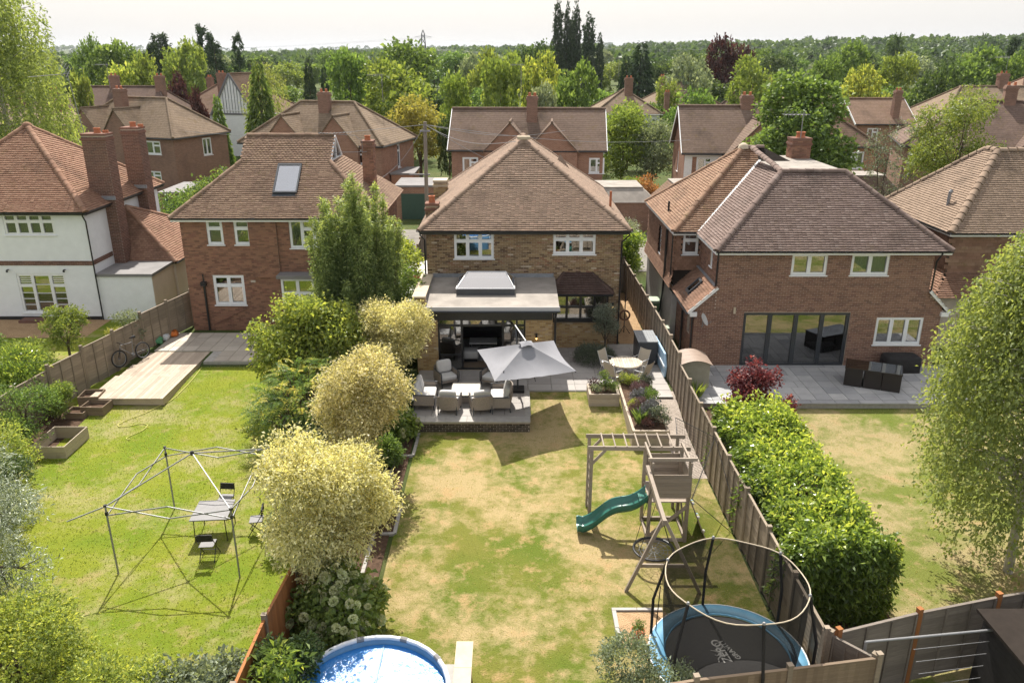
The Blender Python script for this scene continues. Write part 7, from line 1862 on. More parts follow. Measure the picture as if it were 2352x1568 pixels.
M_leaf('leaf_yellow', [(0.0, (0.17, 0.175, 0.03)), (0.5, (0.27, 0.265, 0.045)), (1.0, (0.38, 0.36, 0.08))], 0.34)
M_leaf('leaf_grey', [(0.0, (0.109, 0.145, 0.094)), (0.5, (0.189, 0.239, 0.152)), (1.0, (0.348, 0.406, 0.275))], 0.25)
M_leaf('leaf_silver', [(0.0, (0.094, 0.121, 0.077)), (0.6, (0.231, 0.275, 0.187)), (1.0, (0.528, 0.572, 0.473))], 0.22, 0.4, 0.5)
M_leaf('leaf_red', [(0.0, (0.080, 0.017, 0.023)), (0.6, (0.203, 0.038, 0.049)), (1.0, (0.435, 0.145, 0.109))], 0.30, tcol=(1.0, 0.45, 0.4))
M_leaf('leaf_copper', [(0.0, (0.043, 0.020, 0.017)), (0.6, (0.094, 0.041, 0.035)), (1.0, (0.174, 0.080, 0.061))], 0.25, tcol=(1.0, 0.6, 0.5))
M_leaf('leaf_orange', [(0.0, (0.319, 0.160, 0.043)), (1.0, (0.667, 0.377, 0.116))], 0.3, tcol=(1.0, 0.7, 0.4))
M_leaf('leaf_conifer', [(0.0, (0.020, 0.043, 0.017)), (0.5, (0.043, 0.081, 0.032)), (1.0, (0.087, 0.138, 0.055))], 0.12)
M_leaf('leaf_olive', [(0.0, (0.065, 0.084, 0.055)), (0.5, (0.138, 0.167, 0.116)), (1.0, (0.275, 0.312, 0.239))], 0.2)
M_leaf('leaf_heather', [(0.0, (0.10, 0.055, 0.05)), (0.5, (0.20, 0.11, 0.11)), (1.0, (0.28, 0.20, 0.16))], 0.2, tcol=(1, .8, .8))
M_leaf('leaf_lavender', [(0.0, (0.10, 0.115, 0.075)), (0.7, (0.20, 0.20, 0.18)), (1.0, (0.28, 0.24, 0.31))], 0.2, tcol=(.9, .9, 1))
M_leaf('petal_cream', [(0.0, (0.55, 0.58, 0.26)), (0.6, (0.72, 0.74, 0.42)), (1.0, (0.82, 0.82, 0.60))], 0.4, tcol=(1, 1, .8))
M_leaf('petal_white', [(0.0, (0.6, 0.6, 0.52)), (1.0, (0.8, 0.8, 0.74))], 0.25, tcol=(1, 1, .9))
M_leaf('petal_gold', [(0.0, (0.6, 0.45, 0.03)), (1.0, (0.8, 0.6, 0.08))], 0.25, tcol=(1, 1, .6))

def unit(v):
    return v / np.maximum(1e-9, np.linalg.norm(v, axis=-1, keepdims=True))
def leaf_quads(C, D, size, aspect=0.5, fold=0.12, droop=0.1, r=None):
    "one bent quad for each leaf: base, side, tip, side"
    r = r or rng; N = len(C)
    D = unit(D); up = unit(r.normal(0, 1, (N, 3)) * 0.8 + np.array([0, 0, 1.0]))
    S = unit(np.cross(D, up)); U = np.cross(S, D)
    size = np.asarray(size).reshape(-1, 1) * np.ones((N, 1))
    base = C; tip = C + D * size + np.array([0, 0, -1.0]) * size * droop
    mid = C + D * size * 0.48 + U * size * fold
    a = mid + S * size * aspect * 0.5; b = mid - S * size * aspect * 0.5
    V = np.stack([base, a, tip, b], 1).reshape(-1, 3)
    F = np.arange(4 * N).reshape(N, 4)
    return V, F
def leaf_mesh(name, V, F, tint, mat):
    me = np_mesh(name, V, F, MATS[mat] if isinstance(mat, str) else mat)
    t = np.repeat(np.asarray(tint, dtype=np.float32), 4)
    if len(t) == len(me.vertices):
        at_ = me.attributes.new('tint', 'FLOAT', 'POINT'); at_.data.foreach_set('value', t)
    return me
def lobe_points(lobes, n, r, depth=0.35, lower=-0.55):
    "points near the surface of a union of spheres (x, y, z, rx[, rz])"
    L = np.array([(l[0], l[1], l[2], l[3], l[4] if len(l) > 4 else l[3]) for l in lobes], dtype=float)
    w = L[:, 3] * L[:, 3] * L[:, 4] / L[:, 3]; w = L[:, 3] ** 2; w = w / w.sum()
    P = []; Nn = []; c = 0
    while c < n:
        k = r.choice(len(L), size=n, p=w); d = unit(r.normal(0, 1, (n, 3)))
        d = d[:, :]; ok0 = d[:, 2] > lower
        rad = 1 - np.abs(r.normal(0, depth, n)).clip(0, 0.9); rad = rad * r.uniform(0.94, 1.06, n)
        rr = np.stack([L[k, 3], L[k, 3], L[k, 4]], 1)
        p = L[k, :3] + d * rr * rad[:, None]
        keep = ok0.copy()
        for i in range(len(L)):
            q = (p - L[i, :3]) / np.array([L[i, 3], L[i, 3], L[i, 4]])
            keep &= ~((np.linalg.norm(q, axis=1) < 0.62) & (k != i))
        P.append(p[keep]); Nn.append(d[keep]); c += keep.sum()
    return np.concatenate(P)[:n], np.concatenate(Nn)[:n]
def foliage(name, lobes, n, size, mat, per=9, spread=0.16, aspect=0.5, up=0.35, droop=0.15, out=1.0, depth=0.3, lower=-0.7, seed=1, tintup=0.0, vary=0.35, jit=0.9, tint0=None, fold=0.12):
    "leaf clumps over a lobed crown; per leaves in each clump"
    r = np.random.default_rng(seed)
    k = max(1, n // per); P, Nn = lobe_points(lobes, k, r, depth, lower)
    cl_t = r.uniform(0, 1, k)
    C = np.repeat(P, per, 0) + r.normal(0, spread, (k * per, 3)); Dn = np.repeat(Nn, per, 0) * out + r.normal(0, jit, (k * per, 3)); Dn[:, 2] += up
    sz = size * np.clip(r.normal(1, 0.36, k * per), 0.4, 2.0)
    V, F = leaf_quads(C, Dn, sz, aspect, fold, droop, r)
    t = 0.5 * np.repeat(cl_t, per) + 0.5 * r.uniform(0, 1, k * per)
    t = np.clip((t - 0.5) * (1 + vary) + 0.5, 0, 1)
    if tint0 is not None: t = np.clip(t + tint0, 0, 1)
    return leaf_mesh(name, V, F, t, mat)
def limbs(trunk_pts, rad, lobes, mat='bark', n=8, seed=3, twig=None):
    r = random.Random(seed); mb = MB(); mb.tube(trunk_pts, rad, 8); top = Vector(trunk_pts[-1]); 
    for l in lobes:
        c = Vector(l[:3]); k = r.randint(max(0, len(trunk_pts) - 2), len(trunk_pts) - 1); s = Vector(trunk_pts[k]); m_ = s.lerp(c, .5) + Vector((r.uniform(-.1, .1), r.uniform(-.1, .1), .15)) * l[3]
        r0 = (rad[k] if isinstance(rad, list) else rad) * .6
        mb.tube([s, m_, c], [r0, r0 * .7, r0 * .3], 6)
        for q in range(3):
            e = c + Vector((r.uniform(-1, 1), r.uniform(-1, 1), r.uniform(-.3, 1))) * l[3] * .7; mb.tube([m_.lerp(c, .6), e], [r0 * .35, r0 * .12], 5)
    return mb
def plant(name, label, cat, base, me, crown='foliage', stem=None, group=None, stem_mat='bark', stem_name='stem', rotz=0, local_lobes=True):
    root = thing(name, label, cat, base, rotz, group)
    o = bpy.data.objects.new(crown, me); link(o, root)
    if stem is not None: stem.build(stem_name, MATS[stem_mat], root, local=True, smooth=True)
    return root
def rand_lobes(n, R_, H_, z0, r0, r1, seed):
    "lobes scattered through an ellipsoid of radius R_ and height H_ whose foot is z0"
    r = random.Random(seed); out = [(0, 0, z0 + H_ * .5, R_ * .62, H_ * .36)]
    for k in range(n):
        a = 2 * math.pi * (k + r.random() * .6) / n * 2.4; t = r.uniform(.12, .9); z = z0 + H_ * t; e = math.sqrt(max(.05, 1 - (2 * t - 1) ** 2)); q = R_ * e * r.uniform(.45, .72); s = r.uniform(r0, r1)
        out.append((q * math.cos(a), q * math.sin(a), z, s, s * .85))
    return out

# ---- three golden standard trees along the middle bed
def golden(label, base, cx, cy, cz, rx, rz, n, seed):
    L = rand_lobes(16, rx, rz * 2, cz - rz, rx * .36, rx * .5, seed); L = [(l[0] + cx - base[0], l[1] + cy - base[1], l[2] - base[2]) + l[3:] for l in L]
    me = foliage('crown', L, n, .085, 'leaf_golden', per=12, spread=.105, aspect=.42, up=.5, depth=.32, lower=-.95, seed=seed, droop=.25)
    tr = limbs([(0, 0, 0), (.02, .02, (cz - rz) * .6), ((cx - base[0]) * .6, (cy - base[1]) * .6, cz - rz * .9 - base[2]), (cx - base[0], cy - base[1], cz - base[2])], [.075, .06, .055, .03], L[1:9], seed=seed)
    return plant('standard_tree', label, 'tree', base, me, 'crown', tr, stem_name='trunk')
golden('golden leaved standard tree nearest the camera, above the hydrangeas', (-4.4, 15.9, .0), -4.45, 16.1, 2.72, 1.6, 1.5, 44000, 11)
golden('golden leaved standard tree in the middle of the row of three', (-4.55, 21.8, .0), -4.5, 21.9, 2.75, 1.5, 1.6, 40000, 12)
golden('golden leaved standard tree beside the terrace chairs, farthest of the three', (-4.35, 27.4, .4), -4.3, 27.5, 2.9, 1.28, 1.6, 34000, 13)

# ---- tall feathery evergreen between the houses
def feather():
    r = np.random.default_rng(21); Cs = []; Ds = []; T = []; S = []
    stems = MB()
    for k in range(110):
        a = r.uniform(0, 2 * np.pi); q = np.sqrt(r.uniform(0, 1)) * 2.0; x0, y0 = q * np.cos(a) * .35, q * np.sin(a) * .3
        h = r.uniform(4.0, 8.0) * (1 - .28 * (q / 2.0) ** 2); lean = np.array([np.cos(a), np.sin(a)]) * q * .62
        if k % 4 == 0: stems.tube([(x0, y0, 0), (x0 + lean[0] * .6, y0 + lean[1] * .5, h * .5), (x0 + lean[0], y0 + lean[1] * .8, h * .95)], [.035, .022, .006], 5)
        n = int(h * 55)
        t = r.beta(1.5, 1.1, n) * .92 + .08
        P = np.stack([x0 + lean[0] * (t ** .8), y0 + lean[1] * .8 * (t ** .8), t * h], 1)
        w = .10 + .42 * np.sin(np.pi * np.clip(t * .97 + .02, 0, 1)) ** .7 * (1.05 - t * .75)
        d = unit(r.normal(0, 1, (n, 3)) + np.array([0, 0, .55]))
        # a feather of leaflets at each point
        for j in range(4):
            Cs.append(P + d * w[:, None] * (j + .7) / 4 + r.normal(0, .03, (n, 3))); Ds.append(d + r.normal(0, .6, (n, 3)) + np.array([0, 0, -.1])); T.append(np.clip(.34 + .5 * t ** 2 + r.normal(0, .16, n) + .10 * j / 5, 0, 1)); S.append(np.full(n, .15) * r.uniform(.7, 1.3, n))
    V, F = leaf_quads(np.concatenate(Cs), np.concatenate(Ds), np.concatenate(S), .26, .05, .2, r)
    plant('feathery_tree', 'tall feathery evergreen standing between the red brick house and the middle house', 'tree', (-6.2, 30.9, .4), leaf_mesh('crown', V, F, np.concatenate(T), 'leaf_feather'), 'crown', stems, stem_name='trunk')
feather()
L = rand_lobes(9, 1.5, 3.8, .2, .6, .85, 5)
plant('evergreen_shrub', 'dark green bushy shrub tucked behind the feathery tree by the side store', 'shrub', (-5.1, 31.2, .45), foliage('foliage', L, 12000, .11, 'leaf_mid', per=8, spread=.1, seed=5), stem=limbs([(0, 0, 0), (0, 0, 1.4)], .05, L[1:6]))
# ---- hazel like shrub and sumac
L = rand_lobes(15, 2.15, 3.3, .25, .6, .9, 31) + [(-1.9, .3, 2.6, .45), (-.9, .4, 3.5, .5), (.2, -.2, 3.5, .55), (1.0, .2, 3.3, .5)]
st = limbs([(0, 0, 0), (0, 0, .6), (.1, 0, 1.5)], [.09, .07, .05], L[1:])
plant('hazel_shrub', 'big yellow-green broad leaved shrub in front of the red brick house', 'shrub', (-7.4, 27.6, .25), foliage('foliage', L, 27000, .125, 'leaf_hazel', per=8, spread=.14, aspect=.75, up=.25, depth=.3, seed=31, droop=.3), stem=st)
def fronds(base, n, R_, H_, seed, label, leaf='leaf_sumac', L_=.62, pairs=11, lw=.15):
    r = np.random.default_rng(seed); Cs = []; Ds = []; T = []; S = []; stems = MB()
    for k in range(n):
        a = r.uniform(0, 2 * np.pi); q = np.sqrt(r.uniform(0, 1)); z = H_ * (1 - .55 * q ** 2) * r.uniform(.55, 1.0); c = np.array([R_ * q * np.cos(a), R_ * q * np.sin(a), z])
        out = np.array([np.cos(a), np.sin(a), .35]) + r.normal(0, .35, 3); out = out / np.linalg.norm(out); side = np.cross(out, [0, 0, 1]); side /= np.linalg.norm(side); le = L_ * r.uniform(.7, 1.25); tt = np.clip(r.uniform(0, .75) + .35 * z / H_, 0, 1)
        if k % 5 == 0: stems.tube([(c[0] * .2, c[1] * .2, 0), (c[0] * .7, c[1] * .7, z * .7), tuple(c)], [.03, .02, .008], 5)
        for j in range(pairs):
            t = (j + 1) / pairs; p = c + out * le * t + np.array([0, 0, -.45 * le * t * t])
            for sg in (-1, 1):
                Cs.append(p); Ds.append(side * sg + out * .35 + np.array([0, 0, -.25])); T.append(np.clip(tt + r.normal(0, .08), 0, 1)); S.append(lw * (1 - .55 * t) * le / .62)
    V, F = leaf_quads(np.array(Cs), np.array(Ds), np.array(S), .3, .04, .15, r)
    plant('sumac_shrub', label, 'shrub', base, leaf_mesh('foliage', V, F, np.array(T), leaf), stem=stems)
fronds((-7.1, 24.7, .08), 620, 1.7, 2.9, 41, 'sumac shrub with long feather-shaped leaves beside the left lawn')
L = rand_lobes(8, 1.0, 1.6, .05, .4, .6, 43)
plant('buddleia_shrub', 'dark shrub with purple flower spikes between sumac and golden tree', 'shrub', (-6.2, 22.9, .0), foliage('foliage', L, 9000, .10, 'leaf_dark', per=8, spread=.1, aspect=.35, seed=43), stem=limbs([(0, 0, 0), (0, 0, .6)], .04, L[1:5]))
# filler shrubs along the bed behind the orange fence
for i, (x, y, rr, h, mt, lab) in enumerate(((-4.3, 24.6, .8, 1.3, 'leaf_mid', 'leafy green shrub at the terrace end of the planting bed'), (-4.2, 19.7, .75, .95, 'leaf_dark', 'dark rounded shrub inside the stepped edging, between two golden trees'), (-5.6, 18.5, .9, 1.6, 'leaf_grey', 'grey-green shrub behind the nearest golden tree'), (-4.1, 26.2, .6, 1.5, 'leaf_dark', 'dark upright shrub against the terrace wall end'), (-5.9, 20.6, 1.0, 1.7, 'leaf_golden', 'loose golden shrub beside the gazebo corner'), (-4.2, 22.9, .6, .9, 'leaf_mid', 'low green shrub under the middle golden tree'))):
    L = rand_lobes(7, rr, h, .02, rr * .4, rr * .55, 50 + i); plant('border_shrub', lab, 'shrub', (x, y, gz(x, y)), foliage('foliage', L, 7000, .085, mt, per=8, spread=.07, seed=50 + i), stem=limbs([(0, 0, 0), (0, 0, h * .4)], .03, L[1:5]))
# ---- hydrangeas
HEAD = {}
def flower_head(mat, r_, seed):
    rr = np.random.default_rng(seed); d = unit(rr.normal(0, 1, (170, 3))); V, F = leaf_quads(d * r_ * .72, d + rr.normal(0, .5, d.shape), r_ * .5, 1.0, .0, 0, rr); return leaf_mesh('flower_head', V, F, rr.uniform(0, 1, 170), mat)
def hydrangea(label, base, R_, H_, n, heads, seed, sx=1.0):
    r = np.random.default_rng(seed); L = [(l[0] * sx, l[1], l[2], l[3], l[4]) for l in rand_lobes(10, R_, H_, .0, R_ * .35, R_ * .5, seed)]
    root = plant('hydrangea_bush', label, 'flowering bush', base, foliage('foliage', L, n, .14, 'leaf_lime', per=6, spread=.12, aspect=.7, up=.2, seed=seed, droop=.3), stem=limbs([(0, 0, 0), (0, 0, H_ * .4)], .03, L[1:5]))
    ms = [flower_head('petal_cream', .10, seed + i) for i in range(3)]
    P, N_ = lobe_points(L, heads, r, .04, -.15)
    for i, (p, n_) in enumerate(zip(P, N_)):
        o = bpy.data.objects.new('flower_head', ms[i % 3]); link(o, root); o.location = p + n_ * .17; s = r.uniform(.75, 1.2); o.scale = (s, s, s * .85); o.rotation_euler = tuple(r.uniform(0, 3, 3))
hydrangea('hydrangea bush full of pale green flower balls behind the pool', (-4.0, 15.0, .0), 1.0, 1.35, 7000, 95, 61, .95)
hydrangea('small hydrangea with white flower balls at the end of the terrace wall', (-3.9, 25.0, .05), .55, 1.0, 2600, 24, 62)
# ---- clipped laurel hedge
def hedge():
    r = np.random.default_rng(71); x0, x1, y0, y1, h = 6.5, 8.85, 15.3, 23.1, 2.25; n = 30000; C = []; D = []; T = []
    def surf(n_, f):
        if f == 'top': return np.stack([r.uniform(x0, x1, n_), r.uniform(y0, y1, n_), np.full(n_, h)], 1), np.tile([0, 0, 1.], (n_, 1))
        if f == 'l': return np.stack([np.full(n_, x0), r.uniform(y0, y1, n_), r.uniform(.1, h, n_)], 1), np.tile([-1., 0, .2], (n_, 1))
        if f == 'r': return np.stack([np.full(n_, x1), r.uniform(y0, y1, n_), r.uniform(.1, h, n_)], 1), np.tile([1., 0, .2], (n_, 1))
        return np.stack([r.uniform(x0, x1, n_), np.full(n_, y0), r.uniform(.1, h, n_)], 1), np.tile([0, -1., .2], (n_, 1))
    for f, k in (('top', 2000), ('l', 1800), ('r', 1100), ('f', 1000)):
        P, N_ = surf(k, f)
        # bulging, uneven outline
        b = .09 * np.sin(P[:, 1] * 1.7 + P[:, 0]) + .08 * np.sin(P[:, 1] * 3.9 + P[:, 2] * 2.3) + .10 * np.sin(P[:, 0] * 4.1); e = np.minimum(1, (h - P[:, 2]) / .5) if f != 'top' else np.ones(k)
        if f == 'top': rnd = np.minimum.reduce([P[:, 0] - x0, x1 - P[:, 0], P[:, 1] - y0]); P[:, 2] -= .35 * np.exp(-(rnd / .3) ** 2)
        P = P + N_ * (b[:, None] - .05 - r.exponential(.07, (k, 1)) + (.0 if f == 'top' else -.28 * (1 - e)[:, None]))
        tint = r.uniform(0, 1, k)
        shoots = r.uniform(0, 1, k) > (.82 if f == 'top' else .93)
        for j in range(8):
            lift = np.where(shoots, .05 * j, 0)
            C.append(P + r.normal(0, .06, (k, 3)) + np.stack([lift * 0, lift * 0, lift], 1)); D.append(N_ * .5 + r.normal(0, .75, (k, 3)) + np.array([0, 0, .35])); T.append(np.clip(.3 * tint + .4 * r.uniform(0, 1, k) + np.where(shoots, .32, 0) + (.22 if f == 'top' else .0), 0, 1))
    C, D, T = np.concatenate(C), np.concatenate(D), np.concatenate(T)
    V, F = leaf_quads(C - np.array([7.7, 20.8, 0]), D, np.clip(r.normal(.155, .03, len(C)), .08, .24), .42, .10, .25, r)
    st = MB()
    for y in np.linspace(15.8, 22.8, 10): st.tube([(0, y - 20.8, 0), (.1, y - 20.8, 1.0), (-.3, y - 20.6, 1.9)], [.06, .05, .03], 6)
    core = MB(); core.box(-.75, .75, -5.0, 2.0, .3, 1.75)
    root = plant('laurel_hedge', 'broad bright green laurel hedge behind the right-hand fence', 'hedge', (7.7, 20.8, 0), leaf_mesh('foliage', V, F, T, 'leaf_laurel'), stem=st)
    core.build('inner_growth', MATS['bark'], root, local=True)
hedge()
# ---- birch at the right edge
def hanging(label, name, base, H_, R_, n_strand, per, leaf, size, mat, seed, zmin=.6, bark='bark_birch', lean=(0, 0), aspect=.6, drop=(.6, 2.2), cx=0, cy=0, trunk_r=.12):
    r = np.random.default_rng(seed); Cs = []; Ds = []; T = []; tr = MB(); top = Vector((lean[0], lean[1], H_ * .96))
    tp = [(0, 0, 0), (lean[0] * .3, lean[1] * .3, H_ * .35), (lean[0] * .7, lean[1] * .7, H_ * .7), tuple(top)]; tr.tube(tp, [trunk_r, trunk_r * .8, trunk_r * .5, .015], 8)
    for k in range(n_strand):
        t = r.beta(1.6, 1.2) * .82 + .16; a = r.uniform(0, 2 * np.pi); rr = R_ * (np.sin(np.pi * min(1, t * .92 + .05)) ** .6) * np.sqrt(r.uniform(.05, 1)); z = H_ * t
        s = np.array([lean[0] * t + cx * np.sin(np.pi * t), lean[1] * t + cy, z]); e = s + np.array([rr * np.cos(a), rr * np.sin(a), rr * r.uniform(.1, .45)])
        if k % 5 == 0: tr.tube([tuple(np.array([lean[0] * t, lean[1] * t, z])), tuple((s + e) / 2 + np.array([0, 0, .1])), tuple(e)], [.03, .02, .008], 5)
        dl = min(r.uniform(*drop) * (.5 + .5 * rr / R_), e[2] - zmin); dl = max(dl, .25); m_ = per; u = np.sort(r.uniform(0, 1, m_))
        P = e + np.stack([np.cos(a) * .25 * u + r.normal(0, .10, m_), np.sin(a) * .25 * u + r.normal(0, .10, m_), -dl * u], 1); Cs.append(P); Ds.append(r.normal(0, .8, (m_, 3)) + np.array([np.cos(a) * .4, np.sin(a) * .4, -.35])); T.append(np.clip(.5 * r.uniform() + .5 * r.uniform(0, 1, m_), 0, 1))
    C = np.concatenate(Cs); V, F = leaf_quads(C, np.concatenate(Ds), np.clip(r.normal(size, size * .2, len(C)), size * .5, size * 1.6), aspect, .06, .3, r)
    return plant(name, label, 'tree', base, leaf_mesh('crown', V, F, np.concatenate(T), mat), 'crown', tr, stem_mat=bark, stem_name='trunk')
hanging('birch tree hanging over the right edge of the garden', 'birch_tree', (12.85, 17.4, 0), 8.9, 2.35, 1800, 36, None, .095, 'leaf_birch', 81, zmin=.7, lean=(-.4, .2), drop=(.8, 2.8))
# ---- red leaved shrub
L = rand_lobes(9, .9, 2.2, .1, .3, .42, 91) + [(-.5, 0, 2.0, .3, .45), (.0, .1, 2.25, .3, .45), (.75, .1, 2.0, .25, .45)]
plant('smoke_bush', 'dark red leaved shrub between the hedge and the right terrace', 'shrub', (8.3, 25.3, .1), foliage('foliage', L, 9000, .085, 'leaf_red', per=8, spread=.07, aspect=.8, seed=91), stem=limbs([(0, 0, 0), (0, 0, .7)], .03, L[1:]))
L = [(0, 0, .9, .3, .6)]
plant('smoke_bush', 'small dark red sprig at the far right corner of the hedge', 'shrub', (9.5, 25.0, .1), foliage('foliage', L, 900, .07, 'leaf_red', per=8, spread=.06, aspect=.8, seed=92), stem=limbs([(0, 0, 0), (0, 0, .4)], .02, L))
# ---- olive and lavender by the bay window
L = rand_lobes(8, .62, 1.7, .75, .24, .34, 101)
plant('olive_tree', 'small grey-green olive tree beside the bay window', 'tree', (3.95, 32.0, PZ), foliage('crown', L, 7000, .075, 'leaf_olive', per=10, spread=.07, aspect=.25, seed=101), 'crown', limbs([(0, 0, 0), (.03, 0, .6), (0, 0, 1.2)], [.05, .045, .04], L[1:]), stem_name='trunk')
L = [(0, 0, .1, .8, .6), (-.35, .1, .2, .5, .45), (.4, -.1, .15, .5, .45)]
plant('lavender_mound', 'dusky green lavender mound under the olive tree', 'shrub', (3.45, 31.15, PZ), foliage('foliage', L, 8000, .12, 'leaf_olive', per=8, spread=.05, aspect=.12, up=1.1, seed=102, lower=-.1, tint0=-.25), stem=limbs([(0, 0, 0), (0, 0, .25)], .02, L))
# ------------------------------------------------------------------ plants in beds and pots
def small(name, label, x, y, z, rr, h, mt, n, size, seed, per=8, aspect=.45, up=.5, cat='plant', lobes=4, fold=.1, droop=.15):
    L = rand_lobes(lobes, rr, h, 0, rr * .45, rr * .6, seed); r_ = MB(); r_.tube([(0, 0, -.05), (0, 0, h * .5)], .012, 5)
    return plant(name, label, cat, (x, y, z), foliage('foliage', L, n, size, mt, per=per, spread=size * .8, aspect=aspect, up=up, seed=seed, lower=-.2, droop=droop), stem=r_)
def blades(name, label, x, y, z, n, L_, mt, seed, spread=.12, w=.07):
    r = np.random.default_rng(seed); a = r.uniform(0, 2 * np.pi, n); C = np.stack([np.cos(a) * spread * r.uniform(0, 1, n), np.sin(a) * spread * r.uniform(0, 1, n), np.zeros(n)], 1); D = np.stack([np.cos(a) * .35, np.sin(a) * .35, np.ones(n)], 1)
    V, F = leaf_quads(C, D, L_ * r.uniform(.6, 1.1, n), w, .02, .2, r); return plant(name, label, 'plant', (x, y, z), leaf_mesh('foliage', V, F, r.uniform(0, 1, n), mt))
for a in (('flowering_plant', 'white flowered upright plant in the square planter', 3.5, 27.5, .74, .25, .8, 'leaf_mid', 900, .07), ('leafy_plant', 'dark red-green plant at the left of the square planter', 3.1, 27.65, .74, .24, .35, 'leaf_copper', 500, .06), ('leafy_plant', 'low grey-green plant at the front left of the square planter', 3.1, 27.25, .74, .22, .28, 'leaf_grey', 500, .05), ('leafy_plant', 'low green plant at the right of the square planter', 3.78, 27.4, .74, .2, .35, 'leaf_mid', 500, .05),
          ('heather', 'olive green heather at the far end of the long bed', 4.5, 28.4, .58, .42, .35, 'leaf_hazel', 1500, .05), ('heather', 'dusky pink heather in the far half of the long bed', 4.75, 27.7, .58, .45, .35, 'leaf_heather', 1800, .045), ('lavender', 'silvery lavender at the far right of the long bed', 5.05, 28.3, .58, .3, .5, 'leaf_olive', 1000, .07), ('lavender', 'grey lavender in the middle of the long bed', 4.6, 26.8, .58, .38, .45, 'leaf_lavender', 1500, .07), ('leafy_plant', 'green bushy plant in the middle right of the long bed', 5.0, 26.6, .58, .38, .6, 'leaf_mid', 1500, .06), ('heather', 'red-brown sedum in the near half of the long bed', 4.5, 25.9, .58, .4, .35, 'leaf_heather', 1600, .05), ('heather', 'golden green mound left in the long bed', 4.35, 26.2, .58, .25, .3, 'leaf_hazel', 700, .05), ('lavender', 'purple flowering lavender near the front of the long bed', 4.75, 25.4, .58, .36, .6, 'leaf_lavender', 1500, .08), ('leafy_plant', 'grey-green bush at the front right of the long bed', 5.05, 24.9, .58, .34, .55, 'leaf_olive', 1400, .06), ('leafy_plant', 'dark red plant at the front edge of the long bed', 4.6, 24.65, .58, .25, .35, 'leaf_copper', 700, .05),
          ('potted_plant', 'small green plant in the terracotta pot', 2.87, 14.85, .22, .17, .22, 'leaf_mid', 600, .035), ('white_shrub', 'pale flowering shrub at the bottom edge left of the trampoline', 2.5, 12.15, 0, 1.05, 1.75, 'leaf_grey', 11000, .06)):
    small(*a, seed=hash(a[1]) % 997 if False else len(a[1]) * 7 + int(a[2] * 10), per=8)
blades('iris_clump', 'upright green sword-leaved clump at the front of the long bed', 4.4, 24.95, .58, 90, .75, 'leaf_mid', 5); blades('grass_clump', 'tuft of grass beside the fence behind the garden store', 6.9, 27.6, .4, 160, .8, 'leaf_lime', 6, .25)
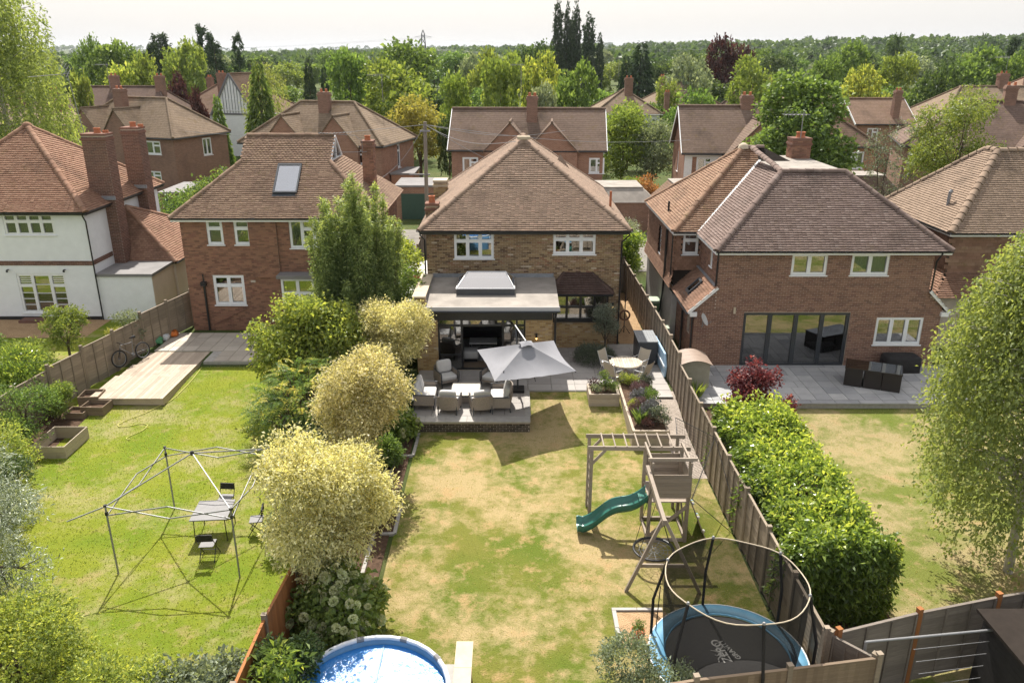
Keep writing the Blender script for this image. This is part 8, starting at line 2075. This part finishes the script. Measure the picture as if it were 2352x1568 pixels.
# shrubs round the left garden and the bottom edge
for i, (nm, lab, x, y, rr, h, mt, n, s, asp) in enumerate((
    ('silver_tree', 'silvery willow-leaved tree at the left edge of the lawn', -12.3, 15.8, 1.5, 4.1, 'leaf_silver', 16000, .11, .2),
    ('bottom_shrub', 'large yellow-green shrub in the bottom left corner', -9.9, 12.7, 1.55, 2.2, 'leaf_hazel', 20000, .075, .55),
    ('bottom_shrub', 'dark green shrub at the bottom edge beside the pool', -4.45, 12.7, .7, 1.5, 'leaf_dark', 7000, .09, .5),
    ('bottom_shrub', 'pale green leafy shrub along the bottom edge left of the orange fence', -6.0, 12.4, 1.0, 1.5, 'leaf_grey', 9000, .10, .55),
    ('bottom_shrub', 'laurel sprigs poking up in front of the pool', -4.5, 11.9, .7, 1.9, 'leaf_laurel', 2600, .15, .4),
    ('bottom_shrub', 'green shrub filling the bottom edge in the left lawn', -7.6, 12.3, 1.1, 1.5, 'leaf_hazel', 8000, .08, .5),
    ('fence_shrub', 'brown-green tangled shrub by the left fence, nearest', -16.1, 21.9, 1.3, 2.2, 'leaf_hazel', 7000, .08, .5),
    ('fence_shrub', 'loose thorny shrub in front of the left fence beside the raised bed', -16.4, 24.4, 1.1, 2.3, 'leaf_mid', 5000, .08, .5),
    ('fence_shrub', 'yellow-green shrub by the deck corner at the left fence', -16.6, 26.6, .6, 1.2, 'leaf_lime', 4000, .07, .5),
    ('fence_shrub', 'bright green shrub behind the left fence below the white house', -19.3, 28.6, 1.6, 2.2, 'leaf_lime', 11000, .10, .5),
    ('fence_shrub', 'dark glossy shrub behind the left fence', -18.3, 27.0, 1.2, 2.1, 'leaf_laurel', 7000, .12, .45),
    ('fence_shrub', 'tall pale flowering shrub behind the left fence by the terrace', -18.4, 31.0, .9, 2.5, 'leaf_lime', 5000, .09, .5),
    ('fence_shrub', 'green shrubs at the far left edge below the white house windows', -21.5, 29.5, 1.6, 1.8, 'leaf_mid', 8000, .10, .5),
    ('fence_shrub', 'small yellow flowering shrub on the white house lawn', -17.6, 33.3, .45, .7, 'leaf_yellow', 2000, .07, .5),
    ('fence_shrub', 'climber spilling over the top of the left fence', -16.35, 32.2, .6, 2.1, 'leaf_grey', 1800, .08, .5),
    ('dark_conifer_shrub', 'dark bush at the left edge of the lawn', -14.3, 19.5, 1.0, 2.2, 'leaf_dark', 8000, .07, .35),
    ('side_shrub', 'grey-green rounded shrub behind the middle house by the passage', 5.9, 47.0, 2.0, 3.3, 'leaf_grey', 10000, .14, .22),
    ('side_shrub', 'bright laurel bush at the end of the side passage', 6.1, 43.0, 1.2, 3.2, 'leaf_laurel', 9000, .15, .45),
    ('gap_shrub', 'light green shrub in the gap left of the middle house', -5.2, 36.5, 1.1, 4.2, 'leaf_hazel', 8000, .12, .55),
    ('gap_shrub', 'rounded green shrub at the foot of the feathery tree', -5.0, 33.5, .9, 3.8, 'leaf_lime', 7000, .11, .5),
    ('back_hedge', 'yellow-green hedge between the white house and the red brick house', -19.5, 53.0, 2.8, 4.4, 'leaf_mid', 10000, .2, .5),
    ('back_hedge', 'dark green hedge beside the garage behind the red brick house', -22.5, 55, 2.2, 3.6, 'leaf_mid', 7000, .2, .5),
    ('back_shrub', 'golden yellow bush behind the twin gabled house', -8.8, 78, 2.9, 7.0, 'leaf_yellow', 8000, .26, .5),
    ('back_shrub', 'bright green bush beside the right side of the long semi', 10.0, 73.5, 3.0, 6.2, 'leaf_lime', 9000, .26, .5),
    ('back_shrub', 'grey bush between the semi and the boarded house', 12.5, 72, 2.2, 5.4, 'leaf_grey', 6000, .24, .4),
    ('back_shrub', 'small orange-brown maple beside the flat roofs', 11.2, 66, 1.3, 3.2, 'leaf_orange', 4000, .16, .5),
    ('back_shrub', 'low pale shrub left of the orange maple', 9.3, 66, 1.4, 2.6, 'leaf_lime', 4000, .16, .5),
    ('back_shrub', 'clipped round green bush beside the boarded house', 12.6, 64.5, .8, 2.4, 'leaf_mid', 3000, .12, .5),
    ('back_shrub', 'yellow bush by the hip garage', 10.4, 54.5, .7, 1.3, 'leaf_yellow', 2500, .1, .5),
    ('thin_tree', 'thin brown-leaved tree left of the pale green tree', 23.2, 50, 1.9, 7.0, 'leaf_olive', 3600, .13, .4),
    ('round_tree', 'large dark round tree behind the brown brick house', 18.3, 52.5, 3.15, 8.9, 'leaf_mid', 19000, .25, .75),
    ('pale_tree', 'pale feathery green tree behind the rightmost house', 28.6, 52.5, 3.0, 8.6, 'leaf_lime', 16000, .2, .35))):
    sd = 200 + i; L = rand_lobes(24 if nm == 'round_tree' else 11 if rr > 1 else 7, rr, h, .05 if h < 5 else (1.4 if nm != 'round_tree' else 2.0), rr * .34, rr * .5, sd)
    plant(nm, lab, 'tree' if 'tree' in nm else 'shrub', (x, y, gz(x, y) if y < 31 else .45), foliage('crown' if 'tree' in nm else 'foliage', L, n, s, mt, per=8, spread=s * .9, aspect=asp, seed=sd, depth=.25, up=.35 if nm != 'pale_tree' else -.2), 'crown' if 'tree' in nm else 'foliage', limbs([(0, 0, 0), (0, 0, h * .3), (.05, 0, h * .6)], [rr * .07, rr * .055, rr * .03], L[1:7], seed=sd), stem_name='trunk' if 'tree' in nm else 'stem')
# ------------------------------------------------------------------ trees beyond: a few crowns shared by many trees
def proto(kind, seed):
    r = np.random.default_rng(seed)
    if kind == 'round': L = rand_lobes(16, .5, .86, .14, .15, .22, seed); return foliage('crown', L, 4600, .05, 'leaf_mid', per=7, spread=.026, aspect=.7, seed=seed, depth=.2, lower=-.6)
    if kind == 'tall': L = rand_lobes(18, .30, .92, .08, .10, .15, seed); return foliage('crown', L, 4200, .042, 'leaf_mid', per=7, spread=.024, aspect=.6, seed=seed, depth=.22, lower=-.7)
    if kind == 'poplar': L = [(.018 * math.cos(k * 2.4), .018 * math.sin(k * 2.4), .06 + .9 * k / 15, .075 * math.sin(math.pi * (.12 + .85 * k / 15)) ** .6 + .012, .07) for k in range(16)]; return foliage('crown', L, 6600, .026, 'leaf_dark', per=6, spread=.009, aspect=.5, up=1.3, seed=seed, depth=.2, lower=-.5)
    if kind == 'cone':
        n = 4200; t = 1 - np.sqrt(r.uniform(0.002, 1, n)); a = r.uniform(0, 2 * np.pi, n); lay = .82 + .18 * np.sin(t * 70 + 3 * np.sin(a * 3)); q = (.27 * (1 - t) ** .85 + .01) * lay * np.sqrt(r.uniform(.45, 1, n)); C = np.stack([q * np.cos(a), q * np.sin(a), .05 + .95 * t - .10 * q], 1); D = np.stack([np.cos(a), np.sin(a), -.35 + 0 * a], 1) + r.normal(0, .4, (n, 3)); V, F = leaf_quads(C, D, .05 * r.uniform(.6, 1.4, n), .4, .05, .25, r); return leaf_mesh('crown', V, F, r.uniform(0, 1, n), 'leaf_conifer')
    if kind == 'ragged':
        C, D = [], []
        for k in range(46):
            z = r.uniform(.22, .98); a = r.uniform(0, 2 * np.pi); le = (.26 * (1.08 - z) + .05) * r.uniform(.6, 1.2); m_ = 70; u = r.uniform(.1, 1, m_) ** .7; C.append(np.stack([le * u * np.cos(a), le * u * np.sin(a), z + .25 * le * u], 1) + r.normal(0, .02, (m_, 3))); D.append(r.normal(0, .6, (m_, 3)) + np.array([np.cos(a), np.sin(a), .1]))
        C, D = np.concatenate(C), np.concatenate(D); V, F = leaf_quads(C, D, .05 * r.uniform(.6, 1.3, len(C)), .4, .05, .1, r); return leaf_mesh('crown', V, F, r.uniform(0, 1, len(C)), 'leaf_conifer')
PR = {k: [proto(k, s) for s in ss] for k, ss in dict(round=(301, 302, 303), tall=(311, 312), poplar=(321, 322), cone=(331, 332), ragged=(341, 342)).items()}
tb = MB(); tb.tube([(0, 0, 0), (.006, 0, .3), (0, .004, .62), (0, 0, .85)], [.026, .02, .012, .004], 7); TRUNK = tb.mesh('trunk', MATS['bark'], smooth=True)
CNT = [0]
def tree(kind, label, x, y, h, w=1.0, mat='leaf_mid', z=None, group=None, name=None):
    CNT[0] += 1; i = CNT[0]; root = thing(name or {'round': 'broadleaf_tree', 'tall': 'broadleaf_tree', 'poplar': 'poplar_tree', 'cone': 'conifer_tree', 'ragged': 'pine_tree'}[kind], label, 'tree', (x, y, (far_z(x, y) + .02) if z is None else z), (i * 2.399) % 6.28, group); root.scale = (h * w, h * w, h)
    me = PR[kind][i % len(PR[kind])]; o = bpy.data.objects.new('crown', me); link(o, root); o.material_slots[0].link = 'OBJECT'; o.material_slots[0].material = MATS[mat]; o2 = bpy.data.objects.new('trunk', TRUNK); link(o2, root)
def tpx(kind, label, xc, ytop, Y, wpx, mat, name=None, hmin=None):
    "tree whose top shows at a pixel, at depth Y, wpx pixels wide"
    p = on(xc, ytop, Y); g = far_z(p.x, Y); h = p.z - g; t_ = Y / _dir(xc, ytop)[1]; wid = wpx / FPX * t_; base = {'round': 1.0, 'tall': .6, 'poplar': .2, 'cone': .54, 'ragged': .5}[kind]; tree(kind, label, p.x, Y, h, wid / (h * base), mat, name=name)
for a in (('cone', 'tall drooping conifer with broad base left of centre', 588, 125, 88, 105, 'leaf_mid'), ('cone', 'small clipped cone tree below the half-timbered house', 495, 208, 84, 58, 'leaf_mid'),
    ('ragged', 'tall dark pine pair on the left skyline, right-hand one', 487, 68, 170, 60, 'leaf_conifer'), ('ragged', 'tall dark pine pair on the left skyline, left-hand one', 460, 60, 172, 55, 'leaf_conifer'), ('ragged', 'ragged dark pine above the left treeline', 365, 70, 175, 75, 'leaf_conifer'), ('ragged', 'thin ragged pine left of the drooping conifer', 543, 80, 165, 42, 'leaf_conifer'), ('ragged', 'short dark pine left of the ragged one', 335, 95, 180, 60, 'leaf_conifer'),
    ('round', 'lime green tree on the left skyline under the pines', 420, 112, 140, 105, 'leaf_lime'), ('round', 'mid green oak left of the lime tree', 262, 112, 150, 130, 'leaf_mid'), ('round', 'dark green tree beside the weeping birch', 195, 98, 160, 75, 'leaf_mid'), ('round', 'pale green tree behind the dark flat roof', 330, 145, 115, 80, 'leaf_lime'), ('round', 'yellow-green bush tree left of the plum tree', 275, 165, 112, 90, 'leaf_hazel'), ('round', 'purple plum tree behind the mossy roof', 402, 178, 108, 62, 'leaf_copper'), ('round', 'small purple shrub tree by the half-timbered house', 455, 222, 88, 40, 'leaf_copper'), ('round', 'light green tree below the weeping birch', 185, 190, 78, 60, 'leaf_lime'),
    ('cone', 'dark fir right of the drooping conifer', 705, 120, 120, 50, 'leaf_conifer'), ('cone', 'small dark fir beside the larger fir', 742, 140, 122, 40, 'leaf_conifer'), ('round', 'deep green tree behind the left twin gables', 800, 135, 105, 120, 'leaf_mid'), ('round', 'bright yellow-green large tree in the centre left', 905, 150, 100, 175, 'leaf_lime'), ('round', 'broad dull green tree behind the bright one', 930, 112, 150, 160, 'leaf_mid'), ('round', 'light green tree left of the long semi', 1045, 185, 96, 80, 'leaf_lime'), ('tall', 'grey-green upright tree right of the pylon', 1075, 118, 140, 52, 'leaf_grey'), ('round', 'lime tree behind the long semi roof', 1112, 132, 130, 80, 'leaf_lime'), ('round', 'large bright tree above the long semi, left', 1150, 145, 92, 125, 'leaf_lime'), ('round', 'large grey-green tree above the long semi, right', 1245, 135, 98, 110, 'leaf_hazel'), ('round', 'dark cypress-like tree beside the poplars', 1325, 165, 92, 105, 'leaf_mid'), ('round', 'pale bush above the semi chimney', 1245, 212, 82, 80, 'leaf_grey'), ('round', 'dark oak on the skyline left of the poplars', 1225, 108, 190, 120, 'leaf_dark'),
    ('poplar', 'leftmost and tallest Lombardy poplar in the row', 1283, 6, 220, 27, 'leaf_conifer'), ('poplar', 'second poplar from the left in the row', 1304, 10, 221, 20, 'leaf_conifer'), ('poplar', 'third poplar from the left in the row', 1326, 14, 220, 23, 'leaf_conifer'), ('poplar', 'fourth poplar from the left, set back behind the others', 1316, 32, 224, 18, 'leaf_conifer'), ('poplar', 'fifth poplar, broad and standing apart on the right', 1354, 38, 219, 34, 'leaf_conifer'), ('poplar', 'rightmost and shortest poplar in the row', 1379, 80, 218, 20, 'leaf_conifer'),
    ('cone', 'large dark fir right of the poplars', 1475, 85, 150, 105, 'leaf_conifer'), ('cone', 'smaller dark fir leaning on the large fir', 1440, 118, 152, 60, 'leaf_conifer'), ('round', 'grey-green tree right of the large fir', 1585, 135, 128, 105, 'leaf_grey'), ('round', 'copper beech on the right skyline', 1665, 103, 160, 95, 'leaf_copper'), ('round', 'second, lower copper beech', 1715, 122, 165, 60, 'leaf_copper'), ('round', 'bright green spreading tree right of the copper beech', 1735, 142, 118, 120, 'leaf_lime'), ('round', 'dark green hedge trees below the boarded house chimney', 1590, 222, 92, 120, 'leaf_mid'),
    ('round', 'mid green tree above the long brown roof', 1900, 148, 125, 90, 'leaf_mid'), ('round', 'yellow-green tree beside the long brown roof', 1990, 162, 108, 110, 'leaf_hazel'), ('round', 'large oak behind the right-hand roofs', 1945, 112, 165, 110, 'leaf_mid'), ('round', 'pale lime tree behind the mossy hip roof', 2065, 138, 135, 105, 'leaf_lime'), ('round', 'dark glossy round tree above the mossy hip roof', 2165, 165, 104, 115, 'leaf_dark'), ('round', 'tall green tree right of the dark glossy tree', 2255, 125, 140, 120, 'leaf_mid'), ('ragged', 'dark pine at the right edge of the skyline', 2335, 88, 170, 60, 'leaf_conifer'), ('round', 'green tree at the right edge below the pine', 2330, 130, 140, 90, 'leaf_mid'), ('round', 'tall oak standing out on the right ridge', 2062, 92, 300, 50, 'leaf_dark'),
    ('tall', 'slender green tree right of the white far house', 1535, 178, 120, 55, 'leaf_lime'), ('round', 'light bush beside the far white house', 1445, 262, 90, 90, 'leaf_lime'), ('round', 'small tree behind the garage of the middle gap', 1030, 285, 76, 60, 'leaf_dark')):
    tpx(*a)
hanging('tall weeping birch at the left edge of the picture', 'weeping_birch', (-32.5, 53, .45), 17.2, 4.5, 620, 60, None, .22, 'leaf_birch', 401, zmin=2, drop=(4, 9), trunk_r=.25, aspect=.45)
hanging('pale weeping birch beside the drooping conifer', 'weeping_birch', (-28.3, 96, .45), 11.5, 3.0, 160, 26, None, .26, 'leaf_birch', 402, zmin=2, drop=(2, 5), trunk_r=.16, aspect=.4)
# belt of woodland between 110 and 420 m: individual trees nobody could tell apart
rb = random.Random(9); kinds = ['round'] * 8 + ['tall', 'cone']
mats = ['leaf_mid', 'leaf_dark', 'leaf_dark', 'leaf_lime', 'leaf_mid', 'leaf_grey']
for k in range(260):
    far = k < 190
    Y = (225 * (470 / 225) ** rb.random()) if far else rb.uniform(112, 200); x = rb.uniform(-.70, .70) * Y; h = rb.uniform(8, 13) if far else rb.uniform(4.5, 7.5); kd = rb.choice(kinds)
    tree(kd, 'green tree in the wooded belt beyond the houses', x, Y, h, rb.uniform(.85, 1.25), rb.choice(mats) if kd != 'cone' else 'leaf_conifer', group='trees of the wooded belt')
def far_wood():
    r = np.random.default_rng(77); n = 2700; y = 430 * (4200 / 400) ** r.uniform(0, 1, n) ; x = r.uniform(-.75, .75, n) * y; per = 75; d = unit(r.normal(0, 1, (n, per, 3))); d[..., 2] = np.abs(d[..., 2]) * 1.0 - .15
    rad = (r.uniform(4.0, 7.0, n) * (y / 600) ** .25)[:, None, None]; z = np.array([far_z(a, b) for a, b in zip(x, y)]); c = np.stack([x, y, z + rad[:, 0, 0] * .8], 1); lump = 1 + .22 * np.sin(d[..., 0:1] * 5 + x[:, None, None]) * np.cos(d[..., 1:2] * 6)
    C = (c[:, None] + d * rad * lump * np.array([1, 1, .95])).reshape(-1, 3); D = (d + r.normal(0, .6, d.shape)).reshape(-1, 3); V, F = leaf_quads(C, D, np.repeat(rad[:, 0, 0] * .55, per) * r.uniform(.7, 1.3, n * per), .9, .1, .1, r)
    t = np.clip(np.repeat(r.uniform(0, 1, n), per) * .6 + .4 * r.uniform(0, 1, n * per), 0, 1); o = bpy.data.objects.new('far_woodland', leaf_mesh('far_woodland', V, F, t, 'leaf_dark')); link(o); stuff(o); tag(o, 'distant wooded hills along the horizon', 'woodland')
far_wood()
# ------------------------------------------------------------------ haze in the distance
hb = MB(); hb.box(-4600, 4600, -80, 9500, -3, 110); haze = hb.build('haze', None); haze.data.materials.clear()
hm = bpy.data.materials.new('haze'); hm.use_nodes = True; ht = hm.node_tree
for n in list(ht.nodes): ht.nodes.remove(n)
ho = ht.nodes.new('ShaderNodeOutputMaterial'); hv = ht.nodes.new('ShaderNodeVolumePrincipled'); hv.inputs['Color'].default_value = rgb(.86, .92, 1.0); hv.inputs['Density'].default_value = .00007; hv.inputs['Anisotropy'].default_value = .2
ht.links.new(hv.outputs[0], ho.inputs['Volume']); haze.data.materials.append(hm); stuff(haze); haze['label'] = 'thin pale summer haze over the distant hills'; haze['category'] = 'haze'
# ------------------------------------------------------------------ grass
def grass(name, label, x0, x1, y0, y1, dens, cols, seed, hgt=.05, holes=()):
    r = np.random.default_rng(seed); n = int((x1 - x0) * (y1 - y0) * dens); x = r.uniform(x0, x1, n); y = r.uniform(y0, y1, n); keep = np.ones(n, bool)
    for h in holes: keep &= ~((x > h[0]) & (x < h[1]) & (y > h[2]) & (y < h[3]))
    x, y = x[keep], y[keep]; n = len(x); z = np.array([gz(a, b) for a, b in zip(x, y)]); C = np.stack([x, y, z], 1); D = r.normal(0, .55, (n, 3)); D[:, 2] = 1
    V, F = leaf_quads(C, D, hgt * r.uniform(.5, 1.6, n), .3, .0, .15, r); M_leaf('blade_' + name, cols, .35, .6, .2); o = bpy.data.objects.new('grass', leaf_mesh('grass', V, F, np.clip(.5 + .3 * np.sin(x * 1.3 + 2 * np.sin(y * .7)) * np.sin(y * 1.1) + r.normal(0, .25, n), 0, 1), 'blade_' + name)); link(o); stuff(o); tag(o, label, 'grass')
grass('mid', 'short dry grass of the middle lawn', -3.2, 6.1, 11.8, 28.0, 90, [(0, (.17, .20, .04)), (.5, (.28, .265, .08)), (1, (.46, .37, .17))], 1, .04, [(-4, .65, 25.3, 30), (4.05, 6.2, 22.2, 29), (2.4, 3.7, 14.5, 15.9), (2.8, 4.05, 26.9, 28.2)])
grass('left', 'lush green grass of the left lawn', -15.6, -5.0, 11.5, 31.2, 220, [(0, (.15, .21, .018)), (.5, (.27, .32, .03)), (1, (.40, .40, .09))], 2, .055, [(-16.2, -13.1, 27.3, 33)])
grass('right', 'patchy grass of the right lawn', 9.0, 19, 13.8, 26.9, 90, [(0, (.16, .20, .04)), (.5, (.28, .27, .09)), (1, (.45, .37, .18))], 3, .04)
